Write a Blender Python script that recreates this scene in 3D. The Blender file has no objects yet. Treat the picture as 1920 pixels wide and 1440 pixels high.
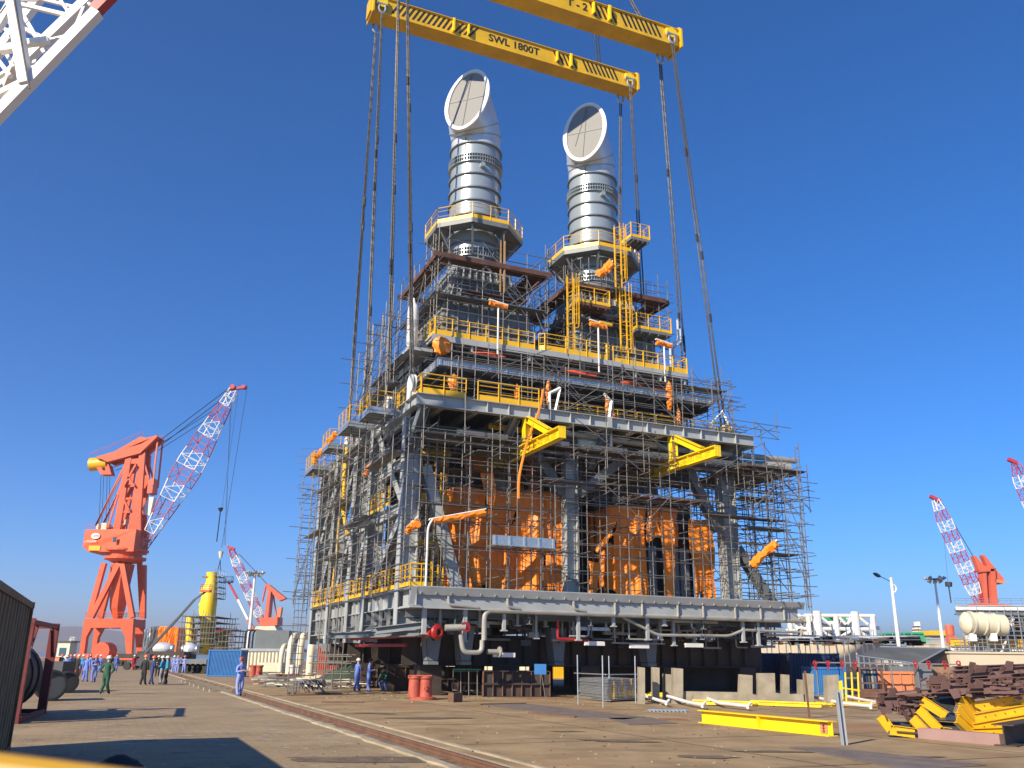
import bpy, math, random
from mathutils import Vector, Matrix
R_ = math.radians
rnd = random.Random(7)
scn = bpy.context.scene
COL = scn.collection
# ------------------------------------------------------------------ camera
FPX, PITCH, ROLL, AZ, CAMH = 1650.0, R_(17.31), R_(0.63), R_(66.5), 1.9
FW = Vector((0, math.cos(PITCH), math.sin(PITCH)))
UPV = Vector((0, -math.sin(PITCH), math.cos(PITCH)))
RT = Vector((1, 0, 0))
CR = RT*math.cos(ROLL) + UPV*math.sin(ROLL)
CU = UPV*math.cos(ROLL) - RT*math.sin(ROLL)
CAM0 = Vector((0, 0, CAMH))
cam = bpy.data.cameras.new('camera')
cam.sensor_width = 36.0
cam.lens = 36.0*FPX/1920.0
cam.clip_start = 0.05
cam.clip_end = 30000
cam.dof.use_dof = True
cam.dof.focus_distance = 45
cam.dof.aperture_fstop = 13
camo = bpy.data.objects.new('camera', cam)
COL.objects.link(camo)
mm = Matrix((CR, CU, -FW)).transposed().to_4x4()
mm.translation = CAM0
camo.matrix_world = mm
scn.camera = camo
# ------------------------------------------------------------------ light
SUN_AZ, SUN_EL = R_(220), R_(29)
w = bpy.data.worlds.new('World'); scn.world = w; w.use_nodes = True
wt = w.node_tree; wt.nodes.clear()
sky = wt.nodes.new('ShaderNodeTexSky'); sky.sky_type = 'NISHITA'; sky.sun_disc = False
sky.sun_elevation = SUN_EL; sky.sun_rotation = SUN_AZ
sky.altitude = 0; sky.air_density = 0.75; sky.dust_density = 0.0; sky.ozone_density = 10.0
hsv = wt.nodes.new('ShaderNodeHueSaturation'); hsv.inputs['Saturation'].default_value = 1.13
bg = wt.nodes.new('ShaderNodeBackground'); bg.inputs[1].default_value = 0.117
wo = wt.nodes.new('ShaderNodeOutputWorld')
wt.links.new(sky.outputs[0], hsv.inputs['Color']); wt.links.new(hsv.outputs[0], bg.inputs[0]); wt.links.new(bg.outputs[0], wo.inputs[0])
sl = bpy.data.lights.new('sun', 'SUN'); sl.energy = 5.0; sl.angle = R_(0.53); sl.color = (1.0, 0.87, 0.68)
so = bpy.data.objects.new('sun', sl); COL.objects.link(so)
sd = Vector((math.sin(SUN_AZ)*math.cos(SUN_EL), math.cos(SUN_AZ)*math.cos(SUN_EL), math.sin(SUN_EL)))
so.rotation_euler = sd.to_track_quat('Z', 'Y').to_euler()
scn.view_settings.view_transform = 'Standard'; scn.view_settings.look = 'None'
scn.view_settings.exposure = 0.66; scn.view_settings.gamma = 1.0
scn.cycles.max_bounces = 5; scn.cycles.diffuse_bounces = 3; scn.cycles.glossy_bounces = 2
scn.cycles.transparent_max_bounces = 8; scn.cycles.volume_bounces = 0
# ------------------------------------------------------------------ coordinates
def ray(px, py): return FW*FPX + CR*(px-960) + CU*(720-py)
def G(px, py, z=0.0):                      # point on level z seen at a pixel
    d = ray(px, py); return CAM0 + d*((z-CAMH)/d.z)
def AY(px, py, Y):                         # point at depth Y
    d = ray(px, py); return CAM0 + d*(Y/d.y)
UV = Vector((math.sin(AZ), math.cos(AZ), 0)); VV = Vector((-math.cos(AZ), math.sin(AZ), 0))
ORG = AY(772, 1097, 44.0); DZ = ORG.z; ORG.z = 0
def Wm(u, v, z): return ORG + UV*u + VV*v + Vector((0, 0, z))
def toM(P): d = P-ORG; return Vector((d.dot(UV), d.dot(VV), d.z))
def PL(px, py, u=None, v=None, z=None):    # module coordinates on a module plane
    d = ray(px, py)
    if z is not None: t = (z-CAMH)/d.z
    elif u is not None: t = (u-(CAM0-ORG).dot(UV))/d.dot(UV)
    else: t = (v-(CAM0-ORG).dot(VV))/d.dot(VV)
    return toM(CAM0+d*t)
MROT = math.pi/2-AZ
# ------------------------------------------------------------------ materials
def nn(t, ty, **k):
    n = t.nodes.new(ty)
    for a, b in k.items(): setattr(n, a, b)
    return n
def mat(name, rgb, rough=0.5, metal=0.0, var=0.18, scale=1.2, rust=0.0, rustc=(0.16, 0.06, 0.025), bump=0.0, bscale=30, streak=0.0, coat=0, trans=0):
    m = bpy.data.materials.new(name); m.use_nodes = True; t = m.node_tree
    p = t.nodes['Principled BSDF']; L = t.links
    tc = nn(t, 'ShaderNodeTexCoord')
    mp = nn(t, 'ShaderNodeMapping'); L.new(tc.outputs['Object'], mp.inputs[0])
    n1 = nn(t, 'ShaderNodeTexNoise'); n1.inputs['Scale'].default_value = scale; n1.inputs['Detail'].default_value = 6; n1.inputs['Roughness'].default_value = 0.62
    L.new(mp.outputs[0], n1.inputs[0])
    r1 = nn(t, 'ShaderNodeMapRange'); r1.inputs[1].default_value = 0.3; r1.inputs[2].default_value = 0.7
    r1.inputs[3].default_value = 1-var; r1.inputs[4].default_value = 1+var*0.6
    L.new(n1.outputs[0], r1.inputs[0])
    hm = nn(t, 'ShaderNodeVectorMath', operation='SCALE'); hm.inputs[0].default_value = rgb
    L.new(r1.outputs[0], hm.inputs['Scale'])
    out = hm.outputs[0]
    if rust > 0 or streak > 0:
        m2 = nn(t, 'ShaderNodeMapping'); m2.inputs['Scale'].default_value = (1, 1, 0.25 if streak else 1)
        L.new(tc.outputs['Object'], m2.inputs[0])
        n2 = nn(t, 'ShaderNodeTexNoise'); n2.inputs['Scale'].default_value = scale*2.3; n2.inputs['Detail'].default_value = 9; n2.inputs['Roughness'].default_value = 0.7
        L.new(m2.outputs[0], n2.inputs[0])
        r2 = nn(t, 'ShaderNodeMapRange'); lo = 0.72-0.4*max(rust, streak)
        r2.inputs[1].default_value = lo; r2.inputs[2].default_value = lo+0.09
        r2.inputs[3].default_value = 0; r2.inputs[4].default_value = 0.85
        L.new(n2.outputs[0], r2.inputs[0])
        mx = nn(t, 'ShaderNodeMix', data_type='RGBA'); L.new(r2.outputs[0], mx.inputs[0]); L.new(out, mx.inputs[6]); mx.inputs[7].default_value = (*rustc, 1)
        out = mx.outputs[2]
    L.new(out, p.inputs['Base Color'])
    p.inputs['Roughness'].default_value = rough; p.inputs['Metallic'].default_value = metal
    if coat: p.inputs['Coat Weight'].default_value = coat
    if bump:
        nb = nn(t, 'ShaderNodeTexNoise'); nb.inputs['Scale'].default_value = bscale; nb.inputs['Detail'].default_value = 4
        L.new(tc.outputs['Object'], nb.inputs[0])
        b = nn(t, 'ShaderNodeBump'); b.inputs['Strength'].default_value = bump; b.inputs['Distance'].default_value = 0.05
        L.new(nb.outputs[0], b.inputs['Height']); L.new(b.outputs[0], p.inputs['Normal'])
    if trans:
        p.inputs['Subsurface Weight'].default_value = 0
    return m
M = {}
def dm(k, *a, **kw): M[k] = mat(k, *a, **kw)
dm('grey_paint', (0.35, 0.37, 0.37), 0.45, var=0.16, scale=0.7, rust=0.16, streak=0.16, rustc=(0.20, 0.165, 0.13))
dm('grey_dark', (0.055, 0.062, 0.066), 0.55, var=0.2, scale=1.0, rust=0.05)  # near-black grey; carries the shade of interior blocks and deck undersides, plus dark parts
dm('grey_mid', (0.15, 0.17, 0.18), 0.5, var=0.15, scale=0.9)  # darkened grey: shade on inner steel is put into it; also plain mid-grey parts
dm('yellow', (0.78, 0.44, 0.012), 0.42, var=0.10, scale=1.4, rust=0.06, rustc=(0.35, 0.2, 0.05))
dm('yellow_bright', (0.84, 0.58, 0.008), 0.4, var=0.06, scale=1.0, rust=0.08, rustc=(0.6, 0.4, 0.05))
dm('yellow_beam', (0.68, 0.41, 0.015), 0.4, var=0.22, scale=0.6, rust=0.34, rustc=(0.42, 0.25, 0.04))
dm('stack', (0.36, 0.41, 0.42), 0.28, metal=0.4, var=0.05, scale=0.8)
dm('stack_white', (0.60, 0.63, 0.64), 0.32, metal=0.3, var=0.05, scale=0.6)
dm('white', (0.72, 0.71, 0.67), 0.4, var=0.08, scale=0.8, rust=0.06, rustc=(0.4, 0.33, 0.25))
dm('cream', (0.66, 0.61, 0.45), 0.5, var=0.10, scale=0.3)
dm('galv', (0.48, 0.52, 0.54), 0.38, metal=0.7, var=0.2, scale=5)
dm('tube', (0.20, 0.19, 0.175), 0.5, metal=0.4, var=0.35, scale=1.3, rust=0.28, rustc=(0.17, 0.10, 0.06))
dm('plank', (0.12, 0.085, 0.06), 0.8, var=0.4, scale=3, bump=0.3)
dm('plank_red', (0.11, 0.05, 0.035), 0.75, var=0.4, scale=2)
dm('gplank', (0.17, 0.175, 0.17), 0.5, metal=0.4, var=0.3, scale=4)
dm('yellow_shaded', (0.45, 0.25, 0.02), 0.5)  # the barrier's yellow with its shade mixed into the colour
dm('timber', (0.36, 0.21, 0.08), 0.8)
dm('black', (0.02, 0.02, 0.022), 0.6, var=0.3)
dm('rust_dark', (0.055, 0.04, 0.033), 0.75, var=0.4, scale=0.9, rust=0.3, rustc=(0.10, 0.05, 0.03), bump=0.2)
dm('rust', (0.15, 0.075, 0.045), 0.8, var=0.35, scale=1.5, bump=0.2)
dm('steel_brown', (0.17, 0.095, 0.08), 0.7, var=0.2, scale=2)
dm('red', (0.36, 0.018, 0.015), 0.4, var=0.15)
dm('crane_red', (0.66, 0.095, 0.022), 0.5, var=0.25, scale=0.25, streak=0.25, rust=0.2, rustc=(0.4, 0.1, 0.05))
dm('crane_red2', (0.62, 0.12, 0.055), 0.5, var=0.15, scale=0.2)
dm('boom_red', (0.42, 0.035, 0.06), 0.5, var=0.15)
dm('boom_white', (0.74, 0.72, 0.68), 0.5, var=0.08)
dm('rope', (0.085, 0.08, 0.075), 0.55, metal=0.3, var=0.4, scale=6)
dm('pipe', (0.36, 0.35, 0.31), 0.5, metal=0.2, var=0.25, scale=1.2, rust=0.18, rustc=(0.22, 0.15, 0.10))
dm('concrete', (0.31, 0.27, 0.20), 0.85, var=0.3, scale=1.6, rust=0.25, streak=.2, rustc=(0.15, 0.10, 0.07), bump=0.2)
dm('bollard', (0.42, 0.085, 0.05), 0.6, var=0.3, scale=2, rust=0.2)
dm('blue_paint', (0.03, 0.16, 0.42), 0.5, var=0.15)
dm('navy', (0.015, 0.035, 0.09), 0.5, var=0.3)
dm('green_paint', (0.02, 0.36, 0.19), 0.5, var=0.15)
dm('cont_brown', (0.22, 0.14, 0.065), 0.7, var=0.45, scale=1.2, rust=0.25, rustc=(0.12, 0.045, 0.02))
dm('cont_red', (0.20, 0.035, 0.03), 0.6, var=0.3, scale=1.5, rust=0.2)
dm('cont_orange', (0.62, 0.22, 0.10), 0.6, var=0.12)
dm('tent', (0.10, 0.105, 0.105), 0.8, var=0.3, scale=0.5)
dm('beige_wall', (0.56, 0.48, 0.35), 0.8, var=0.08, scale=0.3)
dm('grey_post', (0.33, 0.36, 0.38), 0.5, var=0.1)
dm('skin', (0.45, 0.27, 0.19), 0.6, var=0.05)
dm('boot', (0.03, 0.028, 0.025), 0.6)
dm('rubber', (0.02, 0.02, 0.02), 0.7)
dm('glass', (0.05, 0.10, 0.14), 0.1, var=0.05)
dm('lamp_blue', (0.02, 0.05, 0.12), 0.3)
def tarpmat():
    m = mat('tarp_orange', (0.90, 0.25, 0.015), 0.5, var=0.14, scale=0.5, streak=0.03, rustc=(0.55, 0.17, 0.04), bump=0.12, bscale=5.0)
    return m
M['tarp'] = tarpmat()
M['tarp_red'] = mat('tarp_red', (0.75, 0.10, 0.035), 0.6, var=0.2, scale=1, bump=0.4, bscale=4)
def mesh_screen():
    m = bpy.data.materials.new('mesh_screen'); m.use_nodes = True; t = m.node_tree; L = t.links
    p = t.nodes['Principled BSDF']; p.inputs['Roughness'].default_value = 0.6; p.inputs['Metallic'].default_value = 0.2
    tc = nn(t, 'ShaderNodeTexCoord')
    n = nn(t, 'ShaderNodeTexNoise'); n.inputs['Scale'].default_value = 0.8; L.new(tc.outputs['Object'], n.inputs[0])
    b = nn(t, 'ShaderNodeTexBrick'); b.offset = 0; b.inputs['Scale'].default_value = 9; b.inputs['Mortar Size'].default_value = 0.03
    b.inputs['Brick Width'].default_value = 0.25; b.inputs['Color1'].default_value = (.30, .29, .27, 1); b.inputs['Color2'].default_value = (.26, .26, .245, 1); b.inputs['Mortar'].default_value = (.15, .15, .14, 1)
    L.new(tc.outputs['Object'], b.inputs[0]); L.new(b.outputs[0], p.inputs['Base Color'])
    return m
M['screen'] = mesh_screen()
# ------------------------------------------------------------------ mesh building
def frame_of(d, up=Vector((0, 0, 1))):
    d = d.normalized()
    if abs(d.dot(up)) > 0.999: up = Vector((1, 0, 0)) if abs(d.x) < 0.9 else Vector((0, 1, 0))
    s = d.cross(up).normalized(); return s, s.cross(d).normalized()
class MB:
    def __init__(self): self.v = []; self.f = []; self.mi = []
    def add(self, vs, fs, mi=0):
        b = len(self.v); self.v += [tuple(x) for x in vs]; self.f += [tuple(b+i for i in f) for f in fs]; self.mi += [mi]*len(fs); return self
    def bx(self, x0, x1, y0, y1, z0, z1, mi=0):
        return self.add([(x0,y0,z0),(x1,y0,z0),(x1,y1,z0),(x0,y1,z0),(x0,y0,z1),(x1,y0,z1),(x1,y1,z1),(x0,y1,z1)],
            [(0,3,2,1),(4,5,6,7),(0,1,5,4),(1,2,6,5),(2,3,7,6),(3,0,4,7)], mi)
    def ring(self, c, a, b, n, ph=0): return [c + a*math.cos(2*math.pi*i/n+ph) + b*math.sin(2*math.pi*i/n+ph) for i in range(n)]
    def tube(self, p, q, r, n=6, r2=None, mi=0, cap=True):
        p = Vector(p); q = Vector(q); s, t = frame_of(q-p); r2 = r if r2 is None else r2
        vs = self.ring(p, s*r, t*r, n)+self.ring(q, s*r2, t*r2, n)
        fs = [(i, (i+1) % n, n+(i+1) % n, n+i) for i in range(n)]
        if cap: fs += [tuple(range(n-1, -1, -1)), tuple(range(n, 2*n))]
        return self.add(vs, fs, mi)
    def bar(self, p, q, w, h=None, up=Vector((0,0,1)), mi=0):
        p = Vector(p); q = Vector(q); h = h or w; s, t = frame_of(q-p, Vector(up)); s = s*w/2; t = t*h/2
        vs = [c+x for c in (p, q) for x in (-s-t, s-t, s+t, -s+t)]
        return self.add(vs, [(0,1,5,4),(1,2,6,5),(2,3,7,6),(3,0,4,7),(3,2,1,0),(4,5,6,7)], mi)
    def ib(self, p, q, w, h, up=Vector((0,0,1)), tf=0.04, tw=0.03, mi=0):    # I section: flange width w, depth h along up
        p = Vector(p); q = Vector(q); s, t = frame_of(q-p, Vector(up))
        o = t*(h/2-tf/2)
        self.bar(p+o, q+o, w, tf, up, mi); self.bar(p-o, q-o, w, tf, up, mi)
        self.bar(p, q, tw, h-2*tf, up, mi); return self
    def stiff(self, p, q, w, h, n, up=Vector((0,0,1)), mi=0, t=0.025, ends=False):
        p = Vector(p); q = Vector(q); d = (q-p); dn = d.normalized(); s, tt = frame_of(d, Vector(up))
        for k in range(n):
            c = p + d*((k+1)/(n+1)) if not ends else p+d*(k/(n-1))
            self.bar(c-tt*(h/2-0.04), c+tt*(h/2-0.04), w*0.96, t, dn, mi)
        return self
    def path(self, pts, r, n=8, mi=0, bend=0.0, seg=4):
        P = [Vector(a) for a in pts]
        if bend > 0:
            Q = [P[0]]
            for i in range(1, len(P)-1):
                a = (P[i-1]-P[i]); b = (P[i+1]-P[i]); k = min(bend, a.length*0.49, b.length*0.49)
                A = P[i]+a.normalized()*k; B = P[i]+b.normalized()*k
                for j in range(seg+1):
                    t = j/seg; Q.append(A*(1-t)**2 + P[i]*2*t*(1-t) + B*t*t)
            Q.append(P[-1]); P = Q
        vs = []; s = None
        for i, c in enumerate(P):
            d = (P[min(i+1, len(P)-1)]-P[max(i-1, 0)]).normalized()
            if s is None: s, t = frame_of(d)
            else:
                s = (s-d*s.dot(d)).normalized(); t = s.cross(d)
            vs += self.ring(c, s*r, t*r, n)
        fs = []
        for i in range(len(P)-1):
            for k in range(n): fs.append((i*n+k, i*n+(k+1) % n, (i+1)*n+(k+1) % n, (i+1)*n+k))
        fs += [tuple(range(n-1, -1, -1)), tuple(range((len(P)-1)*n, len(P)*n))]
        return self.add(vs, fs, mi)
    def lathe(self, prof, c=(0,0,0), n=32, axis=Vector((0,0,1)), mi=0, cap=False):
        c = Vector(c); axis = Vector(axis); s, t = frame_of(axis); axis = axis.normalized()
        vs = []
        for r, z in prof: vs += self.ring(c+axis*z, s*r, t*r, n)
        fs = []
        for i in range(len(prof)-1):
            for k in range(n): fs.append((i*n+k, i*n+(k+1) % n, (i+1)*n+(k+1) % n, (i+1)*n+k))
        if cap: fs += [tuple(range(n-1, -1, -1)), tuple(range((len(prof)-1)*n, len(prof)*n))]
        return self.add(vs, fs, mi)
    def prism(self, poly, d, mi=0):            # poly: list of 3d points (planar), d: extrusion vector
        P = [Vector(a) for a in poly]; d = Vector(d); n = len(P)
        return self.add(P+[a+d for a in P], [tuple(range(n-1,-1,-1)), tuple(range(n, 2*n))]+[(i,(i+1) % n, n+(i+1) % n, n+i) for i in range(n)], mi)
    def loft(self, rings, mi=0, cap=False):
        n = len(rings[0]); vs = [x for r in rings for x in r]; fs = []
        for i in range(len(rings)-1):
            for k in range(n): fs.append((i*n+k, i*n+(k+1) % n, (i+1)*n+(k+1) % n, (i+1)*n+k))
        if cap: fs += [tuple(range(n-1,-1,-1)), tuple(range((len(rings)-1)*n, len(rings)*n))]
        return self.add(vs, fs, mi)
OFF = {}
def rootof(o):
    while o.parent: o = o.parent
    return o
def build(mb, name, m, parent=None, smooth=False, label=None):
    me = bpy.data.meshes.new(name)
    vs = mb.v
    if parent is not None:
        o = OFF.get(rootof(parent).name, (0,0,0)); vs = [(a-o[0], b-o[1], c-o[2]) for a, b, c in vs]
    me.from_pydata(vs, [], mb.f); 
    ms = m if isinstance(m, (list, tuple)) else [m]
    for x in ms: me.materials.append(M[x] if isinstance(x, str) else x)
    if len(ms) > 1: me.polygons.foreach_set('material_index', mb.mi)
    me.update()
    if smooth:
        me.shade_smooth()
        try: me.set_sharp_from_angle(angle=R_(35))
        except Exception: pass
    ob = bpy.data.objects.new(name, me); COL.objects.link(ob)
    if parent is not None: ob.parent = parent
    if label: ob['label'] = label
    return ob
def tag(o, label, cat, group=None):
    o['label'] = label; o['category'] = cat
    if group: o['group'] = group
    return o
def thing(name, label, cat, loc, group=None, modf=False, rotz=0.0):
    """Empty at the thing's base; modf: loc is in module coordinates and children are authored there too"""
    o = bpy.data.objects.new(name, None); COL.objects.link(o); o.empty_display_size = 0.2
    loc = Vector(loc); OFF[o.name] = tuple(loc)
    if modf: o.location = Wm(*loc); o.rotation_euler = (0, 0, MROT)
    else: o.location = loc; o.rotation_euler = (0, 0, rotz)
    tag(o, label, cat, group); return o
def single(mb, name, m, label, cat, loc, group=None, modf=False, smooth=False):
    loc = Vector(loc); mb.v = [(a-loc.x, b-loc.y, c-loc.z) for a, b, c in mb.v]
    o = build(mb, name, m, None, smooth)
    if modf: o.location = Wm(*loc); o.rotation_euler = (0, 0, MROT)
    else: o.location = loc
    tag(o, label, cat, group); return o
def structure(mb, name, m, smooth=False):
    o = build(mb, name, m, None, smooth); o['kind'] = 'structure'; return o
def copy_thing(src, loc, rotz=None, label=None, scale=None):
    r = src.copy(); COL.objects.link(r); r.location = loc
    if rotz is not None: r.rotation_euler = (0, 0, rotz)
    if scale: r.scale = (scale,)*3
    if label: r['label'] = label
    def rec(a, b):
        for ch in list(a.children):
            c = ch.copy(); COL.objects.link(c); c.parent = b; rec(ch, c)
    rec(src, r); return r
def text(s, size, mtx, m, parent, name='lettering', ext=0.004, bold=0.0):
    cu = bpy.data.curves.new(name, 'FONT'); cu.body = s; cu.size = size; cu.extrude = ext; cu.align_x = 'CENTER'; cu.align_y = 'CENTER'; cu.offset = bold
    cu.materials.append(M[m]); cu.resolution_u = 3
    o = bpy.data.objects.new(name, cu); COL.objects.link(o)
    if parent is not None:
        o.parent = parent; of = Vector(OFF.get(rootof(parent).name, (0,0,0)))
        mtx = Matrix.Translation(-of) @ mtx
    me = bpy.data.meshes.new_from_object(o); bpy.data.objects.remove(o)
    o = bpy.data.objects.new(name, me); COL.objects.link(o); o.parent = parent; o.matrix_local = mtx
    return o
def basis(x, y, loc):
    x = Vector(x).normalized(); z = x.cross(Vector(y)).normalized(); y = z.cross(x)
    m = Matrix((x, y, z)).transposed().to_4x4(); m.translation = Vector(loc); return m
Z = Vector((0, 0, 1))
def rail(mb, pts, h=1.1, sp=1.5, kick=0.15, r=0.028, pw=0.07):
    """yellow hand railing: posts, top rail, two mid rails and kick plate"""
    P = [Vector(p) for p in pts]
    for a, b in zip(P, P[1:]):
        d = b-a; n = max(1, round(d.length/sp))
        for k in range(n+1):
            c = a+d*(k/n); mb.bar(c, c+Z*h, pw, 0.02, d.normalized())
        mb.tube(a+Z*h, b+Z*h, r, 5)
        for hh in (0.42, 0.76): mb.tube(a+Z*h*hh, b+Z*h*hh, r*0.75, 4)
        if kick: mb.bar(a+Z*(kick/2+0.02), b+Z*(kick/2+0.02), 0.012, kick)
    return mb
# ================================================================== ground, road, rails, sea, hills
def ground_mat():
    m = bpy.data.materials.new('yard_concrete'); m.use_nodes = True; t = m.node_tree; L = t.links; p = t.nodes['Principled BSDF']
    tc = nn(t, 'ShaderNodeTexCoord')
    def noise(sc, det=8, rgh=0.65, stretch=None):
        n = nn(t, 'ShaderNodeTexNoise'); n.inputs['Scale'].default_value = sc; n.inputs['Detail'].default_value = det; n.inputs['Roughness'].default_value = rgh
        if stretch:
            mp = nn(t, 'ShaderNodeMapping'); mp.inputs['Scale'].default_value = stretch; mp.inputs['Rotation'].default_value = (0, 0, R_(-20)); L.new(tc.outputs['Object'], mp.inputs[0]); L.new(mp.outputs[0], n.inputs[0])
        else: L.new(tc.outputs['Object'], n.inputs[0])
        return n.outputs[0]
    def ramp(x, a, b, lo=0, hi=1):
        r = nn(t, 'ShaderNodeMapRange'); r.inputs[1].default_value = a; r.inputs[2].default_value = b; r.inputs[3].default_value = lo; r.inputs[4].default_value = hi
        L.new(x, r.inputs[0]); return r.outputs[0]
    def mix(f, a, b):
        x = nn(t, 'ShaderNodeMix', data_type='RGBA'); L.new(f, x.inputs[0])
        for i, c in ((6, a), (7, b)):
            if isinstance(c, tuple): x.inputs[i].default_value = (*c, 1)
            else: L.new(c, x.inputs[i])
        return x.outputs[2]
    c = mix(ramp(noise(0.45), 0.35, 0.65), (0.21, 0.14, 0.065), (0.38, 0.27, 0.14))
    c = mix(ramp(noise(0.16, 7, 0.6, (1, 0.45, 1)), 0.52, 0.66, 0, 0.75), c, (0.30, 0.135, 0.06))       # rust bloom
    c = mix(ramp(noise(0.25, 9, 0.75, (0.5, 1.3, 1)), 0.58, 0.66, 0, 0.6), c, (0.11, 0.088, 0.07))      # oil, damp
    c = mix(ramp(noise(1.6, 10, 0.8), 0.62, 0.68, 0, 0.8), c, (0.10, 0.07, 0.05))
    c = mix(ramp(noise(7, 6, 0.8), 0.66, 0.72, 0, 0.55), c, (0.42, 0.36, 0.28))
    L.new(c, p.inputs['Base Color']); p.inputs['Roughness'].default_value = 0.85
    b = nn(t, 'ShaderNodeBump'); b.inputs['Strength'].default_value = 0.5; b.inputs['Distance'].default_value = 0.03
    L.new(noise(4, 10, 0.75), b.inputs['Height']); L.new(b.outputs[0], p.inputs['Normal'])
    return m
def paving_mat():
    m = bpy.data.materials.new('block_paving'); m.use_nodes = True; t = m.node_tree; L = t.links; p = t.nodes['Principled BSDF']
    tc = nn(t, 'ShaderNodeTexCoord'); br = nn(t, 'ShaderNodeTexBrick')
    mp = nn(t, 'ShaderNodeMapping'); mp.inputs['Rotation'].default_value = (0, 0, -MROT); L.new(tc.outputs['Object'], mp.inputs[0]); L.new(mp.outputs[0], br.inputs[0])
    br.inputs['Scale'].default_value = 1.0; br.inputs['Brick Width'].default_value = 0.5; br.inputs['Row Height'].default_value = 0.25; br.inputs['Mortar Size'].default_value = 0.012
    br.inputs['Color1'].default_value = (.30, .215, .11, 1); br.inputs['Color2'].default_value = (.25, .18, .095, 1); br.inputs['Mortar'].default_value = (.15, .12, .085, 1)
    def noise(sc, det=8, r=0.65):
        n = nn(t, 'ShaderNodeTexNoise'); n.inputs['Scale'].default_value = sc; n.inputs['Detail'].default_value = det; n.inputs['Roughness'].default_value = r; L.new(tc.outputs['Object'], n.inputs[0]); return n.outputs[0]
    def mixf(x, a, b, hi, c, col):
        r = nn(t, 'ShaderNodeMapRange'); r.inputs[1].default_value = a; r.inputs[2].default_value = b; r.inputs[4].default_value = hi; L.new(x, r.inputs[0])
        q = nn(t, 'ShaderNodeMix', data_type='RGBA'); L.new(r.outputs[0], q.inputs[0]); L.new(c, q.inputs[6]); q.inputs[7].default_value = (*col, 1); return q.outputs[2]
    c = mixf(noise(0.35), 0.4, 0.66, 0.7, br.outputs[0], (0.38, 0.285, 0.165))
    c = mixf(noise(0.8, 9, .75), 0.56, 0.64, 0.65, c, (0.115, 0.09, 0.065))
    c = mixf(noise(3.1, 12, .8), 0.585, 0.63, 0.8, c, (0.52, 0.53, 0.55))       # frost and salt crust
    L.new(c, p.inputs['Base Color']); p.inputs['Roughness'].default_value = 0.8
    b = nn(t, 'ShaderNodeBump'); b.inputs['Strength'].default_value = 0.3; b.inputs['Distance'].default_value = 0.02
    L.new(noise(9), b.inputs['Height']); L.new(b.outputs[0], p.inputs['Normal'])
    return m
GM = ground_mat(); PM = paving_mat()
structure(MB().add([(-900,-60,0),(900,-60,0),(900,420,0),(-900,420,0)], [(0,1,2,3)]), 'ground', GM)
# module-frame strips: rails run along v
U0 = toM(G(900, 1440)).x     # near rail u
road = MB(); a = [(U0-14.5, -48), (U0-0.55, -48), (U0-0.55, 190), (U0-14.5, 190)]
P4 = [Wm(x, y, 0.004) for x, y in a]; road.add(P4, [(0,1,2,3)]); structure(road, 'road', PM)
# rail slot strips and crane rail
sm = mat('rail_bed', (0.20, 0.145, 0.10), 0.85, var=0.35, scale=1.3, rust=0.35, rustc=(0.12, 0.055, 0.03), bump=0.3)
cm = mat('kerb_concrete', (0.36, 0.31, 0.22), 0.85, var=0.3, scale=1.5, bump=0.3)
s = MB(); P4 = [Wm(x, y, 0.008) for x, y in [(U0-0.5,-48),(U0+0.42,-48),(U0+0.42,150),(U0-0.5,150)]]; s.add(P4, [(0,1,2,3)]); structure(s, 'rail_bed', sm)
def strip(u0, u1, z0, z1, name, m, v0=-48, v1=150, jag=0.0, seed=1):
    r = random.Random(seed); n = 260 if jag else 1; mb = MB()
    L1 = []; L2 = []
    for i in range(n+1):
        v = v0+(v1-v0)*i/n
        L1.append((u0+(r.uniform(-jag, jag)), v)); L2.append((u1+(r.uniform(-jag, jag)), v))
    for i in range(n):
        q = [L1[i], L2[i], L2[i+1], L1[i+1]]
        mb.add([Wm(x, y, z0) for x, y in q]+[Wm(x, y, z1) for x, y in q], [(4,5,6,7),(0,1,5,4),(1,2,6,5),(2,3,7,6),(3,0,4,7)])
    return structure(mb, name, m)
strip(U0-0.62, U0-0.42, 0.0, 0.05, 'kerb', cm, jag=0.06)
strip(U0+0.42, U0+0.52, 0.0, 0.04, 'kerb', cm, jag=0.02, seed=2)
strip(U0+0.95, U0+1.06, 0.0, 0.035, 'kerb', cm, jag=0.02, seed=3)
rl = MB()
for uo, ww, z0, z1 in ((-0.05, 0.13, 0.012, 0.03), (-0.05, 0.05, 0.03, 0.11), (-0.05, 0.09, 0.11, 0.15)):
    q = [(U0+uo-ww/2, -48), (U0+uo+ww/2, -48), (U0+uo+ww/2, 150), (U0+uo-ww/2, 150)]
    rl.add([Wm(x, y, z0) for x, y in q]+[Wm(x, y, z1) for x, y in q], [(4,5,6,7),(0,1,5,4),(1,2,6,5),(2,3,7,6),(3,0,4,7)])
tag(build(rl, 'crane_rail', 'rust'), 'rusty steel crane rail running along the quay beside the paved road', 'rail')
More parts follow.
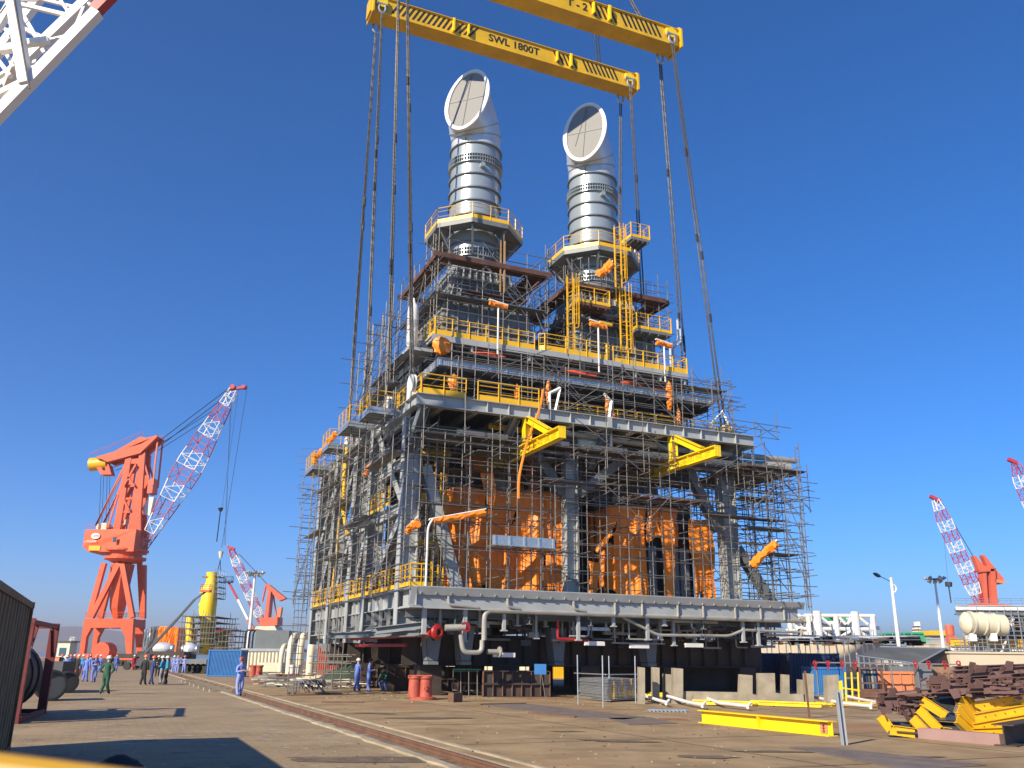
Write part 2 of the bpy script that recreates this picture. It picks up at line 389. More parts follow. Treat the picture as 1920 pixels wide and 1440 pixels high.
# timber sleepers near the bend of the rail
sl0 = None
spts = [G(px, py) for px, py in ((360,1279),(368,1281.5),(377,1284.5),(386,1287.5),(396,1291),(407,1294.5),(419,1298))]
for i, p in enumerate(spts):
    if sl0 is None:
        q = MB().bx(-0.75, 0.75, -0.14, 0.14, 0.0, 0.16); sl0 = build(q, 'sleeper', 'concrete'); sl0.rotation_euler = (0, 0, MROT+0.1)
        tag(sl0, 'pale stub sleeper lying beside the crane rail behind the worker in light blue', 'sleeper', 'sleepers beside the crane rail'); o = sl0
    else: o = sl0.copy(); COL.objects.link(o)
    o['label'] = ('farthest', 'second farthest', 'third farthest', 'middle', 'third nearest', 'second nearest', 'nearest')[i]+' of the seven pale sleepers beside the crane rail'
    o.location = (p.x, p.y, 0.004)
# sea and hills
wm_ = mat('sea_water', (0.10, 0.16, 0.22), 0.25, var=0.1, scale=0.02)
structure(MB().add([(-9000,420,-0.6),(9000,420,-0.6),(9000,14000,-0.6),(-9000,14000,-0.6)], [(0,1,2,3)]), 'sea', wm_)
structure(MB().bx(-900, 900, 418, 421, -3, 0.25), 'quay_edge', 'concrete')
hm_ = mat('hill_rock', (0.10, 0.09, 0.075), 0.9, var=0.3, scale=0.003)
def hills(pts, Y, depth, seed):
    r = random.Random(seed); mb = MB(); nx = 120; ny = 14
    xs = [AY(px, 1200, Y).x for px, _ in pts]; zs = [AY(px, py, Y).z for px, py in pts]
    vs = []
    for j in range(ny+1):
        for i in range(nx+1):
            x = xs[0]+(xs[-1]-xs[0])*i/nx
            k = 0
            while k < len(xs)-2 and x > xs[k+1]: k += 1
            t = (x-xs[k])/(xs[k+1]-xs[k]); t = t*t*(3-2*t); h = zs[k]*(1-t)+zs[k+1]*t
            e = math.sin(math.pi*min(1, (j/ny)*1.0)); e = e**0.8
            vs.append((x, Y+depth*(j/ny-0.5), max(-1, h*e*(1+0.05*r.uniform(-1, 1)))))
    fs = [(j*(nx+1)+i, j*(nx+1)+i+1, (j+1)*(nx+1)+i+1, (j+1)*(nx+1)+i) for j in range(ny) for i in range(nx)]
    mb.add(vs, fs); o = structure(mb, 'hills', hm_, True); return o
hills([(-200,1224),(-60,1205),(60,1192),(105,1186),(150,1177),(185,1179),(215,1190),(240,1192),(262,1200),(300,1206),(420,1214),(560,1216),(760,1224)], 6000, 2600, 3)
hills([(180,1226),(215,1216),(232,1211),(260,1213),(330,1218),(500,1222),(700,1226)], 4200, 1400, 5)
# slab joints, tyre marks and oil stains as thin sheets on the yard
r = random.Random(77)
def blob(cx, cy, rx, ry, z, n=18, rot=0.0):
    return [V_((cx+math.cos(a)*rx*r.uniform(.6, 1.25)*math.cos(rot)-math.sin(a)*ry*r.uniform(.6, 1.25)*math.sin(rot), cy+math.cos(a)*rx*math.sin(rot)*r.uniform(.6, 1.25)+math.sin(a)*ry*math.cos(rot)*r.uniform(.7, 1.2), z)) for a in [2*math.pi*k/n for k in range(n)]]
V_ = Vector
j = MB()
for k in range(9):
    v = -34+k*6.0; a, b = Wm(U0+1.3, v, 0.006), Wm(U0+40, v, 0.006); j.bar(a, b, 0.03, 0.002)
for k in range(5):
    u = U0+6.5+k*6.0; a, b = Wm(u, -48, 0.006), Wm(u, -1, 0.006); j.bar(a, b, 0.03, 0.002)
structure(j, 'ground_joints', mat('joint', (.09, .065, .045), .9))
st = MB()
for (px, py, rx, ry) in ((810,1347,1.6,.5),(700,1338,.8,.3),(1010,1326,.9,.25),(1160,1390,1.0,.35),(690,1425,1.8,.5),(1330,1420,.7,.3),(1450,1410,.9,.2),(1060,1372,.5,.2),(1700,1420,.9,.3)):
    p = G(px, py); q = blob(p.x, p.y, rx, ry, 0.0125, rot=r.uniform(-.3, .3)); st.add(q, [tuple(range(len(q)))])
structure(st, 'ground_stains', mat('oil', (.15, .11, .07), .8, var=.5, scale=3, rust=.4, rustc=(.22, .165, .11)))
fr_ = MB()
for k in range(70):
    p = G(r.uniform(60, 560) if k < 50 else r.uniform(560, 900), r.uniform(1335, 1440)); q = blob(p.x, p.y, r.uniform(.05, .35), r.uniform(.02, .09), 0.009+0.00003*k, 9, r.uniform(-.4, .4)); fr_.add(q, [tuple(range(9))])
structure(fr_, 'ground_frost', mat('frost', (.46, .44, .42), .8, var=.4, scale=8, rust=.5, rustc=(.24, .19, .13)))
# ================================================================== the process module being lifted
ZC = DZ                      # lower deck level 5.26
UE, VE = 24.0, 24.4
mod = thing('process_module', 'huge grey steel process module under the yellow spreader beams, twin silver exhaust stacks on top', 'offshore module', (0, 0, 0), modf=True)
MP = lambda mb, name, m, smooth=False, label=None, parent=mod: build(mb, name, m, parent, smooth, label)
V = Vector
# --- lower deck plate and fascia
MP(MB().bx(-0.05, UE, 0.05, VE, ZC-0.16, ZC-0.06), 'deck_plate', 'grey_mid')
f = MB()
f.bx(0.3, UE+0.35, 0.0, 0.62, ZC-0.05, ZC)                   # top lip
f.add([(0.3,0.0,ZC-0.054),(UE+0.35,0.0,ZC-0.054),(UE+0.35,0.16,ZC-0.42),(0.3,0.16,ZC-0.42),(0.3,0.03,ZC-0.054),(UE+0.35,0.03,ZC-0.054),(UE+0.35,0.19,ZC-0.42),(0.3,0.19,ZC-0.42)],
      [(0,3,2,1),(4,5,6,7),(0,1,5,4),(1,2,6,5),(2,3,7,6),(3,0,4,7)])
n = 30
for k in range(n+1):
    u = 0.5+(UE-0.3)*k/n
    f.prism([(u, 0.0, ZC-0.30), (u, 0.12, ZC-0.42), (u, 0.12, ZC-0.3)], (0.08, 0, 0))
MP(f, 'drip_trim', 'grey_paint')
f = MB(); f.bx(0.0, UE, 0.30, 0.34, ZC-1.02, ZC-0.17); f.bx(0.0, UE, 0.22, 0.72, ZC-1.06, ZC-1.02)
f.prism([(0.0, 0.0, ZC-0.06), (0.3, 0.0, ZC-0.06), (0.3, 0.3, ZC-1.0), (0.0, 0.3, ZC-1.0)], (0, 0.02, 0))
MP(f, 'edge_beam', 'grey_paint')
# --- left face: columns, girders, braces
CVs = [2.6, 9.5, 13.4, 19.0, 24.3]
CT = [14.4, 15.6, 16.2, 16.0, 15.4]
def hcol(u, v, z0, z1, d=0.95, wf=0.58, name='column', m='grey_paint'):
    mb = MB(); mb.bx(u-0.02, u+0.03, v-wf/2, v+wf/2, z0, z1); mb.bx(u+d-0.05, u+d, v-wf/2, v+wf/2, z0, z1); mb.bx(u+0.03, u+d-0.05, v-0.02, v+0.02, z0, z1)
    z = z0+0.9
    while z < z1-0.5: mb.bx(u+0.03, u+d-0.05, v-wf/2+0.03, v+wf/2-0.03, z, z+0.025); z += 3.3
    return MP(mb, name, m)
for i, v in enumerate(CVs): hcol(0.0, v, 3.2 if i < 1 else 2.7, CT[i])
hcol(9.7, 2.6, ZC, 14.4, 0.75, 0.6); hcol(20.6, 2.6, ZC-1, 14.4, 0.95, 0.7)
for u in (9.7, 20.6):
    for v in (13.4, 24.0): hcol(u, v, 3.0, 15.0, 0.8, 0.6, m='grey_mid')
for i in range(4):           # lower side girders between the columns
    a, b = CVs[i]+0.3, CVs[i+1]-0.3
    g = MB(); g.ib((0.30, a, ZC-0.50), (0.30, b, ZC-0.50), 0.42, 0.92); g.stiff((0.30, a, ZC-0.5), (0.30, b, ZC-0.5), 0.4, 0.9, 3 if b-a > 5 else 2)
    g.bx(1.6, 1.66, a, b, 3.35, 4.3, ); g.bx(0.05, 0.6, a-0.1, b+0.1, 3.28, 3.33)
    for k in range(3): g.bx(0.1, 0.28, a+(b-a)*(k+1)/4-0.015, a+(b-a)*(k+1)/4+0.015, 3.33, 4.3)
    MP(g, 'side_girder', 'grey_paint')
g = MB(); g.ib((0.3, 0.1, ZC-0.5), (0.3, 2.3, ZC-0.5), 0.42, 0.92); g.bx(-0.02, 0.62, 0.1, 2.3, ZC-1.04, ZC-0.97); MP(g, 'side_girder', 'grey_paint')
for (a, b, za, zb) in ((9.2, 3.0, ZC+0.3, 9.4), (9.2, 3.0, 15.0, 9.6), (13.1, 9.8, ZC+0.2, 10.5), (18.6, 13.8, ZC+0.2, 10.3), (13.8, 18.6, 14.8, 10.4), (24.0, 19.4, ZC+0.2, 10.0), (19.4, 23.9, 14.6, 10.0)):
    MP(MB().ib((0.45, a, za), (0.45, b, zb), 0.5, 0.42, up=(1, 0, 0)), 'diagonal_brace', 'grey_paint')
for i in range(4):
    a, b = CVs[i]+0.3, CVs[i+1]-0.3
    for zz, mname in ((9.6, 'grey_paint'), (12.1, 'grey_paint'), (14.6, 'grey_paint')):
        g = MB(); g.ib((0.42, a, zz), (0.42, b, zz), 0.36, 0.6); MP(g, 'side_beam', mname)
# front face: diagonal braces
for p, q in (((1.3, 2.7, 11.8), (3.4, 2.7, ZC)), ((20.4, 2.7, 9.5), (18.2, 2.7, 13.6)), ((21.7, 2.7, 8.6), (24.2, 2.7, ZC)), ((10.6, 2.7, 11.0), (14.2, 2.7, 13.8)), ((9.6, 2.7, 11.0), (7.4, 2.7, 13.8))):
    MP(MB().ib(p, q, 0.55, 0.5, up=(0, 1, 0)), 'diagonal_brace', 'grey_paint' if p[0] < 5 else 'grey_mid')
# --- middle deck, main deck
MP(MB().bx(0.5, 21.5, 2.2, 24.2, 13.95, 14.05), 'deck_plate', 'grey_dark')
for v in (2.6, 7, 11, 15, 19.5, 24): MP(MB().ib((0.9, v, 13.55), (21.5, v, 13.55), 0.35, 0.75), 'deck_beam', 'grey_mid')
MP(MB().bx(0.35, 22.4, 1.25, 24.6, 15.28, 15.36), 'deck_plate', 'grey_mid')
tg = MB(); tg.ib((0.1, 0.95, 15.02), (22.2, 0.95, 15.02), 0.42, 0.66); tg.stiff((0.3, 0.95, 15.02), (22.0, 0.95, 15.02), 0.4, 0.64, 16)
tg.bx(11.6, 11.9, 0.70, 0.73, 14.7, 15.34)
MP(tg, 'front_girder', 'grey_paint')
tg = MB(); tg.ib((0.22, 1.2, 15.02), (0.22, 24.6, 15.02), 0.42, 0.66); tg.stiff((0.22, 1.2, 15.02), (0.22, 24.6, 15.02), 0.4, 0.64, 14); MP(tg, 'side_girder', 'grey_paint')
tg = MB(); tg.ib((22.2, 1.2, 15.02), (22.2, 24.6, 15.02), 0.42, 0.66); MP(tg, 'side_girder', 'grey_paint')
for k in range(11):           # cantilever brackets seen under the top deck edge
    u = 1.6+k*2.0
    MP(MB().ib((u, 1.2, 14.9), (u, 6.0, 14.9), 0.3, 0.42), 'deck_joist', 'white' if k > 3 else 'grey_paint')
MP(MB().ib((0.35, 2.7, 12.3), (0.6, 1.0, 14.7), 0.5, 0.5, up=(1, 0, 0)), 'knee_brace', 'grey_mid')
for u in (5.5, 11.4, 20.9): MP(MB().ib((u, 2.7, 12.6), (u+0.5, 1.2, 14.7), 0.4, 0.42, up=(1, 0, 0)), 'knee_brace', 'grey_mid')
# cantilever platforms of the left face
for (v0, v1, z, d) in ((4.2, 6.6, 15.0, 1.6), (9.2, 12.0, 15.4, 1.6), (15.2, 17.2, 15.3, 1.5), (20.6, 23.4, 14.9, 1.4)):
    g = MB(); g.bx(-d, 0.0, v0, v1, z, z+0.07); g.bx(-d, -d+0.03, v0, v1, z-0.12, z+0.25); g.bx(-d, 0, v0, v0+0.03, z-0.12, z+0.25); g.bx(-d, 0, v1-0.03, v1, z-0.12, z+0.25)
    for k in range(4): g.bx(-d, 0, v0+(v1-v0)*(k+0.5)/4-0.03, v0+(v1-v0)*(k+0.5)/4+0.03, z-0.12, z)
    pf = MP(g, 'side_platform', 'galv')
    MP(rail(MB(), [(-d+0.05, v1, z+0.1), (-d+0.05, v0, z+0.1), (0.1, v0, z+0.1)], sp=0.9, kick=0), 'handrail', 'yellow', parent=pf)
# --- equipment blocks behind tarps, enclosures put in dark to give interior shade
def ribbed(u0, u1, v0, v1, z0, z1, m, name, nu=6, nv=6, parent=mod):
    g = MB(); g.bx(u0, u1, v0, v1, z0, z1)
    for k in range(nu+1):
        u = u0+(u1-u0)*k/nu; g.bx(u-0.05, u+0.05, v0-0.12, v0, z0, z1)
    for k in range(nv+1):
        v = v0+(v1-v0)*k/nv; g.bx(u0-0.12, u0, v-0.05, v+0.05, z0, z1)
    for k in range(3):
        z = z0+(z1-z0)*(k+0.5)/3; g.bx(u0-0.09, u1, v0-0.09, v0, z-0.05, z+0.05); g.bx(u0-0.09, u0, v0, v1, z-0.05, z+0.05)
    return MP(g, name, m, parent=parent)
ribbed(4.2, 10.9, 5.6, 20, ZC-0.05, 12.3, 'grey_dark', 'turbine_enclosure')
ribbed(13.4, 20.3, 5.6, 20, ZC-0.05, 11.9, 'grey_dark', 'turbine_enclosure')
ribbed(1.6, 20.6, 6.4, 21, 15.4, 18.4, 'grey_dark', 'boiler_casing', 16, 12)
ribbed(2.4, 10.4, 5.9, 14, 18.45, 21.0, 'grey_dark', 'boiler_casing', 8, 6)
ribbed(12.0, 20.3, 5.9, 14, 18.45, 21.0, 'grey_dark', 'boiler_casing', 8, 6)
# inlet ducts and grey uprights in front of the second turbine
for (a, b) in ((15.4, 16.2), (16.35, 16.9), (17.9, 18.5), (18.65, 19.3)):
    MP(MB().bx(a, b, 4.35, 4.6, ZC, 8.6), 'duct_panel', 'grey_mid')
MP(MB().path([(6.2, 4.6, 12.3), (6.6, 4.6, 11.2), (7.2, 4.9, 10.3)], 0.5, 12), 'duct', 'grey_mid', True)
# vertical yellow lattice (stair tower) behind the corner
st = MB()
for u in (1.5, 1.9, 2.3, 2.7, 3.1, 3.4): st.bar((u, 5.2, ZC), (u, 5.2, 13.6), 0.07)
for k in range(28): st.bar((1.5, 5.2, ZC+0.3*k), (3.4, 5.2, ZC+0.3*k), 0.025)
for k in range(4): st.bar((1.3, 4.8, ZC+k*2.6+0.1), (3.5, 4.8, ZC+k*2.6+0.1), 0.06, 0.3)
MP(st, 'ladder_cage', 'yellow')
# --- galvanised walkway tray level
zt = 17.75
g = MB(); g.bx(1.9, 20.7, 2.95, 2.98, zt, zt+0.46); g.bx(1.9, 20.7, 2.7, 3.2, zt-0.03, zt); g.bx(1.9, 20.7, 2.85, 3.05, zt+0.46, zt+0.49); 
for k in range(19): g.bx(2.0+k*1.03, 2.1+k*1.03, 2.90, 2.95, zt, zt+0.46)
for k in range(150): g.bx(2.05+k*0.124, 2.065+k*0.124, 2.935, 2.95, zt+0.02, zt+0.44)
MP(g, 'cable_tray', 'galv')
g = MB(); g.bx(1.9, 1.93, 3.0, 8.5, zt, zt+0.46); 
for k in range(6): g.bx(1.85, 1.9, 3.2+k, 3.3+k, zt, zt+0.46)
MP(g, 'cable_tray', 'galv')
MP(MB().bx(1.95, 20.7, 3.2, 6.4, zt-0.1, zt-0.04), 'deck_plate', 'grey_dark')
for k in range(10): MP(MB().ib((2.4+k*2, 3.0, zt-0.3), (2.4+k*2, 6.3, zt-0.3), 0.2, 0.3), 'deck_joist', 'grey_dark')
# --- rail deck
zr = 20.15
g = MB(); g.bx(1.9, 19.9, 4.3, 6.3, zr-0.12, zr-0.02)
g.bx(1.9, 9.2, 4.26, 4.30, zr-0.38, zr); g.bx(8.9, 14.6, 4.05, 4.10, zr-0.38, zr); g.bx(14.6, 19.9, 4.26, 4.30, zr-0.38, zr); g.bx(8.9, 14.6, 4.1, 4.3, zr-0.1, zr)
for k in range(18): g.bx(2.0+k, 2.06+k, 4.3, 6.3, zr-0.3, zr-0.12)
MP(g, 'walkway', 'grey_paint')
for k in range(10):
    u = 2.6+k*1.9; MP(MB().bar((u, 4.4, zr-0.3), (u, 5.8, zr-1.4), 0.08).bar((u, 4.4, zr-0.2), (u, 4.4, zr-0.75), 0.1), 'bracket', 'grey_paint')
MP(rail(MB(), [(2.1, 6.2, zr), (2.1, 4.33, zr), (8.6, 4.33, zr)], sp=1.15, kick=0.32, pw=0.12, r=0.035), 'handrail', 'yellow')
MP(rail(MB(), [(8.9, 4.33, zr), (9.2, 4.1, zr), (13.6, 4.1, zr), (13.9, 4.33, zr)], sp=1.3, kick=0.32, pw=0.12, r=0.035), 'handrail', 'yellow')
MP(rail(MB(), [(14.2, 4.33, zr), (19.85, 4.33, zr), (19.85, 6.2, zr)], sp=1.1, kick=0.32, pw=0.12, r=0.035), 'handrail', 'yellow')
MP(rail(MB(), [(0.35, 5.4, 15.4), (0.35, 0.95, 15.4), (2.9, 0.95, 15.4)], sp=1.2, kick=0.3, pw=0.11, r=0.035), 'handrail', 'yellow')
MP(rail(MB(), [(3.6, 0.95, 15.4), (7.3, 0.95, 15.4)], sp=1.25, kick=0.3, pw=0.11, r=0.035), 'handrail', 'yellow')
MP(rail(MB(), [(8.0, 2.8, 15.4), (21.8, 2.8, 15.4)], sp=1.4, kick=0.1), 'handrail', 'yellow')
MP(rail(MB(), [(21.8, 2.8, 15.4), (21.8, 12, 15.4)], sp=1.4, kick=0.1), 'handrail', 'yellow')
for (a, b) in ((2.9, 3.0), (0.2, 2.3), (9.9, 9.2)): pass
for i in range(4):           # yellow railings between the side columns on the lower deck
    a, b = CVs[i]+0.45, CVs[i+1]-0.45
    MP(rail(MB(), [(0.05, a, ZC), (0.05, a+(b-a)*0.45, ZC)], sp=0.75, kick=0.2, r=0.035), 'handrail', 'yellow')
    MP(rail(MB(), [(0.05, a+(b-a)*0.52, ZC), (0.05, b, ZC), (0.9, b, ZC)], sp=0.7, kick=0.2, r=0.035), 'handrail', 'yellow')
MP(rail(MB(), [(0.05, 2.2, ZC), (0.05, 0.5, ZC), (1.2, 0.5, ZC)], sp=0.7, kick=0.2, r=0.035), 'handrail', 'yellow')
MP(rail(MB(), [(0.05, 5.2, 9.95), (0.05, 8.9, 9.95)], sp=0.8, kick=0.2), 'handrail', 'yellow')
MP(MB().bx(-0.6, 0.0, 7.4, 9.6, 9.2, 9.5), 'side_platform', 'galv')
# yellow drain pipes on the left face
MP(MB().path([(-0.35, 14.6, 15.2), (-0.35, 14.8, 13.2), (-0.45, 14.2, 11.2), (-0.35, 13.2, 9.4), (-0.3, 12.8, 9.2)], 0.12, 8, bend=0.3), 'hose_pipe', 'yellow', True)
MP(MB().path([(-0.3, 15.6, 15.0), (-0.3, 15.7, 9.0), (-0.3, 16.4, 6.0)], 0.08, 6), 'hose_pipe', 'yellow', True)
# lifting padeyes
for (u, v) in ((0.2, 2.2), (0.2, 6.9), (0.2, 12.3), (0.2, 17.0), (22.0, 3.6), (22.0, 7.4), (22.0, 12.3), (22.0, 17.0)):
    g = MB(); g.lathe([(0.02, -0.12), (0.55, -0.12), (0.55, -0.06), (0.3, -0.06), (0.3, 0.06), (0.55, 0.06), (0.55, 0.12), (0.02, 0.12)], (u, v, 16.2), 18, (1, 0, 0)); g.bx(u-0.2, u+0.2, v-0.25, v+0.25, 15.3, 16.2)
    MP(g, 'padeye', 'white')
# white A-frame supports at the right top corner
for p in (((22.3, 2.6, 15.4), (21.2, 2.6, 17.3), (20.3, 2.6, 16.4), (21.6, 2.6, 15.4)), ((12.2, 1.6, 15.4), (12.4, 1.6, 16.6), (11.9, 1.6, 17.0))):
    MP(MB().path(p, 0.11, 4), 'pipe_support', 'white')
MP(MB().path([(8.2, 1.4, 15.4), (8.2, 1.4, 16.5), (8.9, 1.4, 16.9)], 0.1, 4).path([(8.9, 1.4, 16.9), (8.55, 1.4, 15.4)], 0.08, 4), 'pipe_support', 'white')
# vent pipes at the right end of the rail deck
MP(MB().path([(19.2, 5.2, 20.1), (19.2, 5.2, 22.2), (19.9, 5.2, 22.9), (19.9, 5.2, 24.4)], 0.09, 8, bend=0.15), 'vent_pipe', 'stack_white', True)
MP(MB().path([(19.7, 5.6, 20.1), (19.7, 5.6, 22.3), (20.4, 5.6, 23.0), (20.4, 5.6, 23.9)], 0.09, 8, bend=0.15), 'vent_pipe', 'stack_white', True)
# white pressure bottle on the left
MP(MB().lathe([(0.05, 2.75), (0.1, 2.5), (0.3, 2.2), (0.34, 1.9), (0.34, -0.3), (0.2, -0.5)], (1.1, 5.6, 20.0), 16), 'pressure_vessel', 'white', True)
MP(MB().bx(0.7, 2.2, 4.9, 8, 19.2, 19.4).lathe([(0.345, 0), (0.36, 0), (0.36, 0.35), (0.345, 0.35)], (1.1, 5.6, 20.9), 16), 'vessel_skid', 'grey_paint')
# --- light posts wrapped in orange sheet
def light_post(u, v, z0, z1, L=1.25, du=0.9):
    g = MB().tube((u, v, z0), (u, v, z1), 0.06, 8); o = MP(g, 'lamp_post', 'white')
    MP(MB().bar((u-L*0.5, v, z1+0.12), (u+L*0.5, v, z1-0.06), 0.16, 0.08), 'floodlight', 'white', parent=o)
    r = random.Random(int(u*10)); g = MB(); rings = []
    for i in range(9):
        x = u-L*0.46+L*0.92*i/8; c = V((x, v, z1-0.08-0.08*i/8-r.uniform(0, 0.08)))
        rings.append([c+V((0, math.cos(a)*(0.16+r.uniform(-.03,.06)), math.sin(a)*(0.13+r.uniform(-.04,.06)))) for a in [2*math.pi*k/8 for k in range(8)]])
    g.loft(rings, cap=True); MP(g, 'wrapping', 'tarp', parent=o)
light_post(6.0, 4.0, zr-1, 22.7); light_post(12.9, 3.9, zr-1, 22.5); light_post(17.9, 4.0, zr-1, 22.0)
# orange wrapped valves and tails hanging at the tray level
def wad(c, s, seed=1, name='wrapping', m='tarp', parent=mod, lab=None):
    r = random.Random(seed); g = MB(); n = 10; rings = []
    c = V(c); s = V(s)
    for j in range(9):
        t = math.pi*j/8
        rings.append([c+V((s.x*math.sin(t)*math.cos(a)*(1+r.uniform(-.38,.3)), s.y*math.sin(t)*math.sin(a)*(1+r.uniform(-.38,.3)), s.z*math.cos(t)+r.uniform(-.1,.1)*s.z)) for a in [2*math.pi*k/n for k in range(n)]])
    g.loft(rings, cap=True); return MP(g, name, m, parent=parent, label=lab)
wad((2.35, 3.8, 19.25), (0.62, 0.35, 0.55), 3); wad((2.9, 3.0, 16.9), (0.3, 0.2, 0.5), 5)
for i, (u, v, z, a, b) in enumerate(((3.2, 3.8, 16.6, .16, .55), (6.8, 2.9, 16.6, .14, .7), (8.7, 2.6, 16.9, .16, .8), (12.9, 3.0, 16.8, .14, .6), (17.4, 2.9, 17.9, .22, 1.0), (17.9, 2.7, 16.4, .14, .7), (13.1, 2.6, 15.8, .2, .35))): wad((u, v, z), (a, a, b), 10+i)
for i, (a, b, z) in enumerate(((10.3, 12.9, 18.9), (14.3, 16.2, 18.75), (16.6, 18.4, 18.6), (4.5, 6.5, 19.2))):
    wad(((a+b)/2, 3.9, z), ((b-a)/2, 0.2, 0.16), 30+i, m='tarp_red')
# --- yellow monorail brackets
for i, u in enumerate((6.6, 16.2)):
    g = MB(); g.ib((u, -3.35, 12.95), (u, 8.0, 12.95), 0.40, 0.62, tf=0.05); g.stiff((u, -3.2, 12.95), (u, 2, 12.95), 0.3, 0.6, 1)
    for v in (-3.3,): g.bx(u-0.2, u+0.2, v-0.04, v, 12.66, 13.24)
    o = MP(g, 'monorail_beam', 'yellow_bright')
    MP(MB().ib((u, 1.0, 13.2), (u, 1.0, 14.7), 0.42, 0.42, up=(1, 0, 0)), 'bracket_post', 'yellow_bright', parent=o)
    MP(MB().ib((u, 0.8, 14.6), (u, -1.9, 13.28), 0.34, 0.36), 'bracket_strut', 'yellow_bright', parent=o)
    text(('HS-LHB-0557 SWL 15T', 'HS-LHB-0551 SWL 15T')[i], 0.36, basis((0, -1, 0), (0, 0, 1), (u-0.03, -0.9, 12.93)), 'yellow_beam', o, ext=0.01, bold=0.008)
for (a, b, z) in ((5.2, 9.6, 14.45), (9.8, 14.0, 14.35), (11.0, 14.6, 14.0), (17.5, 21.6, 14.35)):
    MP(MB().bx(a, b, 3.2, 3.26, z, z+0.35), 'toe_board', 'yellow')
for a in (11.0, 13.3): MP(rail(MB(), [(a, 2.9, 13.5), (a+1.9, 2.9, 13.5)], sp=0.25, kick=0.2, h=0.9), 'handrail', 'yellow')
# --- pipes under the top deck
MP(MB().path([(9.0, 2.0, 14.42), (15, 2.0, 14.3), (19.9, 2.0, 14.15)], 0.20, 12), 'pipe_run', 'pipe', True)
MP(MB().path([(20.2, 1.8, 14.25), (26.2, 1.8, 14.35)], 0.19, 12), 'pipe_run', 'pipe', True)
MP(MB().path([(11.2, 3.0, 13.9), (20.2, 2.6, 13.75), (25.4, 1.6, 13.75)], 0.36, 14), 'pipe_run', 'pipe', True)
MP(MB().lathe([(0.02, -0.9), (0.3, -0.8), (0.42, -0.5), (0.42, 0.5), (0.3, 0.8), (0.02, 0.9)], (11.2, 2.4, 13.95), 16, (1, 0, 0)), 'pipe_bend', 'cream', True)
for u in (12.3, 17.9, 22.6): MP(MB().tube((u, 1.6, 13.7), (u, 1.6, 14.8), 0.09, 6), 'pipe_hanger', 'white')
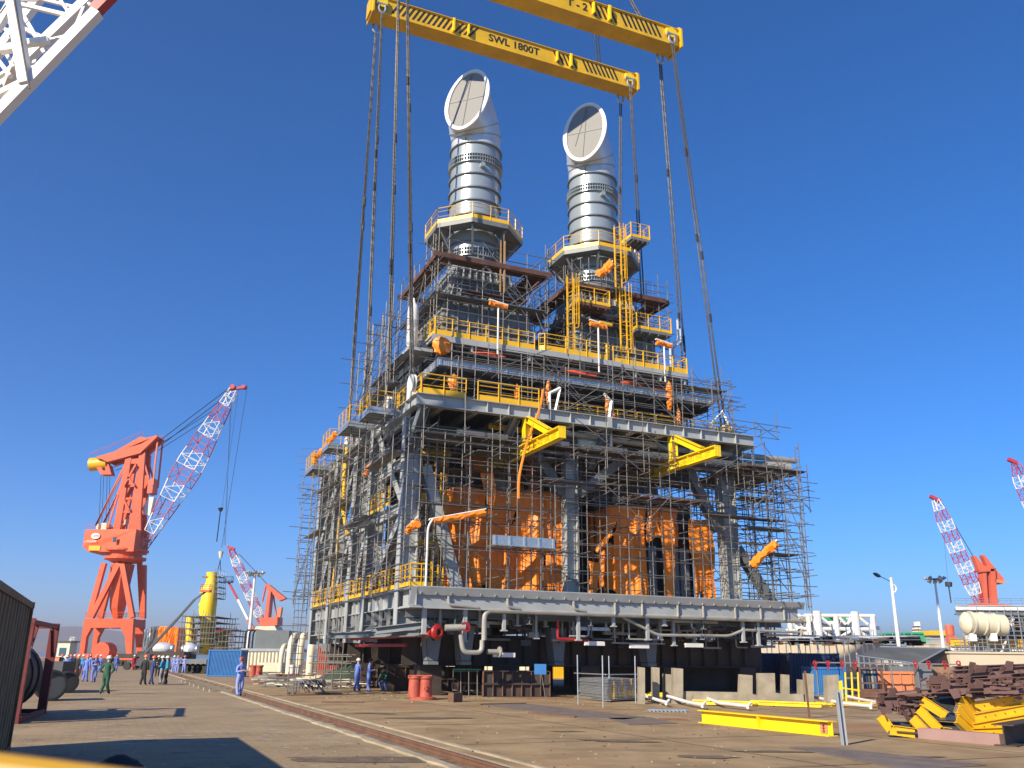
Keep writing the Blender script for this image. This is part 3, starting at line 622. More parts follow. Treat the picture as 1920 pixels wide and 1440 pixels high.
# ---------------------------------------------------------------- exhaust stacks
def octa(r, z, c, ph=math.pi/8): return [V((c[0]+r*math.cos(ph+k*math.pi/4), c[1]+r*math.sin(ph+k*math.pi/4), z)) for k in range(8)]
def exhaust(u0, v0, first):
    dz = 0 if first else -0.05
    c = (u0, v0)
    root = mod
    # transition hood: square base to round top with ribs
    g = MB(); n = 32
    def sq(h, z, rr=0.0):
        out = []
        for k in range(n):
            a = 2*math.pi*k/n; ca, sa = math.cos(a), math.sin(a); q = h/max(abs(ca), abs(sa)); q = q*(1-rr)+h*1.02*rr
            out.append(V((u0+ca*q, v0+sa*q, z)))
        return out
    H = [(2.95, 20.9, 0), (2.95, 22.6, 0), (2.5, 24.0, 0.1), (2.05, 25.4, 0.3), (1.75, 26.8, 0.75), (1.72, 27.3, 1)]
    g.loft([sq(*h) for h in H]); hood = MP(g, 'transition_hood', 'grey_mid')
    def prof(z):
        for (a, za, _), (b, zb, _) in zip(H, H[1:]):
            if za <= z <= zb: return a+(b-a)*(z-za)/(zb-za)
        return H[-1][0]
    rb = MB()
    for z in (21.6, 22.5, 23.4, 24.3, 25.2, 26.0):
        h = prof(z)+0.16; rr = 0 if z < 24 else 0.2*(z-24)/1.5
        a = sq(h, z, rr); b = sq(h, z+0.06, rr); c1 = sq(h-0.18, z+0.06, rr); c2 = sq(h-0.18, z, rr); rb.loft([c2, a, b, c1])
    for s in range(2):
        for sg in (-1, 1):
            for k in range(9):
                pts = []
                for z in (21.0, 22.6, 23.6, 24.6, 25.6, 26.4):
                    h = prof(z)+0.06; t = -0.92+1.84*k/8; q = (h*t, sg*h) if s == 0 else (sg*h, h*t); pts.append(V((u0+q[0], v0+q[1], z)))
                for a, b in zip(pts, pts[1:]): rb.bar(a, b, 0.05, 0.16, up=((0, 1, 0) if s == 0 else (1, 0, 0)))
    MP(rb, 'stiffener_ribs', 'grey_paint', parent=hood)
    R = 1.75
    cyl = MB().lathe([(R*0.98, 27.2), (R*0.98, 28.0), (R*0.99, 28.0), (R*0.99, 36.0)], (u0, v0, dz), 56)
    sk = MP(cyl, 'exhaust_stack', 'stack', True)
    for z in (28.35, 30.4, 31.45, 32.42, 33.47, 35.87):
        MP(MB().lathe([(R*0.99, -0.05), (R+0.11, -0.045), (R+0.11, 0.045), (R*0.99, 0.05)], (u0, v0, z+dz), 56), 'stiffening_ring', 'grey_mid', parent=sk)
    for z in (27.3, 34.38):
        lou = MB()
        for zz in (0, 0.3, 0.55): lou.lathe([(R, zz-0.025), (R+0.16, zz-0.02), (R+0.16, zz+0.02), (R, zz+0.025)], (u0, v0, z+dz), 56)
        for k in range(64):
            a = 2*math.pi*k/64; p = V((u0+math.cos(a)*(R+0.08), v0+math.sin(a)*(R+0.08), z+dz)); lou.bar(p, p+V((0, 0, 0.55)), 0.03, 0.14, up=(math.cos(a), math.sin(a), 0))
        MP(lou, 'bolted_flange', 'stack', parent=sk)
    # mitred elbow facing the diagonal
    D = V((-1, -1, 0)).normalized(); S = V((1, -1, 0)).normalized(); C = V((u0, v0, 0))
    def er(sb, zb, sf, zf, wd=R): # ring from back (s,z) to front (s,z)
        n = 48; cs = C + D*((sb+sf)/2) + Z*((zb+zf)/2+dz); a = D*((sf-sb)/2)+Z*((zf-zb)/2)
        return [cs+a*math.cos(2*math.pi*k/n)+S*wd*math.sin(2*math.pi*k/n) for k in range(n)]
    rings = [er(-R, 35.9, R, 35.9), er(-R, 37.6, R, 36.5), er(-1.25, 39.1, 2.05, 36.55), er(1.0, 42.15, 2.45, 36.6, 1.50)]
    e = MB(); e.loft(rings); MP(e, 'elbow', 'stack_white', True, parent=sk)
    for q in (rings[1], rings[2]):
        g = MB(); nrm = (q[12]-q[0]).cross(q[24]-q[0]).normalized(); cc = sum(q, V((0,0,0)))/len(q)
        o1 = [p+(p-cc).normalized()*0.05+nrm*0.03 for p in q]; o2 = [p+(p-cc).normalized()*0.05-nrm*0.03 for p in q]
        g.loft([q, o1, o2, q]); MP(g, 'mitre_seam', 'stack', parent=sk)
    q = rings[3]; cc = sum(q, V((0,0,0)))/len(q); nrm = (q[0]-cc).cross(q[12]-cc).normalized()
    if nrm.dot(D) < 0: nrm = -nrm
    def off(p, r, d): return cc+(p-cc)*(1+r/(p-cc).length)+nrm*d
    g = MB(); g.loft([[off(p, -0.12, 0.05) for p in q], [off(p, 0.18, 0.05) for p in q], [off(p, 0.18, -0.12) for p in q], [off(p, 0.0, -0.12) for p in q]]); g.loft([[off(p, -0.12, 0.05) for p in q], [off(p, -0.12, -0.1) for p in q]])
    MP(g, 'outlet_rim', 'white', parent=sk)
    g = MB(); g.add([off(p, -0.1, -0.04) for p in q], [tuple(range(len(q)))]); MP(g, 'outlet_mesh', 'screen', parent=sk)
    g = MB(); top = off(q[24], -0.2, -0.02); bot = off(q[0], -0.2, -0.02); lf = off(q[12], -0.2, -0.02); rt = off(q[36], -0.2, -0.02)
    g.bar(top, bot, 0.04); g.bar(lf, rt, 0.04); g.bar(top, (rt+bot)/2, 0.03); MP(g, 'mesh_bars', 'grey_mid', parent=sk)
    MP(MB().bar(C+D*(R+0.02)+Z*36.3, C+D*(R+0.02)+Z*34.9, 0.05), 'seam_strip', 'grey_mid', parent=sk)
    p = C+(D*0.78+S*0.62).normalized()*(R); MP(MB().tube(p+Z*34.0, p+(p-C-Z*p.z).normalized()*0.35+Z*34.0, 0.17, 12), 'sampling_port', 'stack', parent=sk)
    # octagonal platform
    zp = 29.25+dz; g = MB(); o8 = octa(3.35, zp, c); i8 = octa(1.95, zp, c)
    g.loft([[p for p in o8], [p-Z*0.32 for p in o8], [p-Z*0.28 for p in octa(3.2, zp, c)], [p-Z*0.1 for p in i8], [p for p in i8], [p for p in o8]])
    for k in range(8):
        a, b = o8[k], i8[k]; g.bar(a-Z*0.15, b-Z*0.15, 0.12, 0.22)
    pl = MP(g, 'stack_platform', 'grey_mid', parent=mod)
    l8 = octa(R+0.05, 27.35+dz, c)
    for k in range(8): MP(MB().bar(o8[k]-Z*0.3+(V((u0, v0, zp))-o8[k])*0.08, l8[k], 0.14), 'brace', 'grey_mid', parent=pl)
    oo = octa(3.32, zp, c)
    MP(rail(MB(), oo+[oo[0]], sp=1.1, kick=0.26, pw=0.06), 'handrail', 'yellow', parent=pl)
    return sk
exhaust(6.15, 9.0, True); exhaust(15.5, 9.0, False)
# --- caged ladders and small platforms
def ladder(u, v, z0, z1, cage0, side=(0, -1, 0)):
    g = MB(); s = V((1, 0, 0)); o = V(side)
    for sg in (-1, 1): g.bar((u+sg*0.24, v, z0), (u+sg*0.24, v, z1), 0.07, 0.09)
    z = z0
    while z < z1: g.tube((u-0.24, v, z), (u+0.24, v, z), 0.016, 4); z += 0.3
    L = MP(g, 'ladder', 'yellow'); c = MB(); z = cage0
    def hoop(z): return [V((u, v, z))+s*(0.42*math.cos(a))+o*(0.38+0.42*math.sin(a)-0.0) for a in [R_(-50+d) for d in (0, 35, 70, 105, 140, 175, 210, 245, 280)]]
    while z <= z1: c.path(hoop(z), 0.022, 4); z += 0.95
    for k in (1, 3, 4, 5, 7): c.bar(hoop(cage0)[k], hoop(z1)[k], 0.05, 0.012)
    MP(c, 'ladder_cage', 'yellow', parent=L)
ladder(15.45, 5.0, zr, 25.9, 21.2); ladder(15.2, 5.05, 24.6, 30.3, 26.2)
ladder(11.35, 4.7, zr, 25.7, 22.2)
def platform(u0, u1, v0, v1, z, m='rust', sp=1.0):
    g = MB().bx(u0, u1, v0, v1, z-0.18, z)
    for k in range(4): g.bx(u0+(u1-u0)*(k+.5)/4-.03, u0+(u1-u0)*(k+.5)/4+.03, v0+0.01, v1, z-0.3, z-0.18)
    o = MP(g, 'small_platform', m)
    MP(rail(MB(), [(u0, v1, z), (u0, v0, z), (u1, v0, z), (u1, v1, z)], sp=sp, kick=0.2, pw=0.09), 'handrail', 'yellow', parent=o)
    return o
platform(11.9, 14.2, 4.6, 6.2, 24.1); platform(16.3, 19.0, 4.7, 6.1, 23.0, 'grey_mid'); platform(16.4, 17.9, 5.2, 6.6, 30.0, 'grey_mid', 0.6)
# yellow stub and red hose
MP(MB().tube((13.0, 3.9, 22.55), (13.9, 3.9, 22.5), 0.12, 8), 'yellow_pipe', 'yellow')
MP(MB().path([(7.4, 0.6, 16.4), (7.2, 0.5, 15.3), (6.0, -0.3, 13.0), (5.45, -0.5, 11.0), (5.5, -0.4, 9.9)], 0.07, 6, bend=0.8), 'hanging_hose', 'tarp', True)
# --- underside: hanging supports, pipes, stools
r = random.Random(4)
for k in range(22):
    u = 0.9+k*1.07; v = r.choice((0.6, 1.3, 2.4)); zb = r.uniform(2.7, 3.8)
    g = MB().bar((u, v, ZC-1.0), (u, v, zb), r.choice((0.12, 0.16, 0.2))); g.bx(u-0.15, u+0.15, v-0.15, v+0.15, zb-0.06, zb); MP(g, 'hanger', 'grey_paint')
for k in range(12):
    v = 1.5+k*1.9; MP(MB().ib((0.2, v, 4.05), (UE-0.3, v, 4.05), 0.25, 0.45), 'floor_beam', 'grey_mid')
for k in range(6):
    u = 3+k*3.6; MP(MB().ib((u, 0.5, 3.75), (u, VE, 3.75), 0.22, 0.35), 'floor_beam', 'grey_mid')
MP(MB().ib((-0.9, 2.9, 3.15), (1.6, 1.1, 3.5), 0.5, 0.35), 'outrigger', 'grey_mid')
g = MB().ib((-1.9, 9.0, 3.0), (0.8, 1.0, 3.05), 0.45, 0.32)
for k in range(6):
    t = k/5; a = V((-1.9, 9.0, 3.2))*(1-t)+V((0.8, 1.0, 3.25))*t; g.prism([a, a+V((0.5, 0, 0.1)), a+V((0.5, 0, 0.32))], (0, 0.08, 0))
MP(g, 'outrigger', 'grey_mid')
# main header pipe
MP(MB().path([(24.4, 0.35, 4.17), (4.0, 0.35, 4.20), (4.0, 0.35, 2.75)], 0.13, 10, bend=0.45), 'header_pipe', 'pipe', True)
MP(MB().path([(3.9, 0.35, 2.75), (3.9, 0.35, 2.15), (2.9, 0.35, 2.15), (2.75, 0.35, 3.0)], 0.12, 10, bend=0.3), 'header_pipe', 'pipe', True)
MP(MB().lathe([(0.02, 0), (0.26, 0), (0.26, 0.08), (0.13, 0.1), (0.12, 0.7)], (4.9, 0.35, 2.2), 16, (-1, 0, 0)), 'pipe_flange', 'pipe', True)
MP(MB().lathe([(0.02, 0), (0.24, 0), (0.24, 0.08), (0.02, 0.09)], (2.9, 0.1, 3.35), 16, (0, -1, 0)), 'pipe_flange', 'red', True)
MP(MB().tube((2.9, 0.1, 3.35), (1.9, 0.3, 3.3), 0.16, 12), 'pipe_spool', 'pipe', True)
for k, u in enumerate((2.0, 5.2, 9.0)):
    MP(MB().path([(u, 0.2, ZC-0.45), (u, 0.2, ZC-0.85), (u+1.6 if k == 0 else u+0.7, 0.25, ZC-0.95), (u+1.7 if k == 0 else u+0.8, 0.3, 4.2)], 0.075, 8, bend=0.2), 'drain_pipe', 'pipe', True)
for u in (11.5, 13.2, 15.5, 17.2, 19.4, 21.2, 22.9): MP(MB().path([(u, 0.2, ZC-0.45), (u, 0.2, 4.2)], 0.07, 8), 'drain_pipe', 'pipe', True)
MP(MB().path([(12.2, 0.6, 4.1), (14.4, 0.6, 3.2), (19.2, 0.6, 3.25), (20.2, 0.6, 3.6), (24.2, 0.6, 3.55)], 0.08, 8, bend=0.3), 'drain_pipe', 'pipe', True)
for k, (u, v) in enumerate(((24.4, .35), (24.3, 0.6))): MP(MB().lathe([(0.02, 0), (0.22, 0), (0.22, 0.08), (0.02, 0.09)], (u, v, 4.17 if k == 0 else 3.55), 14, (1, 0, 0)), 'pipe_flange', 'pipe')
# red fire main
MP(MB().path([(1.5, 0.9, 3.05), (-1.0, 7.6, 2.9)], 0.16, 12), 'fire_main', 'red', True)
MP(MB().path([(0.9, 3.5, 2.5), (-0.2, 9.5, 2.5)], 0.09, 10), 'fire_main', 'red', True)
MP(MB().lathe([(0.12, -0.1), (0.2, -0.16), (0.34, -0.1), (0.38, 0), (0.34, 0.1), (0.2, 0.16), (0.12, 0.1)], (1.6, 0.6, 3.1), 20, (-0.35, 0.94, 0)), 'valve_wheel', 'red', True)
for p in (((8.4, 0.9, 3.9), (8.4, 0.9, 2.9), (10.2, 0.9, 2.85)), ((1.6, 2, 4.4), (2.6, 2, 4.4))): MP(MB().path(p, 0.08, 8, bend=0.15), 'fire_main', 'red', True)
wad((22.6, 0.9, 4.4), (0.25, 0.2, 0.2), 77, m='tarp_red')
# tapered grey feet with oval holes
for u, v in ((2.1, 2.6), (3.9, 2.6), (9.3, 2.6), (15.2, 2.6)):
    g = MB(); n = 16; w0, w1 = 0.5, 0.28
    g.prism([(u-w0, v, 3.5), (u-w1, v, 1.75), (u+w1, v, 1.75), (u+w0, v, 3.5)], (0, 0.05, 0)); g.prism([(u-w0, v, 3.5), (u-w1, v, 1.75), (u-w1, v+0.75, 1.75), (u-w0, v+0.75, 3.5)], (0.04, 0, 0))
    g.bx(u-w1, u+w1, v-0.1, v+0.7, 1.55, 1.72)
    o = MP(g, 'support_foot', 'grey_mid')
    MP(MB().prism([V((u+0.14*math.cos(a), v-0.004, 3.0+0.3*math.sin(a))) for a in [2*math.pi*k/n for k in range(n)]], (0, 0.003, 0)), 'foot_hole', 'black', parent=o)
for (u, z) in ((4.9, 1.95), (10.2, 2.6), (13.0, 2.5), (16.6, 2.6)): MP(MB().bx(u, u+1.2, 1.2, 1.35, z, z+0.22), 'bearing_pad', 'white')

# clutter of pipes, valves and brackets hanging under the deck
r = random.Random(99)
for k in range(95):
    u = r.uniform(0.6, 23.5); v = r.uniform(0.5, 7.5); z = r.uniform(2.6, 4.1); m = r.choice(('grey_paint', 'pipe', 'galv', 'grey_mid', 'pipe', 'grey_dark', 'pipe')); t_ = r.random()
    if t_ < .4: g = MB().path([(u, v, ZC-1.0), (u, v, z), (u+r.uniform(-1.6, 1.6), v, z)], r.uniform(.04, .09), 7, bend=.18); nm = 'under_pipe'
    elif t_ < .7: L_ = r.uniform(.8, 4); g = MB().bar((u, v, z), (u+L_, v, z), r.uniform(.06, .18)); g.bar((u+.2, v, z), (u+.2, v, 4.2), .07); g.bar((u+L_-.2, v, z), (u+L_-.2, v, 4.2), .07); nm = 'pipe_support'
    elif t_ < .85: g = MB().lathe([(.02, -.16), (.13, -.15), (.13, -.1), (.07, -.08), (.07, .08), (.13, .1), (.13, .15), (.02, .16)], (u, v, z), 10, (1, 0, 0)); g.bar((u, v, z), (u, v, 4.2), .04); nm = 'valve'
    else: g = MB().bx(u-.3, u+.3, v-.12, v+.12, z-.12, z+.18); g.bar((u, v, z+.1), (u, v, 4.2), .06); nm = 'junction_box'
    MP(g, nm, m)
# ================================================================== spreader beams, slings
def hazard(mb, A, B, s, up, w0, n, mi, t, slant):
    pass
def spreader(name, label, ua, ub, v, z, txt, tu, hz):
    root = thing(name, label, 'spreader beam', (ua, v, z), group='yellow spreader beams above the module', modf=True)
    hw, hh = 0.62, 0.72
    g = MB(); g.bx(ua, ub, v-hw, v+hw, z-hh, z+hh); o = build(g, 'box_beam', 'yellow_beam', root)
    g = MB(); g.bx(ua+0.2, ub-0.2, v-hw-0.14, v+hw+0.14, z+hh, z+hh+0.05); g.bx(ua+0.2, ub-0.2, v-hw-0.1, v+hw+0.1, z-hh-0.05, z-hh)
    build(g, 'flange', 'yellow_beam', root)
    # slanted black hazard bars as raised painted strips on the near side
    for (a, b, sl) in hz:
        mb = MB(); u = a; y = v-hw-0.004
        while u < b:
            mb.prism([(u, y, z-hh+0.3), (u+0.21, y, z-hh+0.3), (u+0.21+sl, y, z+hh-0.06), (u+sl, y, z+hh-0.06)], (0, 0.003, 0)); u += 0.42
        build(mb, 'hazard_stripes', 'black', root)
    for s, size, x in txt:
        text(s, size, basis((1, 0, 0), (0, 0, 1), (x, v-hw-0.02, z+0.05)), 'black', root, ext=0.004, bold=0.02)
    for u in (ua+0.15, ub-0.15):        # rounded end plates
        pl = [(u, v-hw-0.35, z-0.9), (u, v+hw+0.35, z-0.9)]+[(u, v+(hw+0.35)*math.cos(a), z+0.55+0.6*math.sin(a)) for a in [math.pi*k/10 for k in range(11)]]
        build(MB().prism(pl, (0.12, 0, 0)), 'end_plate', 'yellow_beam', root)
    L = ub-ua
    for f in (0.28, 0.72):              # trunnion collars
        u = ua+L*f; pl = [(u, v-hw-0.32, z-0.5), (u, v+hw+0.32, z-0.5), (u, v+hw+0.32, z+0.7), (u, v+0.3, z+1.05), (u, v-0.3, z+1.05), (u, v-hw-0.32, z+0.7)]
        sg = 1 if f < 0.5 else -1
        build(MB().prism(pl, (0.14, 0, 0)).prism([(x+1.3*sg, y, zz*0.75+z*0.25) for x, y, zz in pl], (0.1, 0, 0)).bx(min(u, u+1.3*sg), max(u, u+1.3*sg), v-0.45, v+0.45, z+hh, z+hh+0.25), 'lifting_lug', 'yellow_bright', root)
    for u in (ua+0.9, ub-0.9):
        for sg in (-1, 1):
            y = v+sg*(hw+0.22)
            build(MB().prism([(u+0.42*math.cos(a), y-0.05, z+0.15+0.42*math.sin(a)) for a in [2*math.pi*k/14 for k in range(14)]], (0, 0.1, 0)).bx(u-0.42, u+0.42, min(y, v+sg*hw), max(y, v+sg*hw), z+0.1, z+0.5), 'sling_ear', 'yellow_bright', root)
    return root
def shackle(u, v, z, parent_label, flip=1, grp='steel shackles on the spreader beams'):
    r0 = thing('shackle', parent_label, 'shackle', (u, v, z), group=grp, modf=True)
    g = MB(); pts = [V((u+0.26*math.cos(a), v, z-flip*(0.30+0.42*math.sin(a)*1.0))) for a in [math.pi*k/12 for k in range(13)]]
    pts = [V((u+0.2, v, z+flip*0.12))]+pts+[V((u-0.2, v, z+flip*0.12))]
    g.path(pts, 0.085, 8); build(g, 'bow', 'galv', r0, True)
    build(MB().tube((u-0.4, v, z+flip*0.1), (u+0.4, v, z+flip*0.1), 0.1, 10).tube((u-0.46, v, z+flip*0.1), (u-0.36, v, z+flip*0.1), 0.16, 6), 'pin', 'galv', r0)
def sling(a, b, label, off=0.15, r=0.07, grp='wire rope slings between spreader beams and module'):
    a = V(a); b = V(b); c = thing('wire_rope_sling', label, 'lifting sling', tuple(b), group=grp, modf=True)
    off = off if b.x > 5 else 0.07
    rr = random.Random(int(a.x*10+a.y*3+b.x*7))
    for sg in (-1, 1):
        o = V((sg*off, 0, 0)); p = a+o*0.55; q = b+o; d = q-p
        s, t = frame_of(d); pts = [p+d*k/40 for k in range(41)]
        g = MB(); g.path(pts, r*0.8, 6)
        for ph in (0, 2.1, 4.2):       # laid strands winding round the rope
            g.path([p+d*k/360+(s*math.cos(ph+k*0.6)+t*math.sin(ph+k*0.6))*r*0.30 for k in range(361)], r*0.62, 4)
        o1 = build(g, 'rope', 'rope', c)
        for k in range(2):
            x = rr.uniform(0.25, 0.8); build(MB().path([p+d*x, p+d*(x+0.02)], r*1.35, 8), 'rope_sleeve', 'black', c)
ZB1, ZB2 = 50.45, 46.6
V1, V2 = 14.7, 4.4
b1 = spreader('spreader_beam', 'farther and lower in the picture of the two yellow spreader beams, lettered SWL 1800T', -1.0, 23.1, V1, ZB1, [('SWL 1800T', 0.95, PL(964,84,v=V1-.6).x)], 11, [(PL(733,20,v=V1-.6).x, PL(838,50,v=V1-.6).x, 0.55), (PL(850,50,v=V1-.6).x, PL(884,60,v=V1-.6).x, 0.75), (PL(1046,110,v=V1-.6).x, PL(1082,120,v=V1-.6).x, -0.5), (PL(1100,120,v=V1-.6).x, PL(1160,140,v=V1-.6).x, -0.5)])
b2 = spreader('spreader_beam', 'nearer yellow spreader beam cut by the top edge, ending at the upper right', -2.0, 20.4, V2, ZB2, [('T - 2', 0.85, PL(1082,8,v=V2-.6).x)], 9, [(PL(1115,20,v=V2-.6).x, PL(1158,30,v=V2-.6).x, -0.5), (PL(1172,30,v=V2-.6).x, PL(1240,60,v=V2-.6).x, -0.5)])
E1 = [(-0.1, 'left'), (22.2, 'right')]; E2 = [(-1.1, 'left'), (19.5, 'right')]
tops = {}
for (u, s) in E1:
    for sg, w in ((-1, 'near'), (1, 'far')):
        shackle(u, V1+sg*0.84, ZB1-0.1-(0.6 if sg > 0 else 0), 'galvanised shackle on the %s side of the %s end of the beam lettered SWL 1800T' % (w, s))
for (u, s) in E2:
    for sg, w in ((-1, 'near'), (1, 'far')):
        shackle(u, V2+sg*0.84, ZB2-0.1-(0.6 if sg > 0 else 0), 'galvanised shackle on the %s side of the %s end of the nearer spreader beam' % (w, s))
sling((-0.1, V1-0.84, ZB1-0.7), (0.2, 12.3, 16.4), 'second wire sling from the left, hung from the left end of the SWL 1800T beam')
sling((-0.1, V1+0.84, ZB1-1.3), (0.2, 17.0, 16.4), 'leftmost wire sling, from the SWL 1800T beam down to the back of the left face')
sling((22.2, V1-0.84, ZB1-0.7), (22.0, 12.3, 16.4), 'wire sling from the right end of the SWL 1800T beam, right-hand of that pair')
sling((22.2, V1+0.84, ZB1-1.3), (22.0, 17.0, 16.4), 'wire sling closest to the right stack outlet, from the SWL 1800T beam')
sling((-1.1, V2-0.84, ZB2-0.7), (0.2, 2.2, 16.4), 'wire sling landing on the round padeye at the corner beside the yellow railing')
sling((-1.1, V2+0.84, ZB2-1.3), (0.2, 6.9, 16.4), 'third wire sling from the left, landing behind the corner padeye')
sling((19.5, V2-0.84, ZB2-0.7), (22.0, 3.6, 16.4), 'rightmost wire sling, landing on the right front corner of the module')
sling((19.5, V2+0.84, ZB2-1.3), (22.0, 7.4, 16.4), 'second wire sling from the right, passing behind the upper handrail deck')
# upper slings going on to the crane hook
g2 = 'upper slings above the spreader beams'
for a, b, l in (((19.6, V1, ZB1+1.0), (16.0, 10, 62), 'upper sling rising from the right part of the SWL 1800T beam behind the nearer beam'),
                ((17.6, V2, ZB2+1.0), (14.5, 6, 56), 'upper sling rising from the nearer beam at the top edge of the picture'),
                ((1.0, V1, ZB1+1.0), (4.5, 10, 62), 'upper sling rising from the left end of the SWL 1800T beam')):
    sling(b, a, l, grp=g2); shackle(a[0], a[1], a[2]-0.4, 'upright shackle under the '+l.split(' rising')[0]+' '+l.split('from ')[1].split(' behind')[0], flip=-1, grp='upright shackles on top of the spreader beams')
# ================================================================== scaffolding
class Scaf:
    def __init__(s, name_label, base, seed, group='tube scaffolds around the module'):
        s.t = thing('scaffold', name_label, 'scaffolding', base, group=group, modf=True); s.r = random.Random(seed); s.n = 0; s.c = {}
    def _b(s, mb, name, m='tube'):
        k = s.c[name] = s.c.get(name, 0)+1
        if k > 99: s.ov = getattr(s, 'ov', {}); s.ov.setdefault(name, MB()).add(mb.v, mb.f); return
        build(mb, name, m, s.t)
    def done(s):
        for n, mb in getattr(s, 'ov', {}).items():
            o = build(mb, n, 'tube', s.t); o['kind'] = 'stuff'
    def up(s, x, y, z0, z1, r=0.027):
        l = s.r.uniform(-0.05, 0.05); m = s.r.uniform(-0.05, 0.05)
        mb = MB().tube((x, y, z0), (x+l, y+m, z1), r, 6)
        z = z0+s.r.uniform(1, 2)
        while z < z1-0.3: mb.bx(x-0.045, x+0.045, y-0.045, y+0.045, z-0.04, z+0.04); z += s.r.uniform(1.6, 2.2)
        s._b(mb, 'upright')
    def led(s, p, q, over=0.3, name='ledger'):
        p = V(p); q = V(q); d = (q-p).normalized(); a = s.r.uniform(0, over); b = s.r.uniform(0, over)
        s._b(MB().tube(p-d*a+Z*s.r.uniform(-.04, .04), q+d*b+Z*s.r.uniform(-.04, .04), 0.025, 5), name)
    def run(s, x0, x1, axis, y0, depth, z0, z1, bay=1.8, lift=1.2, over=0.8, skip=0.12, tr=0.6, rows=2, diag=4):
        """axis 'u': runs along u at v=y0 (second row y0+depth)"""
        P = (lambda a, b, z: (a, b, z)) if axis == 'u' else (lambda a, b, z: (b, a, z))
        n = max(1, round((x1-x0)/bay)); r = s.r
        for j in range(rows):
            y = y0+depth*j
            for i in range(n+1):
                if r.random() < skip: continue
                x = x0+(x1-x0)*i/n+r.uniform(-.15, .15); q = P(x, y, 0)
                s.up(q[0], q[1], z0-(0 if r.random() < .6 else r.uniform(0, .4)), z1+r.uniform(-0.4, 0.9))
            z = z0+0.5
            while z < z1:
                if r.random() > skip*0.6:
                    a = x0 if r.random() < .8 else x0+(x1-x0)*r.uniform(.1, .4); b = x1 if r.random() < .8 else x1-(x1-x0)*r.uniform(.1, .4)
                    s.led(P(a, y, z), P(b, y, z), over)
                z += lift*r.uniform(0.75, 1.15)
        z = z0+0.6
        while z < z1:
            for i in range(n+1):
                if r.random() < tr:
                    x = x0+(x1-x0)*i/n; p = P(x, y0-r.uniform(.1, .9), z); q = P(x, y0+depth+r.uniform(0.1, .4), z)
                    s._b(MB().tube(p, q, 0.028, 5), 'transom')
            z += lift*1.9
        for k in range(diag):
            i = r.randrange(n); xa = x0+(x1-x0)*i/n; xb = x0+(x1-x0)*min(n, i+2)/n; za = r.uniform(z0, max(z0, z1-3)); zb = min(z1, za+r.uniform(2, 3.5))
            if r.random() < .5: xa, xb = xb, xa
            s.led(P(xa, y0-.05, za), P(xb, y0-.05, zb), 0.1, 'brace')
    def planks(s, x0, x1, y0, y1, z, m='gplank', w=0.25, along='u'):
        r = s.r; y = y0 if along == 'u' else x0; e = y1 if along == 'u' else x1
        while y < e-0.02:
            j = r.uniform(-.02, .02)
            if along == 'u': mb = MB().bx(x0+r.uniform(-.2, .1), x1+r.uniform(-.1, .2), y, min(y+w-0.02, e), z+j, z+j+0.05)
            else: mb = MB().bx(y, min(y+w-0.02, e), x0 if False else y0+r.uniform(-.2, .1), y1+r.uniform(-.1, .2), z+j, z+j+0.05)
            s._b(mb, 'plank', m); y += w
z5 = ZC
# left face
S = Scaf('tall tube scaffold standing all along the left sunlit face of the module', (-1.2, 12, 5.3), 11)
S.run(0.6, 25.2, 'v', -1.15, 0.8, 5.3, 15.2, bay=1.9, lift=0.75, over=0.9, tr=0.35, diag=12)
S.run(3.0, 24.0, 'v', 1.2, 0.9, 5.3, 14.8, bay=2.1, lift=1.0, over=0.6, tr=0.15, diag=8)
for i in range(16):
    v = S.r.uniform(0.5, 18); z = S.r.uniform(6, 13.5); S.led((-1.25, v, z), (-1.25, v+S.r.uniform(3, 7), z+S.r.uniform(-.5, .6)), .3, 'brace')
for i in range(9):
    v = 3.2+i*2.4; S.led((-1.2, v, 13.3+S.r.uniform(-.6, .6)), (-1.2, v+5.5, 14.6+S.r.uniform(-.6, .6)), .3, 'brace')
for k in range(8): S.led((-1.7+S.r.uniform(-.4, .4), 24.0+S.r.uniform(-1, 1), 13.2+k*0.55), (0.4, 23.6, 13.2+k*0.55), .2, 'transom')
for z, v0, v1 in ((12.1, 1.0, 6.5), (9.4, 6.0, 12), (10.2, 19, 24), (7.9, 12, 17), (14.0, 8, 14), (12.9, 15, 20), (11.2, 12, 16)): S.planks(-1.1, -0.35, v0, v1, z, along='v')
S.done()
# outer thin ladder-like scaffold at the far left edge
S = Scaf('narrow outermost scaffold tower left of the far left column', (-1.7, 24.4, 0), 12)
for (u, v) in ((-1.0, 25.4), (-0.1, 25.4)): S.up(u, v, 0, 12.8)
for k in range(24): S.led((-1.0, 25.4, 0.6+k*0.5), (-0.1, 25.4, 0.6+k*0.5), 0.1)
for k in range(4): S.led((-1.9, 25.2, 4+k*2.4), (0, 25.4, 4+k*2.4), 0.2)
S.done()
# corner upper left
S = Scaf('scaffold cage over the left shoulder, between the second and third sling from the left', (0.0, 6, 15.4), 13)
S.run(5.0, 14.0, 'v', -0.5, 0.9, 15.4, 21.2, bay=1.7, lift=0.9, over=1.0, tr=0.5, diag=6)
S.run(7.0, 14.0, 'v', 0.7, 0.8, 17.5, 24.0, bay=1.6, lift=0.9, over=1.4, tr=0.5, diag=6)
S.planks(0.6, 1.5, 6.0, 13.5, 19.2, along='v'); S.planks(-0.4, 0.5, 5.5, 13, 17.2, along='v')
S.done()
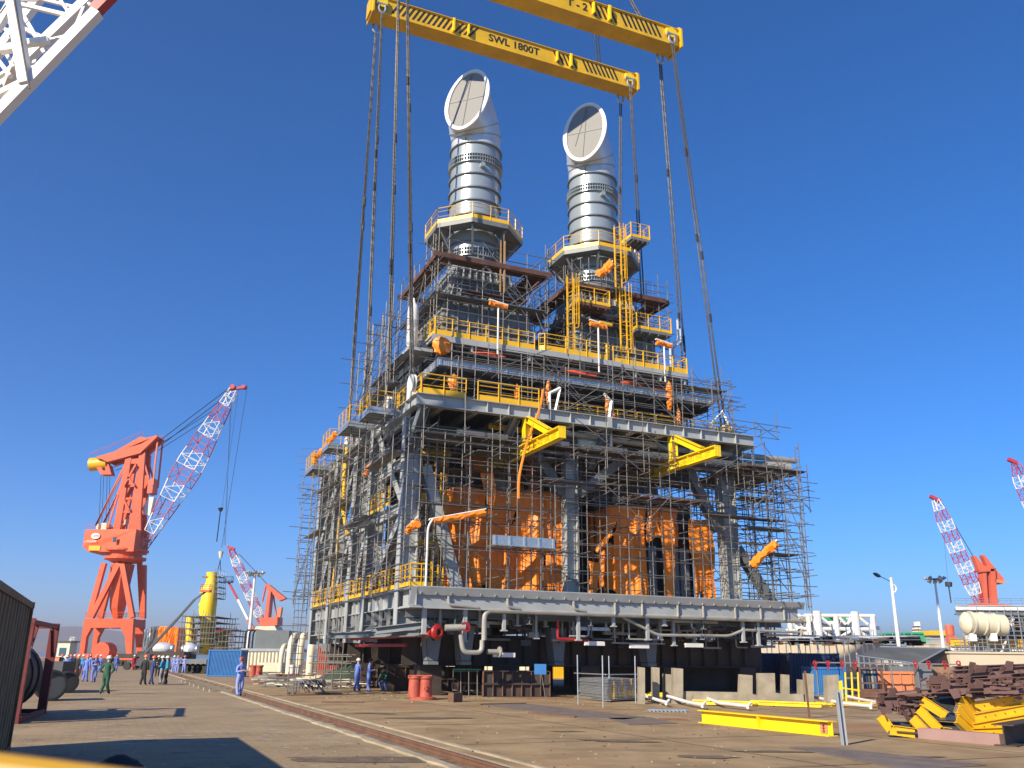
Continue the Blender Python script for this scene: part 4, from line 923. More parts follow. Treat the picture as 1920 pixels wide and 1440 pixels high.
# front lower
S = Scaf('wide tube scaffold across the front of the orange tarpaulins, on the lower deck edge', (12, 0.8, ZC), 14)
S.run(0.4, 24.0, 'u', 0.75, 1.0, ZC, 13.4, bay=1.4, lift=0.85, over=0.9, tr=0.6, skip=0.08, diag=6)
S.planks(0.5, 6.5, 1.2, 1.9, 9.6, 'plank', 0.3); S.planks(18.5, 24, .9, 1.8, 10.2, 'plank', 0.3)
S.done()
S = Scaf('deeper row of scaffold tubes between the tarpaulins and the front scaffold', (12, 3.4, ZC), 15)
S.run(1.5, 22.8, 'u', 2.3, 0.7, ZC, 13.4, bay=2.3, lift=1.7, over=0.5, tr=0.2, skip=0.2, diag=6)
S.done()
S = Scaf('dark scaffold tubes crowding the shaded space above the tarpaulins', (12, 5, 11), 27)
S.run(1.5, 21.5, 'u', 3.2, 1.6, 10.8, 13.9, bay=1.2, lift=0.55, over=0.5, tr=0.5, skip=0.1, rows=2, diag=14)
S.planks(1.5, 8.5, 3.0, 4.4, 11.9, 'plank', 0.3); S.planks(11.5, 20, 3.2, 4.6, 12.4, 'plank', 0.3); S.planks(4.0, 9.6, 1.4, 2.4, 12.7, 'gplank', 0.3)
S.done()
# scaffold deck under the top girder
S = Scaf('dark boarded scaffold deck hung below the long grey girder at the front', (12, 0.8, 13.3), 16)
for (a, b) in ((0.4, 3.3), (3.5, 6.2), (7.0, 10.6), (10.9, 14.4), (14.7, 17.6), (18.0, 21), (21.2, 24.3)):
    S.planks(a, b, 1.2+S.r.uniform(0, .3), 2.8, 13.35+S.r.uniform(-.15, .15), 'plank' if a > 6 else 'gplank', w=0.3)
for i in range(14):
    u = 0.6+i*1.8; S.led((u, -0.9, 13.25), (u, 3.2, 13.25), .3, 'transom')
for v in (0.5, 1.5, 2.7): S.led((0.2, v, 13.15), (24.6, v, 13.15), .6)
S.run(0.4, 24.6, 'u', 0.3, 1.2, 12.2, 14.9, bay=2.2, lift=0.8, over=1.2, tr=0.2, skip=0.2, diag=4, rows=1)
for i in range(6):
    u = 2.5+i*3.8; mb = MB(); L = 3.0
    mb.bx(u, u+L, 1.1, 1.14, 13.42, 13.66)
    for q in range(24): 
        for zz in (0.04, 0.14): mb.bx(u+0.06+q*0.12+(0.06 if zz > .1 else 0), u+0.12+q*0.12+(0.06 if zz > .1 else 0), 1.096, 1.1, 13.42+zz, 13.48+zz)
    build(mb, 'toe_board', 'gplank', S.t)
S.done()
# mid platforms hung in front of the tarpaulins
S = Scaf('short galvanised hanging platform in front of the left orange tarpaulin', (6.8, 1.2, 7.4), 17)
u0 = 4.6
g = MB().bx(4.4, 8.0, 0.45, 0.48, 7.55, 8.05).bx(4.4, 8.0, 0.3, 1.3, 7.5, 7.55)
for k in range(5): g.bx(4.5+k*.85, 4.6+k*.85, 0.40, 0.45, 7.55, 8.05)
build(g, 'platform_tray', 'galv', S.t)
for k in range(5): S.led((4.4+k*.85, -0.3, 7.42), (4.4+k*.85, 1.4, 7.42), .2, 'transom')
for u in (4.3, 8.1): S.up(u, 0.5, 6.8, 11)
S.done()
S = Scaf('high plank platform beside the second monorail beam, in front of the middle column', (12, 1.6, 11), 18)
S.planks(7.7, 11.4, 0.9, 1.7, 11.35, 'gplank', 0.3); S.planks(13.2, 18.2, 1.0, 1.9, 10.9, 'plank_red', 0.3); S.planks(16.6, 18.4, 0.2, 0.5, 11.1, 'plank_red', 0.3)
for v in (0.3, 1.4, 2.3): S.led((7.2, v, 11.28), (11.9, v, 11.28)); S.led((12.9, v, 10.83), (18.8, v, 10.83))
for u in (8.0, 11.2, 13.4, 16, 18): S.led((u, -0.6, 11.2 if u < 12 else 10.75), (u, 3, 11.2 if u < 12 else 10.75), .3, 'transom')
S.done()
# right end tower
S = Scaf('open scaffold tower at the right end of the module against the sky', (23.5, 3, ZC), 19)
S.run(21.9, 24.4, 'u', -0.4, 1.6, ZC-0.2, 13.4, bay=1.25, lift=0.75, over=1.3, tr=0.6, skip=0.1, rows=2, diag=6)
S.run(21.6, 25.0, 'u', 3.4, 1.6, ZC-0.2, 13.4, bay=1.4, lift=0.6, over=1.0, tr=0.5, skip=0.1, rows=2, diag=5)
for z, v0 in ((8.0, -0.1), (9.6, 0.6), (11.6, 1.6)): S.planks(21.6, 24.2, v0, v0+1.2, z, 'gplank', 0.25)
S.run(-0.4, 6.5, 'v', 24.3, 0.6, ZC-0.2, 14.2, bay=1.7, lift=1.1, over=1.0, tr=0.3, skip=0.15, rows=1, diag=2)
S.up(24.45, -0.4, ZC-2.2, 15.0); S.up(24.1, -0.4, ZC-0.5, 10)
S.done()
S = Scaf('scaffold wing carrying the dark boarded platform under the big pipe end at the right', (24, 5, 13), 24)
S.planks(20.8, 25.4, 0.0, 7.5, 13.2, 'plank', 0.3)
S.run(21.4, 25.6, 'u', 0.2, 3.0, 10.8, 13.2, bay=1.3, lift=0.5, over=0.9, tr=0.6, rows=3, diag=6)
S.run(20.8, 24.2, 'u', 1.0, 1.5, 15.4, 16.3, bay=1.8, lift=0.5, over=1.6, tr=0.6, rows=2, diag=2)
S.done()
# behind the right side: dense back tubes seen through the frame
S = Scaf('dense dark tube scaffold seen through the frame behind the right turbine', (21, 12, ZC), 25)
S.run(8, 22, 'v', 21.8, 0.9, ZC, 14, bay=1.6, lift=0.75, over=1.0, tr=0.2, rows=2, diag=4)
S.done()
# front upper (tray level)
S = Scaf('tube scaffold rising from the long grey girder past the galvanised cable tray', (11, 2.3, 15.4), 20)
S.run(2.4, 21.8, 'u', 2.2, 0.6, 15.4, 19.2, bay=1.5, lift=0.5, over=1.0, tr=0.25, skip=0.12, rows=1, diag=5)
S.run(3.0, 21.6, 'u', 1.5, 0.8, 15.4, 18.6, bay=2.0, lift=0.7, over=1.2, tr=0.4, skip=0.2, rows=2, diag=5)
S.run(3.0, 21.6, 'u', 3.4, 0.6, 17.9, 20.0, bay=2.0, lift=0.5, over=1.4, tr=0.1, skip=0.2, rows=1, diag=3)
S.run(3.0, 22.4, 'v', 21.6, 0.6, 15.4, 20.0, bay=1.8, lift=0.9, over=1.0, tr=0.3, rows=1, diag=2)
for i in range(12): S.led((3+i*1.6, 1.8, zt-0.25), (3+i*1.6, 3.6, zt-0.25), .3, 'transom')
S.planks(14.5, 22.3, 3.4, 4.6, 19.0, 'gplank', 0.3)
S.done()
S = Scaf('low scaffold rows just under the upper yellow handrail', (11, 4.6, 18.4), 26)
for z in (18.4, 18.75, 19.1, 19.45): S.led((2.2, 4.0, z), (21.8, 4.0, z), 1.0)
for v in (4.4, 5.2): S.led((2.2, v, 18.6), (22.0, v, 18.6), 1.0)
S.done()
# around stacks
def stackscaf(u0, v0, label, seed, zb=21.0, zt_=27.2, zd=26.2, ext=0.0):
    S = Scaf(label, (u0, v0, zb), seed)
    h = 3.7
    S.run(u0-h, u0+h+ext, 'u', v0-h, 0.7, zb, zt_, bay=1.35, lift=0.65, over=1.2, tr=0.35, skip=0.12, rows=2, diag=8)
    S.run(v0-h, v0+h, 'v', u0-h, 0.7, zb, zt_, bay=1.3, lift=0.65, over=1.0, tr=0.35, skip=0.1, rows=2, diag=5)
    S.run(v0-h, v0+h, 'v', u0+h, 0.0, zb, zt_, bay=2.2, lift=0.85, over=0.8, tr=0.3, skip=0.1, rows=1, diag=3)
    for (a, b, c, d, al) in ((u0-h-0.2, u0+h+0.2+ext, v0-h-0.1, v0-h+1.1, 'u'), (u0-h, u0-h+1.0, v0-h, v0+h, 'v'), (u0+h-1, u0+h, v0-h, v0+h, 'v')):
        if al == 'u': S.planks(a, b, c, d, zd, 'plank_red', 0.3)
        else: S.planks(a, b, c, d, zd+0.02, 'plank_red', 0.3, along='v')
    for x in (-1, 1):
        build(MB().bx(u0-h-0.4, u0+h+0.4+ext, v0+x*(h+0.15)-0.03, v0+x*(h+0.15)+0.03, zd-0.2, zd+0.12), 'edge_board', 'plank_red', S.t)
        build(MB().bx(u0+x*(h+0.15)-0.03, u0+x*(h+0.15)+0.03, v0-h, v0+h, zd-0.2, zd+0.12), 'edge_board', 'plank_red', S.t)
    S.planks(u0-1.6, u0+2.6, v0-3.3, v0-2.6, zd-1.9, 'plank_red', 0.35)
    S.planks(u0-h, u0+h, v0-h-0.2, v0-h+0.8, zb+2.2, 'gplank', 0.25); S.planks(u0-h-0.1, u0-h+0.9, v0-h, v0+h, zb+2.4, 'gplank', 0.25, along='v')
    S.done(); return S
s1 = stackscaf(6.15, 9.0, 'scaffold with rusty red boards wrapped round the foot of the left stack', 31, zd=25.85)
for sg in (0, .28): build(MB().bar((6.6+sg, 5.2, 24.0), (6.6+sg, 5.2, 27.6), 0.06, 0.09), 'timber_post', 'timber', s1.t)
stackscaf(15.5, 9.0, 'scaffold with brown boards wrapped round the foot of the right stack', 32, zd=25.6, ext=-0.6)
# ================================================================== orange tarpaulins
def drape(pts, z0, z1, seed, label, fold=0.30, nz=40, du=0.05, rag=0.5, cut=(), m='tarp', grp='orange tarpaulins hung on the module', topvar=0.15):
    """hanging cloth along a plan polyline (module coordinates) with folds, a ragged hem and tears"""
    r = random.Random(seed); P = [V((a, b, 0)) for a, b in pts]; L = [(b-a).length for a, b in zip(P, P[1:])]; T = sum(L); n = int(T/du)
    ph = [r.uniform(0, 6.3) for _ in range(8)]; fr = [r.uniform(0.8, 1.6), r.uniform(2.2, 3.4), r.uniform(4, 6), r.uniform(8, 12)]
    vs = []; cols = []
    bot = [0]*(n+1); x = 0
    for i in range(n+1):
        s = T*i/n; bot[i] = rag*max(0, math.sin(s*fr[1]+ph[4])*0.5+math.sin(s*fr[2]+ph[5])*0.35+math.sin(s*fr[0]+ph[7])*0.3)+0.05
    for i in range(n+1):
        s = T*i/n; a = 0
        while a < len(L)-1 and s > sum(L[:a+1]): a += 1
        t = (s-sum(L[:a]))/L[a]; c = P[a].lerp(P[a+1], t); d = (P[a+1]-P[a]).normalized(); nr = V((d.y, -d.x, 0))
        tp = z1+topvar*math.sin(s*1.1+ph[6])-topvar*abs(math.sin(s*0.55+ph[0]))
        for j in range(nz+1):
            q = j/nz; z = tp+(z0+bot[i]-tp)*q
            amp = fold*(0.25+0.75*min(1, q*2.2))
            rg = lambda x: 1-2*abs(math.sin(x))**0.8
            dr = 0.5*math.sin(s*.45+ph[6])*q
            w = rg(s*fr[1]*.6+ph[0]+dr)*0.75+rg(s*fr[2]*.6+ph[2]+dr*2.2)*0.42*(0.4+0.6*math.sin(s*1.1+ph[5])**2)+rg(s*fr[3]*.55+ph[3]-dr*3)*0.16+0.5*math.sin(s*fr[0]+ph[7])
            sag = 0.35*math.exp(-((q-.38)/.10)**2)*math.sin(s*1.6+ph[4])+0.3*math.exp(-((q-.72)/.09)**2)*math.sin(s*1.2+ph[1])
            vs.append(c+nr*(amp*w+fold*sag)+V((0, 0, z))+d*(0.10*math.sin(q*5+ph[2]+s*1.3)))
    fs = []
    for i in range(n):
        s = T*(i+.5)/n
        for j in range(nz):
            q = (j+.5)/nz; z = z1+(z0-z1)*q
            if any(abs((s-cs)-0.25*math.sin(z*2))/cw+abs(z-cz)/ch < 1 for cs, cz, cw, ch in cut): continue
            k = i*(nz+1)+j; fs.append((k, k+nz+1, k+nz+2, k+1))
    mb = MB().add(vs, fs)
    o = single(mb, 'tarpaulin', m, label, 'tarpaulin', (pts[0][0], pts[0][1], z0), group=grp, modf=True, smooth=True)
    md = o.modifiers.new('thick', 'SOLIDIFY'); md.thickness = 0.012
    return o
drape([(3.6, 6.2), (4.0, 4.2), (10.9, 3.9), (11.1, 5.4)], ZC+0.05, 11.3, 5, 'large orange tarpaulin draped round the left turbine enclosure, full of vertical folds', cut=((5.2, 9.8, .12, .7), (3.4, 10.2, .1, .5), (7.0, 7.2, .1, .8)))
drape([(3.9, 3.6), (4.9, 3.3)], ZC+0.1, 10.0, 8, 'narrow orange tarpaulin strip hanging beside the slanted grey brace', fold=0.15, rag=1.2)
drape([(13.1, 6.5), (13.5, 4.2), (16.0, 3.8)], ZC+0.05, 10.9, 6, 'orange tarpaulin over the left half of the right turbine enclosure, spreading at its foot', cut=((2.6, 9.0, .16, 1.0), (1.6, 5.6, .3, .6)))
drape([(15.9, 3.8), (18.4, 3.8)], 8.5, 10.9, 9, 'short orange tarpaulin above the grey duct panels', rag=0.9)
drape([(16.95, 3.7), (17.8, 3.65)], ZC+0.1, 10.6, 12, 'orange tarpaulin strip between the two grey duct panels', fold=0.16, rag=0.2)
drape([(19.2, 4.0), (20.8, 3.8), (21.2, 6.0)], ZC+0.2, 10.6, 10, 'rightmost orange tarpaulin, beside the grey column, narrowing at its foot', fold=0.2)
drape([(4.9, 3.3), (5.6, 3.2)], 9.7, 12.0, 13, 'bright orange cloth bundle tied above the left tarpaulin', fold=0.12, rag=0.8, topvar=0.3)
drape([(4.9, 6.2), (8.4, 5.5)], 11.5, 13.6, 15, 'shaded orange tarpaulin high above the left turbine enclosure', fold=0.1)
drape([(8.2, 4.4), (8.7, 4.2)], 11.3, 13.4, 16, 'dark red-orange cloth strip next to the first monorail beam', fold=0.1, m='tarp_red')
drape([(12.2, 4.4), (12.8, 4.2)], ZC+0.1, 7.6, 17, 'small orange cloth hanging between the two turbine enclosures', fold=0.12)
# wrapped lamp arms on the front and left faces
def arm(p, q, seed, label, drop=0.22, w=0.12):
    p = V(p); q = V(q); t = thing('wrapped_lamp', label, 'wrapped lamp', tuple(p), group='lamp arms wrapped in orange sheet', modf=True); r = random.Random(seed)
    build(MB().path([p-Z*0.05, p, q], 0.045, 6), 'arm', 'white', t)
    rings = []
    for i in range(12):
        c = p.lerp(q, 0.08+0.9*i/11)-Z*(drop*(0.4+r.uniform(0, .5))); s, u_ = frame_of(q-p)
        rings.append([c+s*w*math.cos(a)*(1+r.uniform(-.3, .4))+u_*w*math.sin(a)*(1.1+r.uniform(-.3, .5)) for a in [2*math.pi*k/8 for k in range(8)]])
    build(MB().loft(rings, cap=True), 'wrapping', 'tarp', t)
    return t
t = arm((0.9, 0.4, 8.6), (4.0, 0.4, 9.35), 1, 'lamp arm wrapped in orange sheet rising to the slanted brace at the left corner')
build(MB().path([(0.85, 0.4, ZC), (0.85, 0.4, 8.2), (1.1, 0.4, 8.65)], 0.06, 8, bend=0.3), 'post', 'white', t)
t = arm((12.0, 3.2, 8.0), (12.6, 2.2, 9.0), 2, 'short wrapped lamp arm tilted up between the two turbine enclosures')
t = arm((21.2, 0.9, 7.4), (21.9, -0.9, 8.7), 3, 'wrapped lamp arm sticking out by the right column', w=0.2)
t = arm((13.2, 4.6, 26.2), (14.0, 3.7, 27.0), 4, 'orange bundle on a pole at the left of the right stack platform', w=0.25)
t = arm((-0.6, 24.4, 14.9), (-0.6, 24.4, 16.9), 5, 'upright orange wrapped post at the far left top corner', w=0.2)
t = arm((-0.9, 21.6, 16.0), (-0.6, 17.4, 16.9), 6, 'long orange wrapped arm on the far left top edge', w=0.18)
t = arm((0.1, 1.6, 8.3), (0.3, 0.4, 8.7), 7, 'orange bundle tied at the base of the corner lamp arm', w=0.17, drop=0.4)
t = arm((-0.1, 10.4, 12.6), (0.1, 9.6, 13.3), 8, 'small orange bundle on the left face beside the second column', w=0.18)
# ================================================================== cranes and things behind
def Q(px, py, Y, dy=0.0):
    p = AY(px, py, Y); return p+V((0, dy, 0))
def lattice(root, A, B, w0, wm, w1, n, side, c0='boom_white', c1='boom_red', seg=2, r=0.09, dep=None, name='boom_section', t0=0.12, t1=0.85):
    """four-chord lattice boom from A to B in alternating painted sections"""
    A = V(A); B = V(B); d = B-A; ax = d.normalized(); s1 = V(side).normalized(); s2 = ax.cross(s1).normalized()
    def wd(t): return w0+(wm-w0)*t/t0 if t < t0 else (wm if t < t1 else wm+(w1-wm)*(t-t1)/(1-t1))
    def cor(k):
        t = k/n; c = A+d*t; q = wd(t)/2; qq = q if dep is None else q*dep
        return [c+s1*qq*a+s2*q*b for a, b in ((-1,-1),(1,-1),(1,1),(-1,1))]
    for i in range(0, n, seg):
        mb = MB(); e = min(n, i+seg)
        for k in range(i, e):
            p, q = cor(k), cor(k+1)
            for j in range(4):
                mb.bar(p[j], q[j], r*1.6); mb.bar(p[j], p[(j+1) % 4], r*0.8)
                if k % 2: mb.bar(p[j], q[(j+1) % 4], r*0.8)
                else: mb.bar(p[(j+1) % 4], q[j], r*0.8)
        build(mb, name, c0 if (i//seg) % 2 else c1, root)
def cable(root, pts, r=0.04, m='black', name='cable'):
    mb = MB()
    for a, b in zip(pts, pts[1:]): mb.tube(a, b, r, 4)
    build(mb, name, m, root)
# ---- big portal crane on the left, Y = 190 m
Y = 190.0
base = Q(214, 1229, Y); base.z = 0
C1 = thing('portal_crane', 'tall orange-red portal crane with a yellow counterweight at the left', 'crane', base, group='orange-red portal cranes')
def Pc(px, py, dy=0): return Q(px, py, Y, dy)
def zpx(px, py, dy, x0=140, y0=700, s=4.0): return Pc(x0+px/s, y0+py/s, dy)
D2 = 2.6
for dy in (-D2, D2):
    arch = [(161,1232),(170,1232),(184,1180),(238,1180),(247,1232),(257,1232),(263,1161),(171,1161)]
    arch = [(161,1232),(170,1232),(175,1195),(184,1178),(238,1178),(246,1195),(249,1232),(258,1232),(262,1161),(171,1161)]
    build(MB().prism([Pc(x, y, dy-0.6) for x, y in arch], (0, 1.2, 0)), 'portal_leg_frame', 'crane_red', C1)
    for x in (165.5, 253): build(MB().bx(Pc(x,1232,0).x-1.6, Pc(x,1232,0).x+1.6, Y+dy-0.7, Y+dy+0.7, 0.0, 1.9), 'bogie', 'crane_red', C1)
for (a, b) in ((171, 180), (254, 262)):
    x0, x1 = Pc(a, 1165, 0).x, Pc(b, 1165, 0).x; z0, z1 = Pc(171, 1176, 0).z, Pc(171, 1161, 0).z
    build(MB().bx(x0, x1, Y-D2, Y+D2, z0, z1), 'portal_beam', 'crane_red', C1)
build(rail(MB(), [Pc(171,1160,-D2), Pc(262,1160,-D2), Pc(262,1160,D2), Pc(171,1160,D2), Pc(171,1160,-D2)], sp=2, kick=0, r=.04, h=1.2), 'handrail', 'crane_red2', C1)
for (xa, xb, ya, yb) in ((178, 204, -D2, -2.2), (182, 232, -D2, -2.2), (258, 238, -D2, -2.2), (262, 262, D2, 2), (178, 206, D2, 2.2), (259, 262, D2, 2.2)):
    if xa == xb: continue
    build(MB().bar(Pc(xa, 1159, ya), Pc(xb, 1058, yb), 1.0, 1.0, up=(0, 1, 0)), 'tower_strut', 'crane_red', C1)
build(MB().bar(Pc(258, 1159, D2), Pc(254, 1052, 2.2), 0.9, up=(0, 1, 0)), 'tower_strut', 'crane_red', C1)
rg = []
for (xa, xb, y, dd) in ((213, 229, 1160, 1.0), (207, 234, 1140, 1.6), (208, 244, 1090, 2.1), (210, 251, 1058, 2.5)):
    cx = (Pc(xa, y).x+Pc(xb, y).x)/2; hw = (Pc(xb, y).x-Pc(xa, y).x)/2; zz = Pc(xa, y).z
    rg.append([V((cx+hw*math.cos(a), Y+dd*math.sin(a), zz)) for a in [2*math.pi*(k+.5)/8 for k in range(8)]])
build(MB().loft(rg, cap=True), 'central_column', 'crane_red', C1)
cx = (Pc(198,1045).x+Pc(273,1045).x)/2; zz = Pc(235, 1050).z
build(MB().lathe([(2.6, -0.6), (3.4, -0.2), (4.2, 0), (4.2, 0.5), (3.3, 0.6), (3.3, 1.6), (4.5, 1.7), (4.5, 2.1)], (cx, Y, zz), 24, cap=True), 'slewing_ring', 'crane_red', C1)
h = MB(); x0, xm, x1 = Pc(165,1030).x, Pc(213,1030).x, Pc(266,1030).x; z0, z1 = Pc(170,1037).z, Pc(170,996).z
h.prism([(x0, Y-2.6, z0+1.2), (x0+1.2, Y-2.6, z0), (x1, Y-4.2, z0), (x1, Y-4.2, z1), (x0, Y-2.6, z1)], (0, 7.2, 0))
mh = build(h, 'machinery_house', 'crane_red', C1)
build(MB().bx(x0+1.6, x0+4.0, Y-3.2, Y-2.66, z0+0.2, z0+1.2), 'sill_panel', 'yellow', C1)
zc_ = (z0+z1)/2; pt = Pc(192, 1010).x
e = MB(); q = [V((pt+0.95*math.cos(a), Y-3.35, zc_+0.9+0.62*math.sin(a))) for a in [2*math.pi*k/20 for k in range(20)]]
e.prism(q, (0, 0.05, 0)); build(e, 'emblem', 'white', mh)
text('CXW', 0.62, basis((1, -0.09, 0), (0, 0, 1), (pt, Y-3.42, zc_+0.9)), 'crane_red', C1)
text('o 中远船务', 0.55, basis((1, -0.09, 0), (0, 0, 1), (pt-0.9, Y-3.35, zc_-0.25)), 'white', C1)
build(MB().bx(pt+4.2, pt+4.9, Y-4.28, Y-4.2, zc_-0.5, zc_+0.6), 'window', 'glass', mh)
build(rail(MB(), [(x0, Y-2.6, z1), (x1, Y-4.2, z1)], sp=1.6, kick=0, h=1.1), 'handrail', 'crane_red2', C1)
for dy in (-1.4, 1.4):        # tapered tower legs
    build(MB().prism([zpx(a, b, dy-0.4) for a, b in ((315,1180),(365,1180),(450,640),(405,645))], (0, 0.8, 0)), 'tower_leg', 'crane_red', C1)
    build(MB().prism([zpx(a, b, dy-0.4) for a, b in ((425,1180),(520,1220),(520,1050),(552,605),(508,615))], (0, 0.8, 0)), 'tower_leg', 'crane_red', C1)
    build(MB().prism([zpx(a, b, dy-0.3) for a, b in ((400,660),(500,650),(500,690),(400,690))], (0, 0.6, 0)), 'tower_beam', 'crane_red', C1)
    for (a, b) in (((385,860),(480,850)), ((365,955),(470,945)), ((350,1050),(440,1045))): build(MB().bar(zpx(*a, dy), zpx(*b, dy), 0.5), 'tower_beam', 'crane_red', C1)
    for (a, b) in (((405,700),(180,1150)), ((395,760),(270,1165)), ((400,690),(180,1150)), ((545,690),(575,800)), ((640,520),(605,850))): build(MB().bar(zpx(*a, dy), zpx(*b, dy), 0.32), 'tie_bar', 'crane_red2', C1)
for (a, b) in (((420,780),(480,860)), ((490,700),(400,860)), ((400,960),(440,1040))): build(MB().bar(zpx(*a, -2.2), zpx(*b, -2.2), 0.4), 'tie_bar', 'crane_red', C1)
for dy in (-2.2, 1.2):
    build(MB().prism([zpx(a, b, dy) for a, b in ((190,650),(240,660),(275,680),(520,615),(650,490),(640,478),(530,545) if dy < 0 else (560,520),(200,640))], (0, 1.0, 0)), 'counterweight_beam', 'crane_red', C1)
build(MB().prism([zpx(a, b, -2.0) for a, b in ((240,650),(640,482),(560,500),(520,490))], (0, 4.0, 0)), 'counterweight_beam', 'crane_red', C1)
build(rail(MB(), [zpx(140, 650, -2), zpx(540, 485, -2)], sp=1.6, kick=0, h=1.1), 'handrail', 'crane_red2', C1)
build(rail(MB(), [zpx(560, 500, 2), zpx(645, 478, 2)], sp=1.4, kick=0, h=1.1), 'handrail', 'crane_red2', C1)
a, b = zpx(118, 685, 0), zpx(250, 672, 0)
build(MB().lathe([(0.05, 0), (1.45, 0.02), (1.45, (b-a).length), (0.05, (b-a).length+.02)], a, 20, b-a), 'counterweight', 'yellow', C1, True)
build(MB().prism([zpx(x, y, -1) for x, y in ((170,700),(215,700),(225,735),(245,735),(240,690),(270,690),(290,765),(210,765))], (0, 2, 0)), 'sheave_block', 'crane_red', C1)
for x in (190, 210, 235, 255): cable(C1, [zpx(x+8, 770, 0), zpx(x-8 if x < 230 else x, 1150, 0)], 0.05)
build(MB().bx(Pc(186,990).x, Pc(190,990).x, Y-1.5, Y+1, z1, z1+1.3).bx(Pc(195,990).x, Pc(205,990).x, Y-1.5, Y+1, z1, z1+1.6), 'winch', 'cream', C1)
build(MB().bar(zpx(270, 1165, 1), zpx(410, 1090, 1), 0.9), 'luffing_strut', 'cream', C1)
build(MB().prism([zpx(x, y, -1.4) for x, y in ((570,800),(612,795),(600,905),(560,910))], (0, 2.8, 0)), 'winch_cage', 'crane_red2', C1)
build(MB().prism([zpx(x, y, -0.5) for x, y in ((560,930),(600,930),(570,1070),(520,1060),(520,1000))], (0, 1.5, 0)), 'operator_screen', 'boom_white', C1)
lattice(C1, zpx(500, 1320, 0), zpx(1195, 125, 0), 1.5, 4.4, 1.6, 20, (0, 1, 0), seg=2, r=0.11, t0=0.45, t1=0.55)
build(MB().bar(zpx(1160, 120, 0), zpx(1290, 105, 0), 0.9, 0.5).tube(zpx(1190, 105, -.8), zpx(1190, 105, .8), 0.55, 12).tube(zpx(1270, 105, -.7), zpx(1270, 105, .7), 0.45, 12), 'boom_head', 'boom_red', C1)
for dy in (-1.2, 1.2):
    cable(C1, [zpx(645, 520, dy), zpx(1160, 130, dy)], 0.09); cable(C1, [zpx(610, 570, dy), zpx(1050, 290, dy)], 0.07); cable(C1, [zpx(290, 720, dy), zpx(500, 640, dy)], 0.07)
for x, xx in ((1225, 1105), (1170, 1130), (1180, 1120)): cable(C1, [zpx(x, 160, 0), zpx(xx, 1010 if x > 1200 else 1290, 0)], 0.035, 'rope')
build(MB().tube(zpx(1095, 1010, 0), zpx(1095, 1035, 0), .6, 10, 0.3).tube(zpx(1093, 1035, 0), zpx(1065, 1262, 0), 0.12, 6), 'hook_block', 'black', C1)
# ---- generic far portal crane
def far_crane(label, px0, Y, parts, jib, jw, wz, grp='orange-red portal cranes', nb=18, base_y=1215, ground=0.0, extra=None):
    b = Q(px0, base_y, Y); b.z = ground; c = thing('portal_crane', label, 'crane', b, group=grp)
    for poly, nm, m, th in parts:
        p = [Q(x, y, Y, -th/2) for x, y in poly]; build(MB().prism(p, (0, th, 0)), nm, m, c)
    if jib:
        lattice(c, Q(*jib[0], Y), Q(*jib[1], Y), jw*0.5, jw, jw*0.45, nb, (0, 1, 0), seg=2, r=wz, t0=0.2, t1=0.8)
    return c
# px of zoom 3: x=240+X/4.8, y=1020+Y/4.8
z3 = lambda X, Yp: (240+X/4.8, 1020+Yp/4.8)
parts = [([z3(*q) for q in ((1210,670),(1370,660),(1365,735),(1210,740))], 'machinery_house', 'crane_red2', 7),
         ([z3(*q) for q in ((1240,670),(1275,670),(1300,430),(1270,440))], 'tower_leg', 'crane_red2', 4),
         ([z3(*q) for q in ((1245,355),(1280,370),(1430,490),(1370,515),(1300,440),(1265,430))], 'counterweight_beam', 'crane_red2', 3),
         ([z3(*q) for q in ((1160,780),(1190,745),(1350,740),(1370,780))], 'crane_base', 'cream', 9),
         ([z3(*q) for q in ((1360,570),(1390,570),(1370,700),(1340,690))], 'stair_mast', 'cont_orange', 2)]
c2 = far_crane('small far orange-red crane behind the floodlight mast, striped boom leaning left', z3(1280,760)[0], 300, parts, (z3(1215,730), z3(925,40)), 2.6, 0.13, ground=12)
build(MB().bar(Q(*z3(897,25), 300), Q(*z3(960,50), 300), 1.0), 'boom_head', 'boom_red', c2)
cable(c2, [Q(*z3(1245,360), 300), Q(*z3(1210,520), 300)], 0.3, 'crane_red2', 'tie_bar'); cable(c2, [Q(*z3(1305,440), 300), Q(*z3(1340,660), 300)], 0.25, 'crane_red2', 'tie_bar')
cable(c2, [Q(*z3(1250,358), 300), Q(*z3(1000,90), 300)], 0.1)
# right crane: zoom x=1480+X/3.6, y=840+Y/3.6
z4 = lambda X, Yp: (1480+X/3.6, 840+Yp/3.6)
parts = [([z4(*q) for q in ((1335,820),(1365,820),(1385,1060),(1345,1065))], 'tower_leg', 'crane_red2', 4),
         ([z4(*q) for q in ((1285,810),(1310,810),(1325,1060),(1305,1060))], 'tower_leg', 'crane_red2', 3),
         ([z4(*q) for q in ((1290,725),(1305,722),(1440,890),(1410,905),(1340,830))], 'counterweight_beam', 'crane_red2', 2),
         ([z4(*q) for q in ((1232,730),(1245,728),(1330,830),(1270,830))], 'counterweight_beam', 'crane_red2', 2),
         ([z4(*q) for q in ((1275,800),(1360,800),(1360,835),(1275,840))], 'tower_beam', 'crane_red2', 4),
         ([z4(*q) for q in ((1365,890),(1435,895),(1420,920),(1370,910))], 'counterweight', 'cont_orange', 4),
         ([z4(*q) for q in ((1250,1050),(1450,1065),(1450,1100),(1250,1100))], 'machinery_house', 'crane_red2', 8)]
c3 = far_crane('far orange-red crane at the right with its striped boom leaning left over the white module', z4(1340,1060)[0], 260, parts, (z4(1290,1060), z4(985,350)), 3.0, 0.13, nb=20, ground=5)
build(MB().bar(Q(*z4(950,325), 260), Q(*z4(1020,360), 260), 1.2, 0.9), 'boom_head', 'boom_red', c3)
